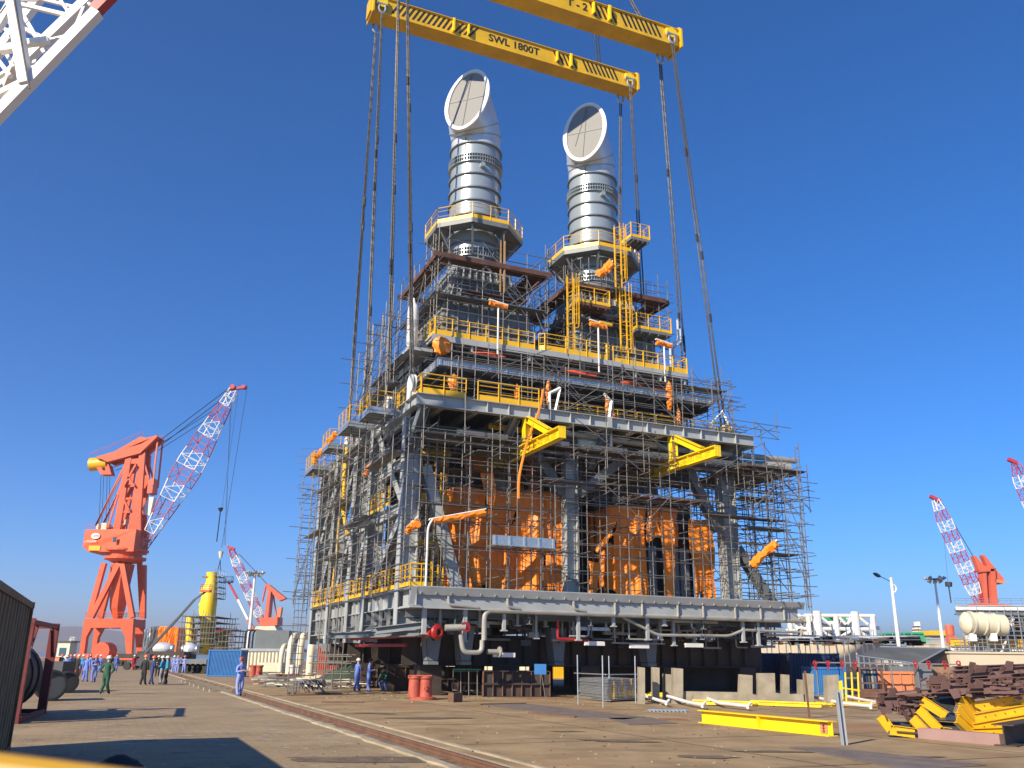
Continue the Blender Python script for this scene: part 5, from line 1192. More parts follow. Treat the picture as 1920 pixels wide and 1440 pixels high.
cable(c3, [Q(*z4(1240,730), 260), Q(*z4(1030,370), 260)], 0.12); cable(c3, [Q(*z4(1375,910), 260), Q(*z4(1410,1040), 260)], 0.15, 'crane_red2', 'tie_bar')
cable(c3, [Q(*z4(1030,450), 260), Q(*z4(1070,910), 260)], 0.05, 'rope'); build(MB().tube(Q(*z4(1074,905), 260), Q(*z4(1076,935), 260), 1.0, 8).tube(Q(*z4(1076,935), 260), Q(*z4(1092,1045), 260), 0.18, 6), 'hook_block', 'black', c3)
p0, p1 = Q(1990, 1075, 240), Q(1903, 868, 240)
b = V(p0); b.z = 0; c4 = thing('portal_crane', 'crane at the right edge of which only the tip of the striped boom shows', 'crane', b, group='orange-red portal cranes')
lattice(c4, p0, p1, 2, 3.2, 1.4, 18, (0, 1, 0), seg=2, r=0.13); build(MB().bar(Q(1890, 861, 240), Q(1906, 868, 240), 1.2, 0.9), 'boom_head', 'boom_red', c4)
x0 = b.x; build(MB().bx(x0-1.5, x0+1.5, 238, 242, 0, p0.z+1), 'tower', 'crane_red2', c4)
# ---- near lattice boom in the top left corner
z2 = lambda X, Yp: (X/6.0, Yp/6.0)
Yb = 30.0
A = Q(-60, 275, Yb); B = Q(238, -40, Yb)
bb = V(A); bb.z = 0
C5 = thing('crawler_crane_boom', 'white and red lattice boom crossing the top left corner, close to the camera', 'crane boom', bb)
def nb_(p, q, w, m='boom_white', dy0=0, dy1=0): build(MB().bar(Q(*z2(*p), Yb+dy0), Q(*z2(*q), Yb+dy1), w, w, up=(0, 1, 0)), 'lattice_member', m, C5)
nb_((-2400,3741), (1095,140), 0.42, dy0=-0.6, dy1=-0.6); nb_((1070,125), (1300,-110), 0.42, 'red', -0.6, -0.6)
nb_((-2400,3262), (1000,-10), 0.38, dy0=1.4, dy1=1.4)
nb_((-2200,3466), (470,-60), 0.36, dy0=2.4, dy1=2.4)
nb_((140,-40), (290,950), 0.42, dy0=-0.9, dy1=-0.7)
for p, q, w, d0, d1 in (((230,50),(740,170),.16,1.4,1.4), ((0,0),(450,0),.1,2,2), ((420,-20),(820,80),.13,2,1.4), ((240,130),(420,440),.16,1.4,1.0), ((0,200),(510,440),.16,2,1),
    ((280,490),(550,455),.26,0,0), ((0,560),(280,520),.3,0,0), ((60,330),(200,500),.14,2,1), ((530,470),(600,660),.14,1,-.6), ((560,450),(880,380),.12,1,-.6), ((680,0),(790,170),.13,1.4,1.4),
    ((945,90),(840,350),.14,1.2,-.6), ((400,690),(330,900),.16,1,-.6), ((0,700),(120,860),.16,1,0), ((60,960),(220,560),.2,1,-.4), ((-40,330),(120,60),.3,1,1), ((-40,880),(250,700),.16,1,0),
    ((-20,1060),(250,930),.22,-.4,-.4), ((480,560),(560,700),.14,1,-.6), ((1000,40),(1060,110),.12,1,-.5), ((-30,420),(160,760),.14,1.5,0), ((-40,120),(130,200),.14,2,2)):
    nb_(p, q, w, dy0=d0, dy1=d1)
for k in range(9):
    x_ = -120-k*250; y_ = 1390+k*257
    nb_((x_, y_), (x_+60, y_-330), .16, dy0=-.6, dy1=1.4); nb_((x_, y_), (x_-190, y_-120), .14, dy0=-.6, dy1=1.4)
nb_((150,-40), (330,1000), 0.05, 'black', -1.15, -0.95)
nb_((0,150), (150,-60), 0.04, 'black', 0.5, 0.5)
# ---- lamp masts and street lamp
def mast(px, ytop, ybase, Y, label, r0=0.22, R=1.6, n=12):
    top = Q(px, ytop, Y); b = V((top.x, Y, 0)); t = thing('floodlight_mast', label, 'floodlight mast', b, group='floodlight masts')
    build(MB().tube(b, top, r0, 10, r0*0.45), 'pole', 'boom_white', t)
    g = MB()
    for k in range(6): a = math.pi*k/6; d = V((math.cos(a), math.sin(a), 0)); g.tube(top-d*R, top+d*R, .05, 4)
    g.path([top+V((math.cos(a)*R*.8, math.sin(a)*R*.8, 0)) for a in [2*math.pi*k/16 for k in range(17)]], .05, 4); build(g, 'ring_frame', 'grey_mid', t)
    for k in range(n):
        a = 2*math.pi*(k+.3)/n; d = V((math.cos(a), math.sin(a), 0)); c = top+d*R*(1 if k % 2 else .62)+Z*(.15 if k % 2 else -.2)
        build(MB().tube(c-d*0.12+Z*0.12, c+d*0.12-Z*0.14, 0.12, 8, 0.24).tube(c+d*0.12-Z*.14, c+d*.13-Z*.16, .24, 8, .2), 'floodlight', 'galv' if k % 3 else 'stack_white', t)
    return t
mast(482-3.5, 1075, 1180, 130, 'left floodlight mast rising behind the grey screened block', 0.3, 1.25, 14)
mast(1752.5, 1086, 1216, 105, 'right floodlight mast behind the dark tent roof', 0.24, 1.0, 12)
Yl = 78.0; top = Q(1670.5, 1083, Yl); b = V((top.x, Yl, 0))
t = thing('street_lamp', 'white street lamp with a dark blue leaf-shaped head and a crescent on its pole', 'street lamp', b)
build(MB().tube(b, top, 0.2, 12, 0.12), 'pole', 'white', t, True)
ea = Q(1671, 1091, Yl); eb = Q(1651, 1081, Yl); build(MB().tube(ea, eb, 0.035, 6), 'arm', 'grey_dark', t)
g = MB(); hd = Q(1636, 1074.5, Yl); d = (hd-eb); rings = []
for i in range(9):
    x = i/8; ww = 0.34*math.sin(math.pi*min(1, x*0.9+0.1))**0.8; c = eb+d*x; rings.append([c+V((0, math.cos(a)*ww, 0))+Z*math.sin(a)*ww*0.5 for a in [2*math.pi*k/10 for k in range(10)]])
build(MB().loft(rings, cap=True), 'lamp_head', 'lamp_blue', t, True)
pts = [Q(1673+7.5*math.sin(a), 1096+(1-math.cos(a))*8, Yl) for a in [math.pi*k/10 for k in range(11)]]
build(MB().path(pts, 0.07, 6), 'crescent', 'white', t, True)
# ---- yellow tower module with elbows, Y=150
Yt = 150.0
def QZ(X, Yp, dy=0): return Q(*z3(X, Yp), Yt, dy)
b = QZ(730, 960); b.z = 0
T = thing('yellow_pipe_tower', 'tall yellow mooring column with a bulging elbow, standing in scaffold behind the workers', 'column', b)
def ringx(Xa, Xb, Yp, n=20):
    p, q = QZ(Xa, Yp), QZ(Xb, Yp); c = (p+q)/2; r = (q.x-p.x)/2
    return [V((c.x+r*math.cos(a), Yt+r*math.sin(a), c.z)) for a in [2*math.pi*k/n for k in range(n)]]
build(MB().loft([ringx(*q) for q in ((650,780,960),(648,785,670),(640,790,600),(655,800,520),(670,805,440),(700,808,360),(712,810,300),(708,812,256))], cap=True), 'column_shell', 'yellow_bright', T, True)
build(MB().loft([ringx(*q) for q in ((636,700,560),(640,740,540),(668,760,500),(700,780,470))], cap=True), 'elbow', 'yellow_bright', T, True)
build(MB().loft([ringx(*q) for q in ((645,720,440),(660,740,400),(690,760,370),(700,790,350))], cap=True), 'elbow', 'yellow_bright', T, True)
build(MB().loft([ringx(*q) for q in ((665,760,300),(700,790,296),(700,790,292),(665,760,296))], cap=True), 'landing', 'yellow', T)
for Yp in (300, 345, 395, 450, 495): build(MB().bx(QZ(800,Yp).x, QZ(840,Yp).x, Yt-2, Yt+2, QZ(800,Yp).z, QZ(800,Yp).z+0.12), 'landing', 'grey_dark', T); build(rail(MB(), [QZ(800,Yp,-2), QZ(840,Yp,-2), QZ(840,Yp,2)], sp=1, kick=0, h=1.1), 'handrail', 'galv', T)
for i, (Xa, Xb, ya, yb) in enumerate(((520, 600, 960, 660), (790, 900, 960, 790), (640, 720, 1000, 900))):
    b = QZ((Xa+Xb)/2, ya); b.z = 0
    single(MB().loft([ringx(Xa, Xb, 985), ringx(Xa, Xb, yb+60), ringx(Xa+8, Xb-8, yb)], cap=True), 'yellow_drum', 'yellow_bright', ('yellow drum left of the tall yellow column, ringed by scaffold decks', 'squat yellow drum right of the tall yellow column, ringed by scaffold decks', 'yellow drum at the foot of the tall yellow column')[i], 'drum', b, group='yellow drums by the tall yellow column', smooth=True)
def bgscaf(px0, px1, py0, py1, Yd, depth, nx, nz, label, r=0.05, seed=0, deck=True, m='tube', grp='background scaffolds'):
    a = Q(px0, py1, Yd); b2 = Q(px1, py0, Yd); rr = random.Random(seed)
    x0, x1 = a.x, b2.x; z0, z1 = a.z, b2.z
    t = thing('scaffold', label, 'scaffolding', (x0, Yd, max(0, z0)), group=grp)
    for i in range(nx+1):
        x = x0+(x1-x0)*i/nx
        for y in (Yd, Yd+depth): build(MB().tube((x, y, z0), (x+rr.uniform(-.1,.1), y, z1+rr.uniform(-.3, 1.0)), r, 5), 'upright', m, t)
    for k in range(nz+1):
        z = z0+(z1-z0)*k/nz
        for y in (Yd, Yd+depth): build(MB().tube((x0-rr.uniform(0, .8), y, z), (x1+rr.uniform(0, .8), y, z), r, 5), 'ledger', m, t)
        if deck: build(MB().bx(x0, x1, Yd, Yd+depth, z-0.1, z), 'deck', 'gplank', t)
    return t
S1_ = z3(455, 650); S2_ = z3(640, 985)
bgscaf(*(S1_[0], S2_[0], S1_[1], S2_[1]), Yt-4.5, 9, 6, 6, 'scaffold decks round the left yellow drum', seed=1)
S1_ = z3(640, 650); S2_ = z3(800, 900)
bgscaf(*(S1_[0], S2_[0], S1_[1], S2_[1]), Yt-5.5, 10, 5, 5, 'scaffold decks round the foot of the tall yellow column', seed=2)
S1_ = z3(770, 770); S2_ = z3(955, 985)
bgscaf(*(S1_[0], S2_[0], S1_[1], S2_[1]), Yt-5, 9, 5, 4, 'scaffold decks round the right yellow drum', seed=3)
# orange wrapped boxes
def clothbox(pxs, Yd, depth, label, m='tarp', name='covered_cargo'):
    r = random.Random(int(pxs[0][0])); P = [Q(x, y, Yd) for x, y in pxs]; mb = MB(); x0, x1 = min(p.x for p in P), max(p.x for p in P); z0, z1 = max(0, min(p.z for p in P)), max(p.z for p in P)
    n = 40; per = []
    for i in range(n): per.append(V((x0+(x1-x0)*i/n, Yd, 0)))
    for i in range(10): per.append(V((x1, Yd+depth*i/10, 0)))
    for i in range(n): per.append(V((x1-(x1-x0)*i/n, Yd+depth, 0)))
    for i in range(10): per.append(V((x0, Yd+depth*(1-i/10), 0)))
    rings = []; am = [r.uniform(-.25, .25) for _ in per]
    for j in range(7):
        z = z0+(z1-z0)*j/6; rings.append([p+V((am[k]*.4, am[k]*(1-j/8)+r.uniform(-.08, .08), z+(r.uniform(-.15, .1) if j == 6 else 0))) for k, p in enumerate(per)])
    mb.loft(rings, cap=True); return single(mb, name, m, label, 'covered load', (x0, Yd, z0), group='orange covered loads')
clothbox([z3(275, 745), z3(430, 1000)], 165, 10, 'large orange sheeted load left of the yellow drums')
clothbox([z3(430, 750), z3(490, 960)], 170, 6, 'narrow orange sheeted load behind the left yellow drum')
clothbox([z3(762, 755), z3(850, 800)], 162, 5, 'small orange sheet on top of the right yellow drum', m='tarp_red')
clothbox([z3(215, 745), z3(272, 985)], 176, 8, 'grey sheeted load at the left of the orange one', m='grey_mid')
clothbox([z3(150, 770), z3(215, 985)], 182, 8, 'pale sheeted load right of the portal crane leg', m='galv')
# white lumpy vessels
def lumpy(pxc, pyc, rx, rz, Yd, label):
    c = Q(pxc, pyc, Yd); r = random.Random(int(pxc)); n = 14; rings = []
    for j in range(11):
        t = math.pi*j/10; rings.append([c+V((-rx*math.cos(t), rz*math.sin(t)*math.cos(a)*(1+r.uniform(-.1,.1)), rz*math.sin(t)*math.sin(a)*(1+r.uniform(-.1,.1)))) for a in [2*math.pi*k/n for k in range(n)]])
    b = V((c.x, Yd, 0)); t = thing('valve_body', label, 'valve', b, group='wrapped grey-white valves'); build(MB().loft(rings, cap=True), 'body', 'stack_white', t, True)
    for dx in (-rx, rx): build(MB().lathe([(0.02, -.1), (rz*.7, -.1), (rz*.7, .1), (0.02, .1)], c+V((dx*.95, 0, 0)), 14, (1, 0, 0)), 'flange', 'galv', t)
    build(MB().bx(c.x-rx*.6, c.x+rx*.6, Yd-1, Yd+1, 0, c.z-rz*.8), 'cradle', 'rust_dark', t)
lumpy(z3(310,0)[0], z3(0,940)[1], 1.5, .85, 128, 'long silver wrapped valve in front of the orange sheeted load')
lumpy(z3(560,0)[0], z3(0,945)[1], 1.0, .85, 127, 'round silver wrapped valve in front of the yellow column')
# boom lifts
def boomlift(pts, Yd, label, basket, m='black', w=0.32):
    P = [Q(x, y, Yd) for x, y in pts]; b = V((P[0].x, Yd, 0)); t = thing('boom_lift', label, 'boom lift', b, group='boom lifts')
    build(MB().bx(b.x-1.7, b.x+1.7, Yd-1.1, Yd+1.1, 0.5, 1.2).bx(b.x-0.3, b.x+1.0, Yd-.8, Yd+.8, 1.2, 1.9), 'chassis', 'grey_dark', t)
    for dx in (-1.5, 1.5):
        for dy in (-1.3, 1.3): build(MB().tube((b.x+dx, Yd+dy-.2, .45), (b.x+dx, Yd+dy+.2, .45), .45, 14), 'wheel', 'rubber', t)
    for i, (p, q) in enumerate(zip(P, P[1:])): build(MB().bar(p, q, w-0.05*i), 'boom', m if isinstance(m, str) else m[i % len(m)], t)
    e = P[-1]; build(rail(MB(), [e+V((-.6,-.4,0)), e+V((.6,-.4,0)), e+V((.6,.4,0)), e+V((-.6,.4,0)), e+V((-.6,-.4,0))], sp=.9, kick=.2, h=.9, r=.02).bx(e.x-.6, e.x+.6, Yd-.5, Yd+.5, e.z-.05, e.z), 'basket', basket, t)
    return t
bl = boomlift([z3(150,990), z3(440,680), z3(600,500), z3(700,430)], 118, 'boom lift with a long dark arm reaching to the yellow column', 'crane_red2', 'grey_dark', 0.3)
boomlift([z3(1130,765), z3(1080,680), z3(990,500), z3(905,345)], 140, 'boom lift with a red and white arm and a dark basket against the sky', 'navy', ('crane_red2', 'boom_white', 'boom_red'), 0.4)
e = Q(*z3(835,100), 150); b = V((e.x, 150, 0))
t = thing('hook_block', 'white hook block with two chains over the yellow column', 'crane hook', e)
build(MB().tube(e+Z*.6, e-Z*.5, .42, 10, .2), 'block', 'cream', t); cable(t, [e-Z*.8, QZ(805, 250)], .06); cable(t, [e-Z*.8, QZ(832, 260)], .06); cable(t, [e+Z*1.2, e+Z*30+V((1.5,0,0))], .04, 'rope')
# ---- grey screened block, white bent pipes
Ys = 100.0
zq = lambda X, Yp, Yd=Ys, dy=0: Q(*z3(X, Yp), Yd, dy)
b = zq(1045, 1000); t = thing('transformer_block', 'grey slatted cooler block with dark pipe loops, right of the blue container', 'cooler', (b.x, Ys, 0))
x0, x1 = zq(1150, 800).x, zq(1450, 800).x; z0, z1 = zq(1200, 945).z, zq(1200, 775).z
g = MB(); g.bx(x0, x1, Ys, Ys+8, z0, z1)
for k in range(34): g.bx(x0+(x1-x0)*k/34, x0+(x1-x0)*k/34+0.12, Ys-0.1, Ys, z0, z1)
build(g, 'slatted_wall', 'grey_mid', t); build(MB().bx(zq(1040,800).x, x1+.5, Ys-.4, Ys+8, zq(1100,965).z, zq(1100,940).z), 'base_frame', 'grey_paint', t)
for k in range(8):
    X = 1045+k*14; p = zq(X, 945).x; build(MB().path([(p, Ys+k*.9, z0), (p, Ys+k*.9, z1), (x0+.2, Ys+k*.9, z1)], .1, 6, bend=.4), 'pipe_loop', 'black', t, True)
x0, x1 = zq(1005, 1000).x, zq(1420, 1000).x
for k in range(13):
    p = zq(1015+k*32, 1090, 95); o = single(MB().tube((p.x, 95, 0.4), (p.x, 95, zq(1015+k*32, 975, 95).z), 0.165, 14), 'white_pipe', 'cream', ('leftmost', 'second', 'third', 'fourth', 'fifth', 'sixth', 'seventh', 'eighth', 'ninth', 'tenth', 'eleventh', 'twelfth', 'rightmost')[k]+' short white pipe in the standing row right of the blue container', 'pipe', (p.x, 95, 0.3), group='short white pipes standing in a row', smooth=True)
single(MB().bx(zq(1190,1110,92).x, zq(1370,1110,92).x, 91.5, 94, 0.25, zq(1200,1095,92).z+0.3), 'white_box', 'cream', 'low white box with a grey lid in front of the white pipe row', 'box', (zq(1190,1110,92).x, 92, 0.25))
for i, (X, w_, top_) in enumerate(((1375, 50, 890), (1450, 62, 790), (1540, 66, 780), (1640, 75, 765))):
    Yd = 88-i*2; p = Q(*z3(X, 1070), Yd); zt2 = Q(*z3(X, top_), Yd).z; rr = (Q(*z3(X+w_, 1000), Yd).x-p.x)/2
    single(MB().path([(p.x, Yd, 0.3), (p.x, Yd, zt2-rr), (p.x+0.2, Yd+6, zt2-rr)], rr, 18, bend=2.2, seg=7), 'bent_pipe', 'cream', ('smallest and leftmost cream bent pipe behind the tube racks', 'second cream bent pipe from the left', 'third cream bent pipe from the left', 'largest cream bent pipe, half behind the scaffold poles')[i], 'pipe', (p.x, Yd, 0.3), group='large cream bent pipes', smooth=True)
# ---- blue container
def container(name, label, cat, p, L, W, H, rot, m, ribs=26, frame=None, door=False, group=None):
    t = thing(name, label, cat, p, rotz=rot, group=group); OFF[t.name] = (0, 0, 0); fr = frame or m
    g = MB()
    def corr(a, b, n, ax, fixed, sg):
        for k in range(n):
            t0 = a+(b-a)*k/n; t1 = a+(b-a)*(k+1)/n; q = (t1-t0)
            dp = -.04 if H < 2.8 else -.075; prof = [(t0, 0), (t0+q*.3, 0), (t0+q*.42, dp), (t0+q*.88, dp), (t1, 0)]
            for (s0, d0), (s1, d1) in zip(prof, prof[1:]):
                if ax == 'x': vs = [(s0, fixed+sg*d0, .15), (s1, fixed+sg*d1, .15), (s1, fixed+sg*d1, H-.12), (s0, fixed+sg*d0, H-.12)]
                else: vs = [(fixed+sg*d0, s0, .15), (fixed+sg*d1, s1, .15), (fixed+sg*d1, s1, H-.12), (fixed+sg*d0, s0, H-.12)]
                g.add(vs, [(0,1,2,3)])
    corr(.1, L-.1, ribs, 'x', .03, -1); corr(.1, L-.1, ribs, 'x', W-.03, 1); corr(.1, W-.1, 8, 'y', .03, -1); corr(.1, W-.1, 8, 'y', L-.03, 1)
    g.bx(0.05, L-.05, .05, W-.05, H-.08, H-.04); build(g, 'corrugated_wall', m, t)
    f_ = MB()
    for x in (0, L-.14):
        for y in (0, W-.14): f_.bx(x, x+.14, y, y+.14, 0, H); f_.bx(x-.01, x+.15, y-.01, y+.15, 0, .12); f_.bx(x-.01, x+.15, y-.01, y+.15, H-.12, H+.01)
    for y in (0.005, W-.115):
        for z in (0.02, H-.13): f_.bx(.14, L-.14, y, y+.11, z, z+.12)
    for x in (0.005, L-.115):
        for z in (0.02, H-.13): f_.bx(x, x+.11, .14, W-.14, z, z+.12)
    build(f_, 'frame', fr, t); return t
p = Q(*z3(708, 1130), 85); p.z = 0
pr = Q(*z3(1003, 1130), 85); container('shipping_container', 'bright blue corrugated container behind the workers', 'container', p, pr.x-p.x, 2.5, Q(*z3(800, 950), 85).z, 0.03, 'blue_paint', 22)
# orange reel
p = Q(195, 1232, 160); t = thing('cable_reel', 'round reel wrapped in bright orange-red sheet under the portal crane', 'reel', (p.x, 160, 0))
R0 = (Q(212,1225,160).x-Q(179,1225,160).x)/2; rings = []; r = random.Random(9)
for j, (k, y) in enumerate(((.05, -1.6), (.96, -1.6), (1, -1.2), (1.0, 1.2), (.96, 1.6), (.05, 1.6))):
    rings.append([V((p.x+R0*k*math.cos(a)*(1+.02*math.sin(a*14)), 160+y, R0+.8+R0*k*math.sin(a)*(1+.02*math.sin(a*11)))) for a in [2*math.pi*q/40 for q in range(40)]])
build(MB().loft(rings, cap=True), 'wrapped_drum', 'tarp_red', t); build(MB().bx(p.x-R0, p.x+R0, 158, 162, 0, 1.2), 'cradle', 'rust_dark', t)
# trailer / far low things behind the workers
for i, (pa, pb, pt_, Yd, m, lab) in enumerate(((222, 262, 1226, 150, 'rust_dark', 'long dark trailer under the portal crane'), (262, 352, 1222, 125, 'rust_dark', 'low dark flatbed trailer carrying the silver valves'), (345, 395, 1236, 100, 'grey_mid', 'grey steel beam stack left of the blue container'))):
    a = Q(pa, 1240, Yd); b2 = Q(pb, pt_, Yd); t = thing('trailer', lab, 'trailer', (a.x, Yd, 0), group='low trailers and beams behind the workers')
    build(MB().bx(a.x, b2.x, Yd-1.3, Yd+1.3, max(.6, b2.z-.7), b2.z), 'load_bed', m, t)
    for k in range(5): build(MB().tube((a.x+(b2.x-a.x)*(k+.5)/5, Yd-1.3, .5), (a.x+(b2.x-a.x)*(k+.5)/5, Yd-.9, .5), .5, 12), 'wheel', 'rubber', t)
a = Q(106, 1225, 120); t = thing('cabin', 'small grey site cabin far down the road at the left', 'cabin', (a.x, 120, 0)); build(MB().bx(a.x, a.x+1.6, 120, 122, 0, 3.3), 'wall', 'cream', t); build(MB().bx(a.x+.3, a.x+1.2, 119.96, 120, 1.6, 2.6), 'window', 'glass', t); build(MB().bx(a.x-.2, a.x+1.8, 119.8, 122.2, 3.3, 3.45), 'roof', 'grey_dark', t)
a = Q(131, 1232, 260); t = thing('lattice_tower', 'thin white lattice mast in the distance right of the brown containers', 'mast', (a.x, 260, 0))
lattice(t, (a.x, 260, 0), Q(137, 1194, 260), 1.4, 1.2, .8, 8, (0, 1, 0), seg=8, c0='boom_white', c1='boom_white', r=.12, name='mast_lattice'); 
# ---- right side: quay wall, module, ships
def box3(px0, px1, py0, py1, Yd, dep): a = Q(px0, py1, Yd); b2 = Q(px1, py0, Yd); return (a.x, b2.x, Yd, Yd+dep, max(0, a.z), b2.z)
b = box3(1790, 2060, 1228, 1300, 60, .4); w_ = thing('beige_wall', 'plain beige rendered wall behind the brown joist pile', 'wall', (b[0], 60, 0)); build(MB().bx(b[0], b[1], 60, 60.4, 0, b[5]), 'wall_face', 'beige_wall', w_); build(MB().bx(b[0]-.1, b[1], 59.9, 60.5, b[5], b[5]+.12), 'coping', 'beige_wall', w_)
b = box3(1300, 1900, 1210, 1300, 125, .5); w_ = thing('beige_wall', 'low cream parapet wall running behind the dark blue containers', 'wall', (b[0], 125, 0)); build(MB().bx(b[0], b[1], 125, 125.5, 0, b[5]), 'wall_face', 'beige_wall', w_); build(MB().bx(b[0], b[1], 124.9, 125.6, b[5], b[5]+.1), 'coping', 'cream', w_)
t = thing('pipe_rack', 'long low rack of pipes and rails behind the dark blue containers', 'pipe rack', (Q(1420,1205,120).x, 120, 0))
for i, y in enumerate((1196, 1199, 1203, 1207)): a, b2 = Q(1410, y, 120), Q(1720, y-2, 120); build(MB().tube(a, b2, .07 if i else .14, 6), 'pipe', ('stack_white', 'rust', 'grey_mid', 'cream')[i], t)
for k in range(26): a = Q(1412+k*12, 1210, 120); build(MB().bar((a.x, 120, 0), (a.x+.2*((k*7) % 3-1), 120, a.z+random.Random(k).uniform(1.2, 2.4)), .1), 'stanchion', 'galv', t)
for k in range(5): a = Q(1500+k*35, 1212, 120); build(MB().bar((a.x, 120, a.z-1), (a.x-.5, 120, a.z+2.8), .16), 'raking_post', 'stack_white', t)
rr = random.Random(41)
for k in range(70):
    a = Q(rr.uniform(1412, 1715), 1211, 119); s_ = rr.uniform(.3, 1.6); z_ = a.z+rr.uniform(0, .8); build(MB().bx(a.x, a.x+s_, 118.5, 119.5, z_, z_+rr.uniform(.15, .7)), 'fitting', rr.choice(('rust', 'galv', 'stack_white', 'steel_brown', 'grey_mid', 'black')), t)
for z_ in (1193, 1201): a, b2 = Q(1410, z_, 118), Q(1860, z_-2, 118); build(MB().tube(a, b2, .04, 5), 'guard_rail', 'galv', t)
# white truss module, Y=210
Yw = 210.0; z4q = lambda X, Yp, dy=0: Q(*z4(X, Yp), Yw, dy)
b = z4q(110, 1300); t = thing('truss_module', 'white tubular truss module standing beyond the wall right of the main module', 'truss module', (b.x, Yw, 0))
cols = [(125, 1128), (185, 1100), (312, 1125), (440, 1105), (560, 1130)]
for dy in (0, 14):
    for X, Yp in cols: a = z4q(X, Yp, dy); build(MB().tube((a.x, Yw+dy, 2), a, .9 if X in (185, 440) else .6, 10), 'column', 'white', t)
    for Yp in (1130, 1220): build(MB().tube(z4q(100, Yp, dy), z4q(575, Yp+3, dy), .42, 8), 'chord', 'white', t)
    for (a, b2) in (((205,1135),(305,1215)), ((145,1135),(175,1215)), ((460,1135),(555,1210)), ((205,1225),(300,1285)), ((330,1285),(430,1225)), ((460,1225),(540,1285)), ((335,1140),(380,1190)), ((430,1140),(390,1190))): build(MB().tube(z4q(*a, dy), z4q(*b2, dy), .34, 8), 'brace', 'white', t)
for X, Yp in cols: build(MB().tube(z4q(X, 1130, 0), z4q(X, 1130, 14), .35, 6), 'chord', 'white', t)
build(MB().bx(z4q(215,1130).x, z4q(425,1130).x, Yw+4, Yw+9, z4q(215,1155).z, z4q(215,1130).z), 'tank', 'green_paint', t)
rr = random.Random(5)
for k in range(34):
    a = z4q(rr.uniform(130, 560), rr.uniform(1190, 1290), rr.uniform(1, 12)); build(MB().bx(a.x, a.x+rr.uniform(1, 4), a.y, a.y+2, a.z, a.z+rr.uniform(.3, 1.4)), 'equipment', rr.choice(('grey_paint', 'galv', 'white', 'grey_mid')), t)
# green and yellow shed
a0 = Q(1690, 1188, 170); a1 = Q(1744, 1210, 170); single(MB().bx(a0.x, a1.x, 170, 180, 0, a0.z).bx(a0.x-.3, a1.x+.3, 169.7, 180, a0.z, a0.z+.3), 'green_shed', 'green_paint', 'flat green shed wall between the street lamp and the right floodlight mast', 'shed', (a0.x, 170, 0))
a0 = Q(1744, 1192, 168); a1 = Q(1785, 1210, 168); o = thing('yellow_roofed_shed', 'grey shed with a yellow roof strip behind the right floodlight mast', 'shed', (a0.x, 168, 0)); build(MB().bx(a0.x, a1.x, 168, 176, 0, a0.z), 'wall', 'grey_paint', o); build(MB().bx(a0.x-.3, a1.x+.3, 167.5, 176, a0.z, a0.z+.9), 'roof', 'yellow', o)
a0 = Q(1716, 1173, 230); a1 = Q(1728, 1192, 230); t = thing('ship_bridge', 'white ship superstructure tower poking up behind the green shed', 'ship', (a0.x, 230, 0))
build(MB().bx(a0.x, a0.x+.7, 230, 232, 0, a0.z).bx(a1.x-.7, a1.x, 230, 232, 0, a0.z+1), 'mast_leg', 'white', t)
for y in (1174, 1180, 1186): z_ = Q(1716, y, 230).z; build(MB().bx(a0.x, a1.x, 230, 232, z_-.3, z_), 'bridge_deck', 'white', t)
build(MB().bx(Q(1690,1192,232).x, Q(1790,1190,232).x, 232, 245, 0, Q(1690,1189,232).z), 'hull', 'white', t)
a0 = Q(1774, 1173, 150); single(MB().lathe([(.05, 0), (.6, 0), (.7, .3), (.7, 1.5), (.6, 1.7), (.05, 1.75)], (Q(1781,1185,150).x, 150, Q(1781,1192,150).z), 16).bx(Q(1781,1185,150).x-.6, Q(1781,1185,150).x+.6, 149.5, 150.5, 0, Q(1781,1192,150).z), 'red_tank', 'crane_red2', 'small red tank left of the big cream vessel', 'tank', (Q(1781,1185,150).x, 150, 0))
# cream vessel and steel module at the right edge, Y=120
Yv = 120.0; z8 = lambda X, Yp, dy=0: Q(1480+X/4.236, 1080+Yp/4.236, Yv, dy)
b = z8(1300, 600); t = thing('separator_module', 'grey steel deck module with a big cream drum at the right edge', 'process module', (b.x, Yv, 0))
a, b2 = z8(1345, 375, -1.9), z8(1650, 395, -1.4); rad = (z8(1330, 305).z-z8(1330, 455).z)/2*1.15
ax = (b2-a).normalized(); L = (b2-a).length
build(MB().lathe([(.05, -rad*.45), (rad*.5, -rad*.38), (rad*.85, -rad*.18), (rad, 0), (rad, L)], a, 28, ax, cap=False), 'vessel', 'cream', t, True)
for x in (.12, .42, .72): build(MB().lathe([(rad, -.12), (rad+.12, -.1), (rad+.12, .1), (rad, .12)], a+ax*L*x, 28, ax), 'stiffener', 'cream', t)
for X in (1385, 1545): p = z8(X, 440, -1.6); build(MB().bx(p.x-.4, p.x+.4, Yv-2.4, Yv-.9, z8(X, 520).z, z8(X, 430).z), 'saddle', 'white', t)
for Yp, m in ((250, 'white'), (292, 'grey_mid'), (460, 'grey_dark'), (530, 'yellow'), (575, 'white'), (620, 'grey_dark')):
    X0 = 1320 if Yp < 300 else (1280 if Yp > 500 else 1560); p, q = z8(X0, Yp), z8(2400, Yp)
    build(MB().ib((p.x, Yv, p.z), (q.x, Yv, p.z), .4, .6 if Yp != 530 else 1.1), 'deck_beam', m, t); build(MB().ib((p.x*1.11, Yv+12, p.z), (q.x, Yv+12, p.z), .4, .6), 'deck_beam', 'grey_mid', t)
    build(MB().bx(p.x*1.03, q.x, Yv+.3, Yv+4, p.z-.1, p.z+.05), 'deck', 'grey_dark' if Yp > 260 else 'grey_mid', t)
rr = random.Random(8)
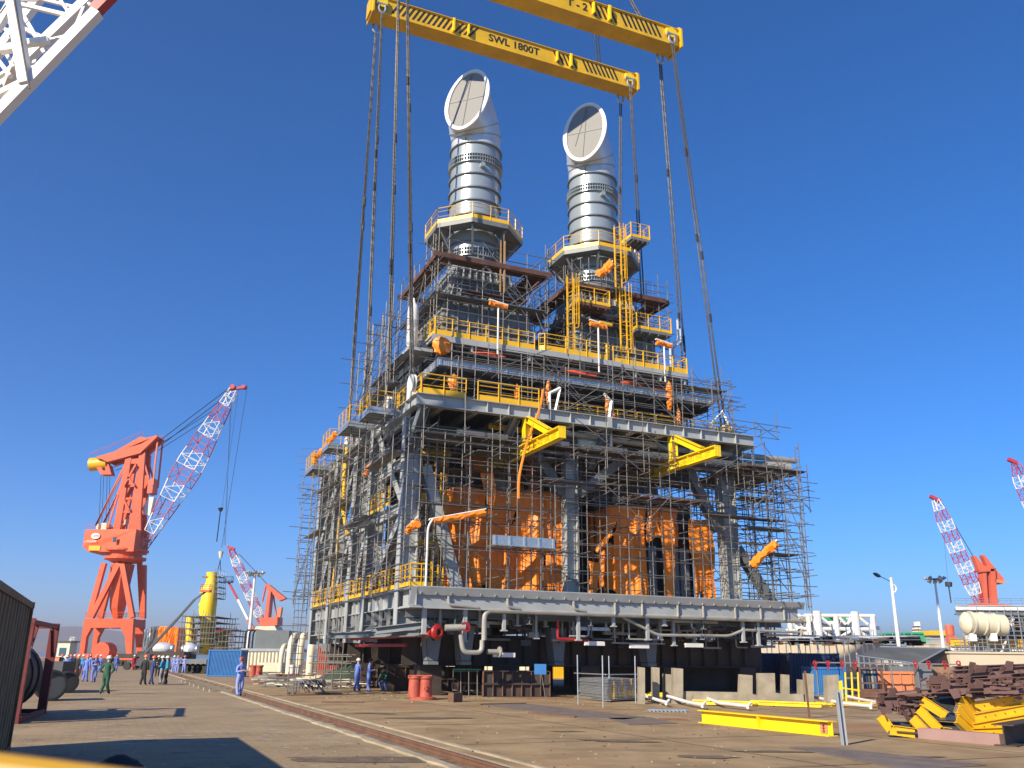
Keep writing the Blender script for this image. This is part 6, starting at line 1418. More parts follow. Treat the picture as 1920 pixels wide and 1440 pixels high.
for k in range(14): X = 1300+k*75; p = z8(X, 640); build(MB().bar((p.x, Yv+.3, 0), (p.x, Yv+.3, z8(X, 250 if k > 3 else 560).z), .3), 'column', 'white' if k % 2 else 'grey_mid', t)
for k in range(60):
    X = rr.uniform(1580, 2100); p = z8(X, rr.uniform(290, 600), rr.uniform(.4, 8)); build(MB().bx(p.x, p.x+rr.uniform(.4, 2.2), p.y, p.y+1.5, p.z, p.z+rr.uniform(.2, 1.5)), 'equipment', rr.choice(('grey_paint', 'galv', 'black', 'grey_mid', 'yellow', 'grey_dark')), t)
for k in range(9): p = z8(1330+k*30, 262); q = z8(1350+k*30, 300, .5); build(MB().bar(p, q, .18), 'bracket', 'white', t)
build(rail(MB(), [z8(1320, 247), z8(2300, 247)], sp=1.5, kick=0), 'handrail', 'galv', t)
build(MB().bar(z8(1750, 330, -1), z8(1640, 640, -1), .25), 'raking_pole', 'white', t)
bgscaf(1855, 1960, 1150, 1225, Yv-2, 1.5, 9, 9, 'scaffold tubes in front of the grey steel module at the right edge', r=.05, seed=9, deck=False, m='galv')
bgscaf(1805, 1850, 1205, 1228, Yv-2, 1.5, 6, 3, 'low scaffold below the cream drum', r=.05, seed=10, deck=False, m='galv')
# far right low ship / quay mass
a0 = Q(1800, 1212, 140); single(MB().bx(a0.x, Q(2100,1212,140).x, 140, 150, 0, a0.z), 'quay_building', 'cream', 'low pale quay building under the steel module at the right edge', 'building', (a0.x, 140, 0))
# ================================================================== things standing in the yard
def gp(px, py): p = G(px, py); p.z = 0; return p
# containers at the left, aligned with the rails
p = gp(18, 1412)
pf = Wm(0, 0, 0)
farc = p; c1 = farc-VV*12.19
ct = container('shipping_container', 'weathered brown corrugated container filling the left edge', 'container', (c1.x-UV.x*2.44, c1.y-UV.y*2.44, 0), 12.19, 2.44, 2.9, MROT+math.pi/2, 'cont_brown', 22, group='old containers at the left edge')
# rotate so its long side runs along v: local x -> v, local y -> -u
ct.location = (c1.x, c1.y, 0)
for (x_, z_) in ((1.6, .3),): pass
q1, q2 = gp(33, 1358), gp(80, 1340)
dn = (q2-q1).normalized(); L = (q2-q1).length
fr = thing('tank_frame', 'open dark red container frame holding a cylindrical tank, behind the brown container', 'container', q1, group='old containers at the left edge', rotz=math.atan2(dn.y, dn.x)); OFF[fr.name] = (0, 0, 0)
H = 2.85; Wd = 2.44; L = max(L, 5.0)
for x in (0, L-.17):
    for y in (0, Wd-.17): build(MB().bx(x, x+.26, y, y+.26, 0.14, H-.14).bx(x+.01, x+.16, y+.01, y+.16, 0, H).bx(x-.01, x+.18, y-.01, y+.18, 0, .14).bx(x-.01, x+.18, y-.01, y+.18, H-.14, H+.01), 'corner_post', 'cont_red', fr)
for z in (0.02, H-.16):
    for y in (0.01, Wd-.13): build(MB().bx(.17, L-.17, y, y+.12, z, z+.13), 'rail_bar', 'cont_red', fr)
    for x in (0.01, L-.13): build(MB().bx(x, x+.12, .17, Wd-.17, z, z+.13), 'rail_bar', 'cont_red', fr)
build(MB().bar((.1, .06, H*.62), (1.0, .06, H-.2), .09).bar((L-.1, .06, H*.62), (L-1.0, .06, H-.2), .09), 'gusset', 'cont_red', fr)
build(MB().lathe([(.05, 0), (.6, .05), (1.0, .25), (1.05, .5), (1.05, L-1.0), (1.0, L-.75), (.6, L-.55), (.05, L-.5)], (.25, Wd/2, 1.2), 28, (1, 0, 0)), 'tank', 'black', fr, True)
build(MB().bx(.2, L-.2, Wd-.12, Wd-.08, .15, 2.25), 'side_panel', 'cont_red', fr)
for x in (1.0, 2.2, 3.4): build(MB().lathe([(1.05, -.04), (1.1, -.04), (1.1, .04), (1.05, .04)], (x, Wd/2, 1.2), 28, (1, 0, 0)), 'tank_band', 'black', fr)
build(MB().bx(.02, .16, -.015, -.008, 1.75, 2.1), 'sign_plate', 'white', fr); text('4', .28, basis((1, 0, 0), (0, 0, 1), (.09, -.02, 1.92)), 'black', fr)
# drums and pipe stubs beyond the frame
for i, (px, py, r_, lab, tp) in enumerate(((92, 1315, .62, 'upright round steel disc leaning behind the red frame', .5), (124, 1300, .52, 'black round pipe end beside the paved road', .9))):
    p = gp(px, py); t = thing('pipe_section', lab, 'pipe', p, group='dark pipe sections at the left of the road')
    build(MB().lathe([(r_*.86, -.01), (r_, 0), (r_, 1.6), (r_*.86, 1.61)], p+V((0, 0, r_)), 28, (-.5, .86, 0)), 'shell', 'black', t, True); build(MB().lathe([(.02, .1), (r_*.86, .1)], p+V((0, 0, r_)), 28, (-.5, .86, 0)), 'end_plate', 'grey_dark' if i == 0 else 'black', t)
p = gp(92, 1298); t = thing('compressor', 'dark machine with round tanks behind the red frame', 'machine', p)
build(MB().bx(p.x-1.6, p.x+.5, p.y, p.y+1.4, .8, 1.5), 'housing', 'green_paint' if False else 'grey_dark', t); build(MB().tube((p.x-1.4, p.y-.1, .6), (p.x+.2, p.y-.1, .6), .5, 16), 'tank', 'black', t)
for dx in (-1.2, 0): build(MB().tube((p.x+dx, p.y-.3, .35), (p.x+dx, p.y-.05, .35), .35, 14), 'wheel', 'rubber', t)
p = gp(130, 1268); single(MB().bx(p.x-.5, p.x+.5, p.y, p.y+.8, 0, .6), 'red_basket', 'tarp_red', 'small orange-red basket on the road among the workers', 'basket', p)
p = gp(101, 1262); single(MB().bx(p.x-.4, p.x+.3, p.y, p.y+.8, 0, 1.5).bx(p.x-.45, p.x+.35, p.y-.05, p.y+.85, 1.5, 1.56), 'brown_cabinet', 'cont_orange', 'upright orange-brown cabinet by the far left workers', 'cabinet', p)
# yellow barrier rail just in front of the lens and the lump on the road
bt = thing('barrier', 'out-of-focus yellow barrier rail across the bottom left corner', 'barrier', (-0.25, 0.3, 0)); 
a = AY(-260, 1418, 0.3); b2 = AY(560, 1520, 0.3)
build(MB().tube(a, b2, .006, 10), 'rail_bar', 'yellow_shaded', bt, True)
build(MB().tube((a.x, a.y, 0), a, .009, 8).tube((b2.x, b2.y, 0), b2, .009, 8), 'leg', 'yellow', bt)
p = gp(222, 1446); g = MB(); r = random.Random(3); rings = []
for j in range(7):
    t_ = j/6; rings.append([p+V((.42*math.cos(a)*(1-t_**2*.8)*(1+r.uniform(-.12,.12)), .3*math.sin(a)*(1-t_**2*.8), .26*t_)) for a in [2*math.pi*k/14 for k in range(14)]])
single(g.loft(rings, cap=True), 'black_lump', 'black', 'black lump lying on the road at the bottom edge', 'bag', p)  # low black lump with an uneven outline
# red double bollards
def bollard(px, py, label, sc=1.0):
    p = gp(px, py); t = thing('bollard', label, 'bollard', p, group='rust-red mooring bollards')
    build(MB().lathe([(.62, 0), (.62, .12), (.5, .14)], p+V((.15, 0, 0)), 24, cap=True), 'base_plate', 'bollard', t)
    for dx in (-.26, .26): build(MB().lathe([(.02, .12), (.30, .12), (.28, .9), (.34, .96), (.34, 1.06), (.02, 1.08)], p+V((dx, 0, 0)), 20), 'post', 'bollard', t, True)
    build(MB().bx(p.x-.55, p.x+.55, p.y-.34, p.y+.34, 1.05, 1.1), 'cap_plate', 'bollard', t); build(MB().tube(p+V((.3, -.28, .55)), p+V((.3, -.42, .5)), .09, 8), 'lug', 'bollard', t)
    if sc != 1: t.scale = (sc,)*3
bollard(787, 1312, 'large rust-red double bollard on the brown ground left of the tube stand', 1.0)
bollard(479, 1272, 'rust-red bollard behind the worker in light blue, left of the white pipes', 1.0)
bollard(381, 1257, 'small far rust-red bollard at the left end of the blue container', .9)
# upright slotted grey post and rusty stake
p = gp(1580, 1397); t = thing('marker_post', 'tapering grey angle-steel post leaning left, between the yellow beam and the yellow stair channels', 'post', p); tp = AY(1567.5, 1294, p.y)
build(MB().bar(p, tp, .16, .02, up=(1, 0, 0)).bar(p+V((.08, .03, 0)), tp+V((.08, .03, 0)), .02, .12, up=(1, 0, 0)), 'angle', 'grey_post', t)
p = gp(1518, 1347); single(MB().bar(p, AY(1509, 1258, p.y), .06), 'rusty_stake', 'rust', 'thin rusty stake standing behind the yellow beam', 'stake', p)
# long yellow I beam on the ground
a, b2 = gp(1317, 1355), gp(1563, 1381); hh = AY(1317, 1331, a.y).z
t = thing('yellow_i_beam', 'long bright yellow I-beam lying on the ground in front, with a bolted end plate', 'steel beam', a)
build(MB().ib(a+Z*hh/2, b2+Z*hh/2, .34, hh, tf=.025, tw=.02), 'beam', 'yellow_bright', t)
m_ = a.lerp(b2, .5); nv = (b2-a).normalized(); sn = V((nv.y, -nv.x, 0))
build(MB().bar(m_+sn*.0+Z*.02, m_+Z*(hh-.02), .33, .02, up=nv), 'stiffener', 'yellow_bright', t)
for k in range(3): q = b2-nv*.28+sn*.03+Z*(hh*(.3+.2*k)); build(MB().tube(q, q+sn*.05, .025, 6), 'bolt', 'rust', t)
build(MB().bar(b2-nv*.3+sn*.02+Z*.05, b2-nv*.3+sn*.02+Z*(hh-.05), .02, .26, up=nv), 'splice_plate', 'cont_orange', t)
# galvanised plank basket
p0 = gp(1086, 1310); p1 = gp(1140, 1317); p2 = gp(1195, 1313)
t = thing('plank_stack', 'stack of galvanised scaffold planks held between tube posts', 'plank stack', p0)
dx = (p1-p0).normalized(); wd_ = (p2-p1)
r = random.Random(2)
L2 = 2.6
dd = (p1-p0)
for k in range(14):
    z = .12+k*.065; j = r.uniform(-.04, .04)
    for c in range(6):
        o = wd_*(c/6.0)+V((j, 0, 0)); a = p0+o+dx*r.uniform(-.05, .05); b2 = p1+o
        build(MB().add([a+Z*z, b2+Z*z, b2+wd_/6.6+Z*z, a+wd_/6.6+Z*z, a+Z*(z+.05), b2+Z*(z+.05), b2+wd_/6.6+Z*(z+.05), a+wd_/6.6+Z*(z+.05)], [(0,1,2,3),(4,7,6,5),(0,4,5,1),(1,5,6,2),(2,6,7,3),(3,7,4,0)]), 'plank', 'galv', t)
for (px, py, yt) in ((1084, 1321, 1228), (1131, 1327, 1229), (1143, 1312, 1230), (1192, 1318, 1230)):
    q = gp(px, py); build(MB().tube(q, AY(px-1.5, yt, q.y), .028, 6), 'tube_post', 'galv', t)
for z in (.08, 1.22): build(MB().tube(p0+V((-.25, -.15, z)), p1+V((.1, -.15, z+.0)), .028, 6).tube(p1+V((-.1, -.1, z)), p2+V((.15, -.1, z)), .028, 6), 'tube_rail', 'galv', t)
for c in range(3):
    for k in range(12): q = p1+wd_*(.15+.3*c)+Z*(.14+k*.075)-V((0, .02, 0)); build(MB().bx(q.x-.09, q.x+.09, q.y-.03, q.y, q.z, q.z+.03), 'end_cap', 'yellow', t)
# tube trestle and I-beam cribs under the module
def crib(px0, px1, ytop, ybase, label, m='rust_dark', tiers=2, dep=1.6, st=8, name='support_crib', mid=None):
    a, b2 = gp(px0, ybase), gp(px1, ybase); ztp = AY(px0, ytop, a.y).z
    t = thing(name, label, 'steel support', a, group='steel cribs supporting the module')
    for k in range(tiers):
        z0_ = ztp*k/tiers; h_ = ztp/tiers
        for off in (0, dep):
            p_, q_ = a+V((0, off, z0_+h_/2)), b2+V((0, off, z0_+h_/2)); o = build(MB().ib(p_, q_, .34, h_-.01), 'beam', m, t)
            g = MB(); g.stiff(p_, q_, .34, h_, st, ends=True); build(g, 'stiffener', 'rust' if m == 'rust_dark' else m, t)
    return t
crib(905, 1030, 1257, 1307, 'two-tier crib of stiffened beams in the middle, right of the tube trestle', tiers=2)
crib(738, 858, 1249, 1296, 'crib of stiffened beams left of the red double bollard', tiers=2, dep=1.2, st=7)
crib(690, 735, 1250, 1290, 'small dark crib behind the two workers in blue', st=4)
for i, px in enumerate((868, 880, 892)): p = gp(px, 1298); single(MB().ib(p, AY(px, 1243, p.y), .3, .3, up=(1, 0, 0)), 'upright_beam', 'rust', ('leftmost', 'middle', 'rightmost')[i]+' of three rusty upright beams behind the tube trestle', 'steel beam', p, group='three rusty upright beams')
t = thing('tube_trestle', 'small trestle of scaffold tubes with green planks in front of the dark crib', 'trestle', gp(850, 1306))
for px, py in ((850, 1300), (864, 1305), (879, 1306), (895, 1307)): q = gp(px, py); build(MB().tube(q, AY(px, 1256, q.y), .03, 6), 'leg', 'tube', t)
for y in (1258, 1280, 1294): q = gp(848, 1304); build(MB().tube(AY(848, y, q.y), AY(899, y+1, q.y), .03, 6), 'ledger', 'tube', t)
q = gp(848, 1304); a, b2 = AY(850, 1256, q.y), AY(903, 1255, q.y+1); build(MB().bx(a.x, b2.x, a.y-.3, a.y+.9, a.z, a.z+.06), 'deck_board', 'green_paint', t)
p = gp(1023, 1310); t = thing('sign_board', 'small blue board on a thin leaning stick in front of the crib', 'sign', p); build(MB().tube(p, AY(1015, 1262, p.y), .02, 6), 'stick', 'tube', t); c = AY(1013, 1256, p.y); build(MB().bx(c.x-.3, c.x+.3, c.y-.03, c.y, c.z-.22, c.z+.28), 'board', 'blue_paint', t)
p = gp(878, 1263+40); 
for i, (pa, pb, lab) in enumerate(((gp(845, 1317), gp(862, 1316), 'short rusty angle offcut right of the red double bollard'), (gp(900, 1322), gp(985, 1320), 'flat rusty bar lying in front of the middle crib'), (gp(603, 1317), gp(682, 1318), 'dark flat bar lying on the ground near the twin kerb strips'), (gp(992, 1338), gp(1080, 1346), 'long rusty steel strip on the brown ground'), (gp(1235, 1350), gp(1290, 1351), 'thin tan lath left of the yellow I-beam'))):
    single(MB().bar(pa+Z*.03, pb+Z*.03, .12, .05) if i else MB().bar(pa+Z*.2, pb+Z*.2, .3, .4), 'steel_offcut', 'rust', lab, 'steel offcut', pa, group='steel offcuts on the ground')
# steel sheets lying on the ground
for i, (q, m) in enumerate((([(905,1322),(990,1320),(1210,1345),(1170,1350),(1080,1346)], 'rust'), ([(1140,1347),(1220,1346),(1270,1357),(1180,1360)], 'grey_dark'), ([(1575,1404),(1850,1436),(1700,1445),(1480,1402)], 'grey_dark'))):
    P_ = [gp(*x) for x in q]; single(MB().prism([p+Z*.006 for p in P_], (0, 0, .012)), 'steel_plate', mat('plate%d' % i, (.17, .135, .11), .8, var=.35, scale=1.5, rust=.3, rustc=(.2, .1, .05)), ('thin dark steel sheet lying in front of the plank stack', 'small dark steel sheet next to the long rusty strip', 'large steel sheet in the right foreground below the grey post')[i], 'steel sheet', P_[0], group='steel sheets lying on the ground')
# heavy transport girders under the module
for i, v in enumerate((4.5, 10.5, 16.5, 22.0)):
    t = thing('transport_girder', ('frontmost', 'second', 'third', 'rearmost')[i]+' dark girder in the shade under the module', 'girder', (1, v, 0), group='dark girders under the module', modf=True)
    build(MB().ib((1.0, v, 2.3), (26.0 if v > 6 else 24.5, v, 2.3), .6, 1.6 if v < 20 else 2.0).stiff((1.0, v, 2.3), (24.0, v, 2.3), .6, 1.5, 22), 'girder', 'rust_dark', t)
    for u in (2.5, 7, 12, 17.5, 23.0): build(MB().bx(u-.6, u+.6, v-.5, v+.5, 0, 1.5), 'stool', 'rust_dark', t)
# dark notched support blocks at the right below the deck
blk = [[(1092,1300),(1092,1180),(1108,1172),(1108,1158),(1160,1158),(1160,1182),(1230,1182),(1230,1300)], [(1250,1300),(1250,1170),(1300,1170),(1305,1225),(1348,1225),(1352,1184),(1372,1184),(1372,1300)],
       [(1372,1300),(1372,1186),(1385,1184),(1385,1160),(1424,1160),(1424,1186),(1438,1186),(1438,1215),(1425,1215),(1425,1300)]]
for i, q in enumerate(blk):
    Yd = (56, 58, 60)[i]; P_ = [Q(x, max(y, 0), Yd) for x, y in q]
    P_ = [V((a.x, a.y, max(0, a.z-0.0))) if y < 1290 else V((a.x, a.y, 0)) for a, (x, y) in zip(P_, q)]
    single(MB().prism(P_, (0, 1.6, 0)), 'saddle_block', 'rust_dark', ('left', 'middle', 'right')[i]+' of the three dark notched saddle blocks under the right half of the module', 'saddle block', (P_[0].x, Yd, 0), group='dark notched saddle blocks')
for i, (q, lab, m) in enumerate((((1160, 1212, 1205, 1228), 'green tank glimpsed under the deck', 'green_paint'), ((1263, 1292, 1196, 1222), 'small green cover glimpsed between the saddle blocks', 'green_paint'))):
    a, b2 = Q(q[0], q[3], 64), Q(q[1], q[2], 64); single(MB().path([(a.x, 64, a.z), (a.x+.1, 64, b2.z), (b2.x, 64, b2.z), (b2.x, 64, a.z)], .3, 6, bend=.3).bx(a.x, b2.x, 64, 65, 0.1, b2.z), 'green_tank', m, lab, 'tank', (a.x, 64, 0.1), group='green tanks under the deck')
# flame-cut plate box with notches, right of centre
def flat(poly, Yd, dep, name, m, label, cat, group=None):
    P_ = [Q(x, y, Yd) for x, y in poly]; zb = min(p.z for p in P_); P_ = [V((p.x, p.y, 0 if p.z < zb+.06 else p.z)) for p in P_]
    return single(MB().prism(P_, (0, dep, 0)), name, m, label, cat, (P_[0].x, Yd, 0), group=group)
z6 = lambda X, Yp: (1040+X/3.84, 1080+Yp/3.84)
PYd = gp(1300, 1320).y
poly = [z6(*q) for q in ((925,920),(925,830),(1330,838),(1335,708),(1425,715),(1425,850),(1465,865),(1465,700),(1585,700),(1590,840),(1640,850),(1640,708),(1690,712),(1692,850),(1790,850),(1800,925))]
flat(poly, PYd, .35, 'notched_plate', 'concrete', 'long flame-cut beige steel plate with tall notches standing behind the yellow railings', 'steel plate', 'beige flame-cut steel plates')
for i, (xs, yt, yb) in enumerate((((605,650), 655, 890), ((705,755), 655, 870), ((795,850), 705, 880), ((855,925), 662, 905), ((1810,1865), 700, 880), ((1765,1810), 745, 860))):
    Yd = PYd+(-.6, .8, 1.2, -.2, 1.0, 2.0)[i]; flat([z6(xs[0], yb), z6(xs[0], yt), z6(xs[1], yt+6), z6(xs[1], yb+6)], Yd, (.5, .5, .8, .6, .5, .5)[i], 'upright_plate', 'concrete', ('leftmost tall beige plate beside the plank stack', 'narrow beige plate, second from the plank stack', 'low stepped beige plate, third from the plank stack', 'tall beige plate at the left end of the notched plate', 'beige plate right of the notched plate, behind the rusty stake', 'low ladder-like beige plate behind the rusty stake')[i], 'steel plate', 'beige flame-cut steel plates')
z8p = lambda X, Yp: (1480+X/4.236, 1080+Yp/4.236)
flat([z8p(300, 1000), z8p(300, 790), z8p(390, 785), z8p(395, 1000)], PYd-.5, .5, 'upright_plate', 'concrete', 'stout beige plate with a rusty edge left of the yellow gate', 'steel plate', 'beige flame-cut steel plates')
# low grey base under the plates
# yellow gate and railings stacked
gt = thing('yellow_gate', 'bright yellow upright railing panel left of the rusty rack', 'railing', gp(1577, 1315)); Yd = gp(1577, 1316).y
build(MB().prism([Q(*z8p(X, Yp), Yd) for X, Yp in ((410,980),(390,835),(420,830),(430,980))], (0, .1, 0)), 'kick_plate', 'yellow_bright', gt)
for X in (450, 500, 550): a = Q(*z8p(X+4, 995), Yd); a.z = 0; build(MB().tube(a, Q(*z8p(X-6, 765), Yd), .045, 6), 'post', 'yellow_bright', gt)
build(MB().tube(Q(*z8p(425, 890), Yd), Q(*z8p(560, 912), Yd), .04, 6), 'rail_bar', 'yellow_bright', gt)
for i, (pa, pb, wd_, n, lab, m) in enumerate(((gp(1202,1312), gp(1275,1316), .5, 8, 'yellow ladder panel leaning flat by the leftmost beige plates', 'yellow_bright'), (gp(1290,1322), gp(1410,1326), .7, 14, 'long yellow railing lying flat before the notched plate', 'yellow_bright'), (gp(1395,1323), gp(1540,1329), .7, 16, 'yellow railing lying flat right of the first one', 'yellow_bright'), (gp(1530,1322), gp(1625,1328), .7, 9, 'short yellow railing lying behind the white pipes at the grey post', 'yellow'))):
    t = thing('flat_railing', lab, 'railing', pa, group='yellow railings lying on the ground'); d = (pb-pa); nn_ = V((-d.y, d.x, 0)).normalized()*wd_*2.2
    z = .25 if i == 0 else .1
    g = MB(); g.bar(pa+Z*z, pb+Z*z, .07, .1); g.bar(pa+nn_+Z*z, pb+nn_+Z*z, .07, .1)
    g.bar(pa+nn_*.5+Z*(z+.08), pb+nn_*.5+Z*(z+.08), .05); build(g, 'side_rail', m, t); g = MB()
    for k in range(n+1): g.bar(pa+d*(k/n)+Z*z, pa+d*(k/n)+nn_+Z*z, .05)
    build(g, 'rungs', m, t)
for i, (q, lab) in enumerate((([(1203,1315),(1238,1322),(1252,1326)], 'white pipe spool lying before the leftmost beige plates'), ([(1252,1318),(1290,1325),(1320,1331)], 'white pipe spool left of the yellow I-beam'), ([(1302,1313),(1352,1327),(1405,1333)], 'white pipe with a forked end behind the yellow I-beam'), ([(1510,1315),(1580,1327),(1635,1333)], 'white pipe behind the grey post'), ([(1575,1314),(1620,1320),(1650,1326)], 'white pipe ending in a tee right of the grey post'))):
    P_ = [gp(*x)+Z*(.18+.12*(k == 0)) for k, x in enumerate(q)]; t = thing('white_pipe', lab, 'pipe', P_[0]*1.0, group='white painted pipe spools on the ground'); t.location.z = 0; OFF[t.name] = (P_[0].x, P_[0].y, 0)
    build(MB().path(P_, .07, 8), 'pipe', 'white', t, True); e = P_[-1]; d = (P_[-1]-P_[-2]).normalized(); build(MB().tube(e-d*.02+V((-.1, -.18, -.05)), e+V((.1, .18, .1)), .06, 8), 'tee', 'white', t)
p = gp(1250, 1335); t = thing('grating', 'small grey serrated grating on the ground near the white pipe spools', 'grating', p)
g = MB().bx(p.x-.7, p.x+.8, p.y, p.y+.5, .03, .1)
for k in range(10): g.bx(p.x-.68+k*.15, p.x-.6+k*.15, p.y-.03, p.y, .0, .08)
build(g, 'grate', 'galv', t)
# rusty rack with cylinders, orange skip, grey and brown panels, dark tent
Yk = gp(1640, 1312).y+1.5
def bxp(px0, px1, yt, Yd, dep, z0=0): a = Q(px0, yt, Yd); b2 = Q(px1, yt, Yd); return (a.x, b2.x, Yd, Yd+dep, z0, a.z)
b = bxp(1611, 1652, 1252, Yk, 1.4); t = thing('bottle_rack', 'rusty open rack holding upright dark gas bottles', 'rack', (b[0], Yk, 0))
g = MB()
for x in (b[0], b[1]):
    for y in (Yk, Yk+1.3): g.bar((x, y, 0), (x, y, b[5]), .1)
for z in (.1, .45, b[5]*.5, b[5]): g.bar((b[0], Yk, z), (b[1], Yk, z), .08); g.bar((b[0], Yk+1.3, z), (b[1], Yk+1.3, z), .08)
[g.bar((x, Yk, z), (x, Yk+1.3, z), .08) for x in (b[0], b[1]) for z in (.1, b[5])]; build(g, 'rack_frame', 'rust', t); build(MB().bx(b[0], b[1], Yk-.03, Yk, .05, .5), 'kick_panel', 'rust', t)
for k in range(6): x = b[0]+.18+k*(b[1]-b[0]-.3)/5; build(MB().lathe([(.01, 1.5), (.05, 1.48), (.12, 1.35), (.12, .1), (.01, .1)], (x, Yk+.6, .1), 12), 'gas_bottle', ('black', 'grey_mid', 'navy')[k % 3], t, True)
b = bxp(1642, 1712, 1259, Yk+1.6, 2.2); t = thing('orange_skip', 'peach-orange steel skip behind the rusty rack', 'skip', (b[0], Yk, 0)); g = MB().bx(b[0], b[1], b[2], b[3], 0.1, b[5])
for k in range(4): x = b[0]+.1+k*(b[1]-b[0]-.3)/3; g.bx(x, x+.08, b[2]-.05, b[2], .1, b[5])
g.bx(b[0]-.05, b[1]+.05, b[2]-.08, b[2]+.1, b[5]-.12, b[5]+.02); build(g, 'body', 'cont_orange', t)
b = bxp(1716, 1748, 1246, Yk+.6, .3); single(MB().bx(*b).bx(b[0], b[0]+.1, b[2]-.1, b[2], 0, b[5]), 'grey_panel', 'grey_mid', 'upright grey steel panel right of the orange skip', 'steel panel', (b[0], b[2], 0), group='upright steel panels')
b = bxp(1746, 1800, 1250, Yk+1.2, .6); t = thing('brown_container', 'rusty brown container side marked with round letters, right of the grey panel', 'container', (b[0], b[2], 0)); build(MB().bx(*b), 'side_panel', mat('rustpanel', (.28, .17, .11), .8, var=.35, scale=1.2, rust=.3), t)
text('OOCL', .42, basis((1, 0, 0), (0, 0, 1), ((b[0]+b[1])/2, b[2]-.03, b[5]*.72)), 'rust', t)
b = bxp(1668, 1716, 1249, Yk+4, .3); single(MB().bx(*b), 'grey_panel', 'grey_mid', 'grey panel behind the orange skip', 'steel panel', (b[0], b[2], 0), group='upright steel panels')
t = thing('tube_rail', 'long tube with red clamps running above the rack and the blue container', 'rail', (Q(1525,1245,Yk).x, Yk, 0)); 
build(MB().tube(Q(1525, 1242, Yk), Q(1800, 1246, Yk), .04, 6), 'tube', 'galv', t)
for px in (1528, 1552, 1579, 1603, 1716, 1741, 1771, 1797): c = Q(px, 1243, Yk-.05); build(MB().lathe([(.07, -.03), (.13, -.03), (.13, .03), (.07, .03), (.07, -.03)], c, 12, (0, 1, 0)).bx(c.x-.05, c.x+.05, c.y-.03, c.y+.03, c.z-.35, c.z-.1), 'clamp', 'red', t)
for px in (1530, 1670, 1800): c = Q(px, 1243, Yk); build(MB().tube((c.x, Yk, 0), c, .035, 6), 'post', 'tube', t)
# tent roof
Yn = Yk+7
t = thing('tent', 'low dark grey ridge tent behind the skip and the rack', 'tent', (Q(1600,1245,Yn).x, Yn, 0)); tq = lambda X, Yp, dy: Q(*z8p(X, Yp), Yn+dy)
rA, rB = tq(740, 560, 3.2), tq(1240, 585, 3.2); eA, eB = tq(545, 645, -1), tq(1040, 690, 0); gA, gB = tq(700, 640, 8), tq(1530, 700, 6)
zz_ = V((0, 0, -.06))
def slab(pts): n_ = len(pts); return MB().add([p for p in pts]+[p+zz_ for p in pts], [tuple(range(n_)), tuple(range(2*n_-1, n_-1, -1))]+[(i, (i+1) % n_, n_+(i+1) % n_, n_+i) for i in range(n_)])
rB = tq(1240, 575, 2.5); eB = tq(1020, 695, -1.0); gB = tq(1535, 700, 5.5); rA = tq(720, 562, 2.5)
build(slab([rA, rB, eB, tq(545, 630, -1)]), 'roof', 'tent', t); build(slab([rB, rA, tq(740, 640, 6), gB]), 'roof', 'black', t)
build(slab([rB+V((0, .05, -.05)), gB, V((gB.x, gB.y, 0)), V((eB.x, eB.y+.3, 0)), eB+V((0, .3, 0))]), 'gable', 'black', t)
build(MB().bar(eB, rB, .08).bar(rB, gB, .08).bar(rA, rB, .1).bar(tq(545, 632, -1), eB, .06), 'roof_frame', 'galv', t)
for p_ in (eB, gB, tq(545, 640, -1)): build(MB().bar((p_.x, p_.y, 0), p_, .1), 'pole', 'galv', t)
# dark blue containers
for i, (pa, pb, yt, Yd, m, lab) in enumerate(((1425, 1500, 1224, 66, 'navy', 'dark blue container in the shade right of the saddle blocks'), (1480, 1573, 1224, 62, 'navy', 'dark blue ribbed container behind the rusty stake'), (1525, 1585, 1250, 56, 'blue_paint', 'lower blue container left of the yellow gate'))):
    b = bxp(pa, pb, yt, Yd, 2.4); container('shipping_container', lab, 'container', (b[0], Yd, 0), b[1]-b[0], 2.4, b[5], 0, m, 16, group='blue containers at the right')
# stack of yellow stair channels with dark treads
def stair_flight(o, dirv, side, label, w_, L_, kink=True):
    t = thing('stair_channel', label, 'stair section', o, group='stacked yellow stair sections'); return t
zy = z8p
def ych(poly, Yd, dep, label, t=None):
    P_ = [Q(*zy(*q), Yd) for q in poly]; zb = min(p.z for p in P_)
    return P_
FY = gp(1800, 1385).y
fl = [  # front-left faces (polyline of channel web) drawn as bent channels going right and back
    (((1330,1130),(1500,1290),(2100,1240)), 0.0, 'lowest yellow stair stringer at the right, under the others'),
    (((1340,1055),(1500,1215),(2100,1120)), 0.08, 'second yellow stair stringer from the bottom at the right'),
    (((1355,985),(1510,1135),(2100,1040)), 0.2, 'third yellow stair stringer from the bottom at the right'),
    (((1405,935),(1500,1045),(2100,960)), 0.35, 'topmost yellow stair stringer at the right'),
    (((1050,990),(1200,1085),(1240,1115)), 0.3, 'upper short yellow stringer over the dark treads'),
    (((1025,1060),(1200,1235),(1290,1290)), 0.2, 'middle yellow stringer sloping down left of the dark treads'),
    (((975,1130),(1080,1250),(1120,1265)), 0.15, 'yellow stringer between the left and the middle treads'),
    (((720,1115),(800,1220),(1000,1275)), 0.1, 'leftmost yellow stringer at the left end of the stack')]
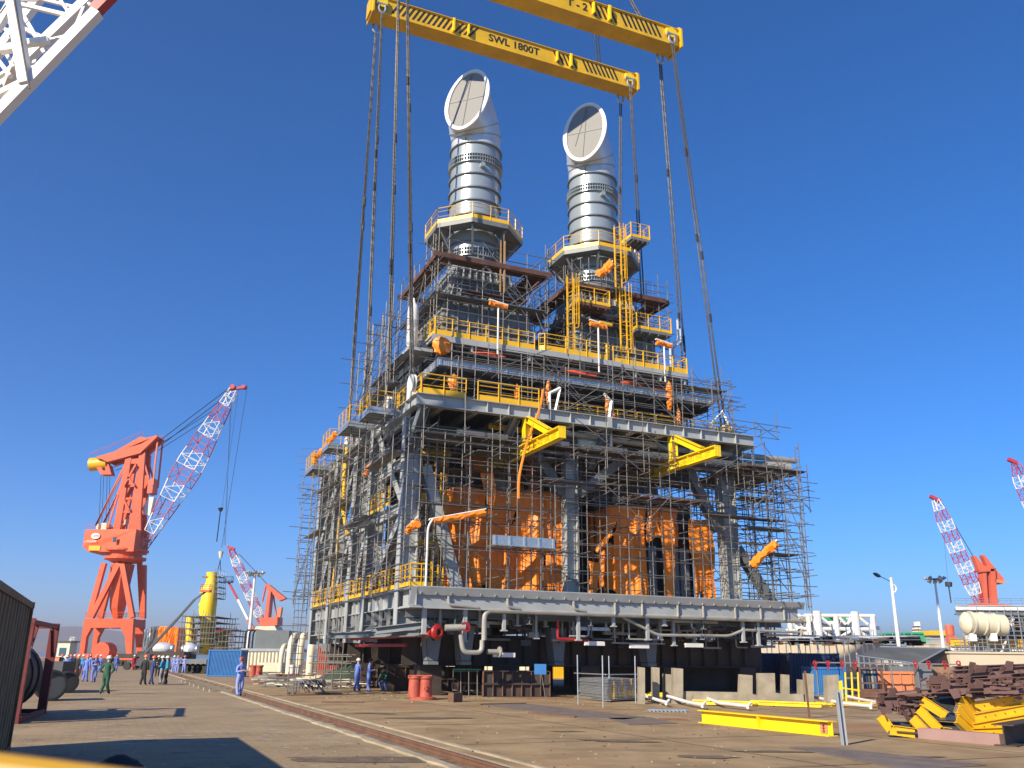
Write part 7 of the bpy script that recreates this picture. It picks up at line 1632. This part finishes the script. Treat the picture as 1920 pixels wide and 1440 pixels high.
for i, (pl, dy, lab) in enumerate(fl):
    Yd = FY+dy*1.2; P_ = [Q(*zy(*q), Yd) for q in pl]; P_ = [V((p.x, p.y+.25*k*(0 if i > 3 else 1), max(.12, p.z))) for k, p in enumerate(P_)]
    t = thing('stair_stringer', lab, 'stair section', V((P_[0].x, P_[0].y, 0)), group='stacked yellow stair sections')
    g = MB()
    for a, b2 in zip(P_, P_[1:]): g.ib(a, b2, .12, .25, tf=.015, tw=.012)
    build(g, 'channel', 'yellow', t)
    g = MB()
    for k in range(1, 7):
        c = P_[1].lerp(P_[2], k/7)+V((0, -.02, 0)); g.tube(c, c+V((0, -.04, 0)), .012, 5)
    if i < 4: build(g, 'bolt_holes', 'black', t)
for i, (q, dy, lab) in enumerate((([(1095,1150),(1300,1165),(1430,1285),(1230,1278)], .05, 'lowest dark tread panel between the yellow stringers'), ([(1105,1075),(1310,1085),(1330,1150),(1180,1140)], .2, 'middle dark tread panel between the yellow stringers'), ([(1160,950),(1340,960),(1300,1080),(1130,990)], .35, 'upper dark tread panel under the brown joists'), ([(780,1155),(960,1160),(1040,1255),(860,1240)], .05, 'leftmost dark tread panel in the stair stack'))):
    P_ = [Q(*zy(*x), FY+dy+(.5 if k in (0, 1) else 0)) for k, x in enumerate(q)]; single(MB().prism(P_, (0, .04, -.03)), 'tread_panel', mat('tread%d' % i, (.075, .09, .09), .35, metal=.3, var=.3, scale=3), lab, 'stair section', (P_[0].x, P_[0].y, 0), group='dark tread panels in the stair stack')
# brown steel joists piled on top
r = random.Random(21)
def joist(pa, pb, Yd, label, dz=0.0, nt=10):
    a, b2 = Q(*zy(*pa), Yd), Q(*zy(*pb), Yd+.6); t = thing('steel_joist', label, 'steel joist', V((a.x, a.y, 0)), group='pile of brown primed steel joists')
    build(MB().ib(a, b2, .16, .2, tf=.02, tw=.016), 'beam', 'steel_brown', t); d = (b2-a); dn_ = d.normalized()
    for k in range(nt):
        c = a+d*((k+.4)/nt)+V((0, -.09, 0)); s = r.choice((.05, .08, .11, .15, .19))*r.uniform(.8, 1.1); sg = 1 if r.random() < .6 else -1; tl = r.uniform(-.35, .35)
        build(MB().prism([c+dn_*s*x+Z*(s*z_*sg)+V((0, -abs(z_)*.05, 0)) for x, z_ in ((-.8+tl, .0), (.8+tl, 0), (.9, 1.1), (-.3, 1.3))], (0, -.025, 0)), 'gusset_plate', 'steel_brown', t)
    return t
J = [((700,960),(1160,925),.2), ((690,990),(1060,980),.05), ((720,1010),(1100,950),.45), ((1090,860),(1900,830),.3), ((1130,900),(1900,880),.1), ((1300,780),(1900,740),.5), ((1320,800),(1900,790),.8), ((1180,850),(1900,805),1.0), ((1310,745),(1900,725),1.3), ((1150,930),(1900,915),.5), ((700,1035),(1040,1060),0.0), ((860,1060),(1010,1100),.1)]
lo = MB()
for k in range(45):
    a = Q(*zy(r.uniform(720, 1900), r.uniform(800, 980)), FY+r.uniform(.1, 1.0)); 
    if a.x < Q(*zy(1080, 800), FY).x: a.z = min(a.z, Q(*zy(900, 940), FY).z)
    d = V((r.uniform(.3, 1.1), r.uniform(-.3, .3), r.uniform(-.15, .12))); lo.bar(a, a+d*r.uniform(.3, 1.0), r.uniform(.02, .05), r.uniform(.02, .09))
oo_ = build(lo, 'scrap_bars', 'steel_brown'); oo_['kind'] = 'stuff'
names = ('leftmost long joist at the top edge of the left heap', 'joist at the far left tip of the pile', 'joist crossing behind the left heap', 'long joist through the middle of the pile', 'joist resting on the topmost yellow stringer', 'upper joist near the top of the pile', 'joist just below the top of the pile', 'joist half hidden in the middle of the pile', 'topmost joist of the brown pile', 'lowest long joist of the brown pile, at the right', 'short joist drooping over the leftmost stringer', 'small loose joist over the left tread panel')
for (a, b2, dy), nm in zip(J, names): joist(a, b2, FY+dy, nm, nt=12 if b2[0] > 1500 else 7)
a, b2 = gp(1728, 1384), gp(1882, 1398); t = thing('brown_beam', 'flat pinkish-brown steel beam lying in front of the yellow stair stack', 'steel beam', a); build(MB().bar(a+Z*.13, b2+Z*.13, .26, .26), 'beam', mat('primer', (.30, .19, .17), .7, var=.12), t)
a, b2 = gp(1885, 1400), gp(1990, 1392); t = thing('dark_beam', 'dark steel beam end at the right edge, beside the pinkish-brown beam', 'steel beam', a); build(MB().ib(a+Z*.25, b2+Z*.25+V((0, 1, 0)), .5, .5, tf=.03, tw=.03), 'beam', 'rust_dark', t)
# tube racks, heaps and rubble left of the module
for i, (px0, px1, yb, yt, lab) in enumerate(((590, 640, 1292, 1095, 'tall thin rack tubes left of the module foot, furthest left'), (612, 665, 1285, 1190, 'low tube rack behind the green net heap'))):
    a, b2 = gp(px0, yb), gp(px1, yb); t = thing('tube_rack', lab, 'tube rack', a, group='tube racks left of the module')
    for k in range(7):
        x = a.x+(b2.x-a.x)*k/6; yy = a.y+(k % 2)*1.5; top_ = Q(px0, yt+r.uniform(-20, 45) if i == 0 else yt+r.uniform(0, 30), a.y).z
        build(MB().tube((x, yy, 0), (x+.1, yy, top_), .035, 6), 'upright', 'tube', t)
    for z in (.4, .9, 1.5, 1.9):
        build(MB().tube((a.x-.5, a.y, z), (b2.x+.6, a.y, z), .035, 6), 'ledger', 'tube', t); build(MB().tube((a.x-.5, a.y+1.5, z+.1), (b2.x+.6, a.y+1.5, z+.1), .035, 6), 'ledger', 'tube', t)
# long thin free pole
p = gp(553, 1290); single(MB().tube(p, Q(577, 1030, p.y), .03, 6), 'pole', 'tube', 'long thin tube standing left of the module, leaning right', 'pole', p)
p = gp(556, 1262); single(MB().tube(p, Q(560, 1120, p.y), .03, 6), 'pole', 'tube', 'shorter thin tube standing in front of the cream bent pipes', 'pole', p)
# bundle of tubes end-on in a wire basket
a = gp(550, 1302); t = thing('tube_bundle', 'basket of dark tube ends left of the two workers in blue', 'tube bundle', a)
for k in range(60):
    x = a.x+.35+r.uniform(0, 1.3); z = .12+r.uniform(0, .55); y = a.y+r.uniform(-.1, .2); build(MB().tube((x, y, z), (x-.6, y+2.4, z+.02), .035, 6), 'tube', 'black' if k % 3 else 'galv', t)
for k in range(8): z = .15+k*.07; build(MB().tube((a.x-.3, a.y+.3, z), (a.x+.3, a.y-.05, z), .03, 5), 'side_tube', 'tube', t)
build(MB().bar((a.x-.35, a.y, .06), (a.x+1.9, a.y, .06), .08), 'base_bar', 'rust', t)
for dx in (0, .3, 1.8): build(MB().tube((a.x+dx-.3, a.y-.15, 0), (a.x+dx-.3, a.y-.15, 1.1), .03, 5), 'post', 'tube', t)
# heaps of scrap tubes and timber (uncountable)
g = MB()
for k in range(420):
    px = r.uniform(470, 690); py = r.uniform(1262, 1292)-max(0, (560-px)*.05); p_ = gp(px, py); L_ = r.uniform(.4, 2.2); an = r.uniform(-.5, .6); z = r.uniform(.03, .4)
    d = V((math.cos(an), math.sin(an), r.uniform(-.05, .1))); g.bar(p_+Z*z, p_+Z*z+d*L_, r.uniform(.03, .12), mi=r.randrange(4))
o = build(g, 'scrap_heap', ['tube', 'rust', 'gplank', 'cream']); o['kind'] = 'stuff'
g = MB()
for k in range(700):
    px = r.uniform(600, 1480); py = r.uniform(1296, 1312) if r.random() < .6 else r.uniform(1300, 1440); p_ = gp(px, py); s = r.uniform(.006, .022)*(1 if py > 1330 else 1.6)
    g.bx(p_.x-s, p_.x+s*r.uniform(.5, 2), p_.y-s, p_.y+s, 0, s*r.uniform(.6, 1.4), mi=r.randrange(3))
o = build(g, 'litter', ['rust', 'concrete', 'rust_dark']); o['kind'] = 'stuff'
# green net heap
p = gp(640, 1285); rings = []
for j in range(8):
    t_ = j/7; rings.append([p+V(((2.0*math.cos(a))*(1-t_**1.5)*(1+r.uniform(-.15,.15))+.5*t_, 1.2*math.sin(a)*(1-t_**1.5), 1.5*t_+r.uniform(-.06,.06))) for a in [2*math.pi*k/18 for k in range(18)]])
single(MB().loft(rings, cap=True), 'net_heap', mat('netgreen', (.035, .06, .04), .9, var=.4, scale=3, bump=.5, bscale=8), 'dark green heap of netting behind the two workers in blue', 'net heap', p, smooth=True)
# rust-red fence and tarpaulin stall behind
a, b2 = gp(595, 1274), gp(700, 1274); zt3 = Q(600, 1212, a.y).z; t = thing('red_steel_fence', 'rust-red ribbed steel frame stack under the grey tarpaulin, left of the module foot', 'steel stack', a); g = MB()
for k in range(26): x = a.x+(b2.x-a.x)*k/25; g.bx(x-.06, x+.06, a.y-.05, a.y+.05, 0, zt3)
for z in (.2, zt3*.5, zt3): g.bx(a.x, b2.x, a.y-.07, a.y+.07, z-.07, z+.07)
g.bx(a.x, b2.x, a.y+.1, a.y+.2, 0, zt3*.95); build(g, 'ribbed_frame', 'bollard', t)
P_ = [Q(603, 1205, a.y-.4), Q(700, 1208, a.y-.4), Q(702, 1190, a.y+3), Q(608, 1186, a.y+3)]
single(slab(P_).add([P_[0], P_[1], P_[1]-Z*.8, P_[0]-Z*.7], [(0,1,2,3)]), 'tarp_roof', 'grey_mid', 'grey tarpaulin roof sagging over the rust-red frames', 'tarpaulin', V((P_[0].x, P_[0].y, 0)))
a, b2 = Q(608, 1172, 80), Q(688, 1198, 80); t = thing('white_hull', 'white curved hull with a blue band seen below the left side of the module', 'boat', (a.x, 80, 0))
build(MB().prism([Q(*q, 80) for q in ((600,1182),(612,1173),(690,1173),(690,1215),(606,1215))], (0, 5, 0)), 'hull', 'white', t); build(MB().prism([Q(*q, 79.95) for q in ((615,1189),(650,1180),(690,1180),(690,1194),(607,1196))], (0, .05, 0)), 'band', 'blue_paint', t)
# barrels red and white by the white pipes
for i, (px, py) in enumerate(((546, 1275), (556, 1275))): p = gp(px, py); t = thing('barrier_post', ('left', 'right')[i]+' of the pair of red and white barrier posts', 'barrier', p, group='red and white barrier posts'); build(MB().lathe([(.22, 0), (.2, .5), (.02, .51)], p, 12), 'base', 'red', t); build(MB().lathe([(.2, .5), (.28, 1.2), (.02, 1.21)], p, 12), 'top', 'white', t)
# things glimpsed below the module
for i, (pa, pb, yt, yb, Yd, m, lab) in enumerate(((735, 820, 1238, 1250, 90, 'cont_red', 'red ribbed container glimpsed under the module'), (820, 1000, 1243, 1262, 92, 'cream', 'yellowish stacked crates glimpsed under the module'), (1035, 1070, 1240, 1250, 95, 'yellow', 'yellow scaffolding glimpsed under the module'), (1430, 1500, 1232, 1250, 70, 'navy', 'dark low tank behind the beige plates'))):
    b = bxp(pa, pb, yt, Yd, 2); g = MB().bx(*b); n_ = 10
    for k in range(n_): x = b[0]+(b[1]-b[0])*k/n_; g.bx(x, x+.15, b[2]-.12, b[2], 0, b[5])
    single(g, 'far_cargo', m, lab, 'cargo', (b[0], Yd, 0), group='cargo glimpsed under the module')
# ================================================================== people
def skin_mesh(bones, radii, name):
    """bones: list of (i,j); radii per joint; joints positions in list -> evaluated skin+subsurf mesh data"""
    pts, ed, rad = bones
    me = bpy.data.meshes.new(name); me.from_pydata(pts, ed, []); ob = bpy.data.objects.new(name, me); COL.objects.link(ob)
    sk = ob.modifiers.new('s', 'SKIN'); sk.use_smooth_shade = True
    for i, v in enumerate(me.skin_vertices[0].data): v.radius = rad[i]; v.use_root = (i == 0)
    sb = ob.modifiers.new('b', 'SUBSURF'); sb.levels = 1; sb.render_levels = 1
    dg = bpy.context.evaluated_depsgraph_get(); out = bpy.data.meshes.new_from_object(ob.evaluated_get(dg)); bpy.data.objects.remove(ob); return out
def person(px, py, label, top, legs=None, helmet='cont_orange', turn=0.0, pose='stand', h=1.72, mtop=None, crouch=False, stride=.12, hat=True, Yoff=0):
    p = gp(px, py); t = thing('person', label, 'person', p, group='workers in the yard', rotz=turn); OFF[t.name] = (0, 0, 0)
    k = h/1.75; legs = legs or top
    pts = []; ed = []; rad = []
    def add(c, r, par=None):
        pts.append((c[0]*k, c[1]*k, c[2]*k)); rad.append((r[0]*k, r[1]*k) if isinstance(r, tuple) else (r*k, r*k)); i = len(pts)-1
        if par is not None: ed.append((par, i))
        return i
    cz = -0.42 if crouch else 0
    lean = 0.22 if crouch else 0.02
    pv = add((0, 0, .96+cz), (.165, .125)); w1 = add((0, -lean*.3, 1.14+cz), (.165, .12), pv); ch = add((0, -lean*.7, 1.32+cz), (.19, .135), w1); sh = add((0, -lean, 1.44+cz), (.14, .10), ch)
    nk = add((0, -lean-.01, 1.53+cz), .062, sh); hd0 = add((0, -lean-.025, 1.60+cz), (.082, .09), nk); hd = add((0, -lean-.02, 1.70+cz), (.08, .095), hd0)
    for s in (-1, 1):
        st = stride*s
        if crouch: hip = add((s*.11, 0, .90+cz), .11, pv); kn = add((s*.2, -.38, .50), .085, hip); an = add((s*.16, -.12, .10), .06, kn); add((s*.17, -.30, .05), (.05, .04), an)
        else:
            hip = add((s*.10, 0, .86), .115, pv); kn = add((s*.115, -st*.5-.02, .50), .088, hip); an = add((s*.12, st*.9 if s > 0 else st*.9, .11), .075, kn); add((s*.13, (st*.9)-.13, .05), (.052, .04), an)
        so_ = add((s*.20, -lean, 1.42+cz), .075, sh)
        if pose == 'chest' or (pose == 'one' and s > 0): el = add((s*.28, -.04-lean, 1.15+cz), .062, so_); wr = add((s*.14, -.26-lean, 1.20+cz), .045, el); dr = (-s*.5, -.75, .2)
        elif pose == 'hips': el = add((s*.36, .05, 1.17+cz), .062, so_); wr = add((s*.20, -.06, 1.02+cz), .045, el); dr = (-s*.6, -.6, -.3)
        elif pose == 'up' and s > 0: el = add((s*.30, -.15, 1.40), .062, so_); wr = add((s*.18, -.22, 1.62), .045, el); dr = (-.3*s, -.2, .8)
        elif crouch: el = add((s*.26, -.30, .78), .062, so_); wr = add((s*.14, -.50, .62), .045, el); dr = (-s*.2, -.8, -.5)
        else: el = add((s*.25, .03, 1.15+cz), .062, so_); wr = add((s*.26, -.05, .90+cz), .045, el); dr = (0, -.15, -1)
        dr = V(dr).normalized(); b0 = V(pts[wr])/k; pm = add(tuple(b0+dr*.07), (.042, .022), wr); sx = V((0, 1, 0)).cross(dr); sx = sx.normalized() if sx.length > .1 else V((1, 0, 0))
        for f_ in range(4):
            o = (f_-1.5)*.021; L_ = (.07, .082, .078, .06)[f_]; a_ = add(tuple(b0+dr*(.10)+sx*o), .0095, pm); add(tuple(b0+dr*(.10+L_)+sx*(o*1.15)+V((0, -.02, 0))), .008, a_)
        a_ = add(tuple(b0+dr*.05+sx*(-.045)), .011, pm); add(tuple(b0+dr*.085+sx*(-.065)), .009, a_)
    me = skin_mesh((pts, ed, rad), None, 'person_body')
    for m_ in (mtop or top, legs, 'skin', 'boot'): me.materials.append(M[m_])
    wz = .98*k+cz*k
    headz = (1.535+cz)*k; wr_pts = [V(q)*k for q in []]
    hands = [V(pts[i]) for i in range(len(pts)) if rad[i][0] < .044*k and rad[i][0] > .04*k]
    for po in me.polygons:
        c = po.center; mi = 0 if c.z > wz else 1
        if c.z > headz and (c-V((0, -lean*k, 1.66*k+cz*k))).length < .22*k: mi = 2
        if c.z < .115*k: mi = 3
        if any((c-hh).length < .10*k for hh in hands): mi = 2
        po.material_index = mi; po.use_smooth = True
    body = bpy.data.objects.new('body', me); COL.objects.link(body); body.parent = t
    c = V((0, (-lean-.02)*k, (1.70+cz)*k))
    if hat:
        R_h = .135*k; prof = [(R_h*1.25, -.005), (R_h*1.22, .01), (R_h, .015)]+[(R_h*math.cos(a), .015+R_h*.95*math.sin(a)) for a in [math.pi/2*j/7 for j in range(1, 7)]]+[(.005, .015+R_h*.95)]
        g = MB().lathe(prof, c+V((0, 0, .02)), 18); g.prism([c+V((.13*math.cos(a)*k, (-.05-.16*math.sin(a))*k, .018)) for a in [math.pi*j/8 for j in range(9)]], (0, 0, .012)); build(g, 'hard_hat', helmet, t, True)
    else:
        build(MB().lathe([(.115*k, -.03), (.12*k, .04), (.09*k, .11), (.01, .135)], c+V((0, .015, .0)), 14), 'hair', 'black', t, True)
    # face: nose, brow, eyes, mouth, ears
    fz = (1.655+cz)*k; fy = (-lean-.118)*k
    g = MB().prism([(-.014, fy, fz-.03), (.014, fy, fz-.03), (0, fy, fz+.02)], (0, -.022, 0)); g.bx(-.11*k, -.09*k, fy+.08, fy+.12, fz-.03, fz+.03); g.bx(.09*k, .11*k, fy+.08, fy+.12, fz-.03, fz+.03); build(g, 'nose_and_ears', 'skin', t)
    g = MB()
    for s in (-1, 1): g.bx(s*.033-.013, s*.033+.013, fy-.004, fy+.01, fz+.015, fz+.026)
    g.bx(-.025, .025, fy-.002, fy+.01, fz-.062, fz-.054); build(g, 'eyes_and_mouth', 'boot', t)
    return t
dm('cover_blue', (0.13, 0.20, 0.55), 0.85, var=.15, scale=6, bump=.4, bscale=14)
dm('cover_light', (0.22, 0.30, 0.66), 0.85, var=.15, scale=6, bump=.4, bscale=14)
dm('cover_navy', (0.03, 0.05, 0.16), 0.85, var=.15, scale=6)
dm('cover_green', (0.02, 0.085, 0.05), 0.85, var=.2, scale=6)
dm('cover_black', (0.018, 0.02, 0.02), 0.85, var=.2, scale=6)
dm('cover_red', (0.5, 0.02, 0.03), 0.85, var=.2, scale=6)
dm('cover_cyan', (0.02, 0.28, 0.50), 0.8, var=.2, scale=6)
dm('cover_greypants', (0.22, 0.23, 0.25), 0.85, var=.2, scale=6)
dm('hat_orange', (0.85, 0.16, 0.04), 0.35, var=.05)
dm('hat_red', (0.6, 0.03, 0.03), 0.35, var=.05)
PP = [
 (447, 1306, 'worker in light blue overalls and orange hard hat standing alone by the rail', 'cover_light', None, 'hat_orange', .9, 'chest'),
 (195, 1302, 'worker in dark green jacket and green trousers seen from behind, walking on the road', 'cover_green', None, 'white', 3.1, 'hips'),
 (267, 1285, 'stout person in black jacket at the left of the group of four', 'cover_black', None, 'hat_orange', 2.8, 'stand'),
 (282, 1284, 'person in dark blue overalls just right of the stout person in black', 'cover_navy', None, 'hat_orange', 2.2, 'chest'),
 (294, 1269, 'person in black with a white hat at the back of the group of four', 'cover_black', None, 'white', .3, 'chest'),
 (301, 1283, 'person in grey trousers and bright teal jacket, white hard hat', 'cover_cyan', 'cover_greypants', 'white', -1.5, 'chest'),
 (310, 1284, 'person in teal jacket and black trousers, rightmost of the group of four', 'cover_cyan', 'cover_black', 'white', -1.2, 'stand'),
 (324, 1263, 'worker in blue overalls, left of three behind the group of four', 'cover_light', None, 'white', .4, 'stand'),
 (331, 1264, 'worker in light blue overalls and orange hard hat, middle of three behind the group', 'cover_light', None, 'hat_orange', .2, 'hips'),
 (344, 1263, 'worker in light blue overalls, right of three beside the blue container', 'cover_light', None, 'hat_orange', 0, 'hips'),
 (249, 1257, 'worker in red overalls and white hard hat striding on the road', 'cover_red', None, 'white', .9, 'stand'),
 (120, 1276, 'worker in blue overalls standing closest to the left containers', 'cover_blue', None, 'white', -.5, 'chest'),
 (158, 1279, 'worker in blue overalls with orange hard hat, left of the two turned backs', 'cover_blue', None, 'hat_orange', 3.0, 'stand'),
 (174, 1280, 'worker in blue overalls with orange hard hat, arms folded, right beside another', 'cover_blue', None, 'hat_orange', .8, 'chest'),
 (152, 1266, 'worker in bright cyan jacket half hidden behind two workers in blue', 'cover_cyan', 'cover_navy', 'white', .2, 'stand'),
 (145, 1264, 'worker in grey overalls raising a hand to an orange hard hat', 'cover_greypants', None, 'hat_orange', .4, 'up'),
 (136, 1262, 'worker in black behind the small orange-red basket', 'cover_black', None, 'white', .1, 'stand'),
 (97, 1258, 'worker in pale blue at the far left, by the brown cabinet', 'cover_light', None, 'white', .3, 'stand'),
 (128, 1266, 'worker in blue overalls between the front worker in blue and the basket', 'cover_blue', None, 'hat_orange', .9, 'stand'),
 (205, 1257, 'small distant worker in dark clothes behind the man in green', 'cover_black', None, 'hat_red', .3, 'stand'),
 (166, 1258, 'distant worker in pale overalls in the gap between the two in blue', 'cover_light', None, 'white', -.3, 'stand'),
 (112, 1262, 'worker in navy overalls behind the one closest to the left containers', 'cover_navy', None, 'hat_orange', .5, 'stand'),
 (186, 1261, 'worker in blue overalls directly left of the one in green, farther off', 'cover_blue', None, 'white', -.4, 'chest'),
 (216, 1259, 'distant worker in blue overalls right of the one in green', 'cover_blue', None, 'hat_orange', .7, 'stand'),
 (142, 1270, 'worker in dark overalls with a white hat, left of the two turned backs', 'cover_black', None, 'white', 2.6, 'stand'),
 (178, 1258, 'small distant worker with a white hat behind the two in blue', 'cover_navy', None, 'white', .3, 'stand'),
 (411, 1264, 'person in dark green overalls standing in front of the blue container', 'cover_green', None, 'hat_orange', .1, 'stand'),
 (668, 1296, 'worker in blue overalls with a red collar, left of the pair by the module', 'cover_blue', None, 'white', 2.4, 'chest'),
 (690, 1298, 'worker in blue overalls leaning forward, right of the pair by the module', 'cover_blue', None, 'boot', 1.6, 'chest'),
]
for (px, py, lab, top_, lg, hm2, tn, ps) in PP:
    person(px, py, lab, top_, lg, hm2, tn, ps, h=1.72 if px != 267 else 1.78, stride=.2 if ('strid' in lab or 'walk' in lab) else .09)
person(723, 1297, 'person crouching in a dark green jacket right of the pair in blue', 'cover_green', 'cover_blue', 'boot', -.6, crouch=True, hat=False)
p = gp(667, 1296); 
HZ = MB().bx(-8200, 8200, -70, 8200, -5, 240)
hz = build(HZ, 'haze', 'white'); hz.data.materials.clear(); hz['kind'] = 'stuff'
hm = bpy.data.materials.new('haze'); hm.use_nodes = True; nt = hm.node_tree; nt.nodes.clear()
ho = nt.nodes.new('ShaderNodeOutputMaterial'); vp = nt.nodes.new('ShaderNodeVolumePrincipled'); vp.inputs['Density'].default_value = 0.00024; vp.inputs['Color'].default_value = (0.76, 0.72, 0.76, 1); vp.inputs['Anisotropy'].default_value = 0.2
nt.links.new(vp.outputs[0], ho.inputs['Volume']); hz.data.materials.append(hm)
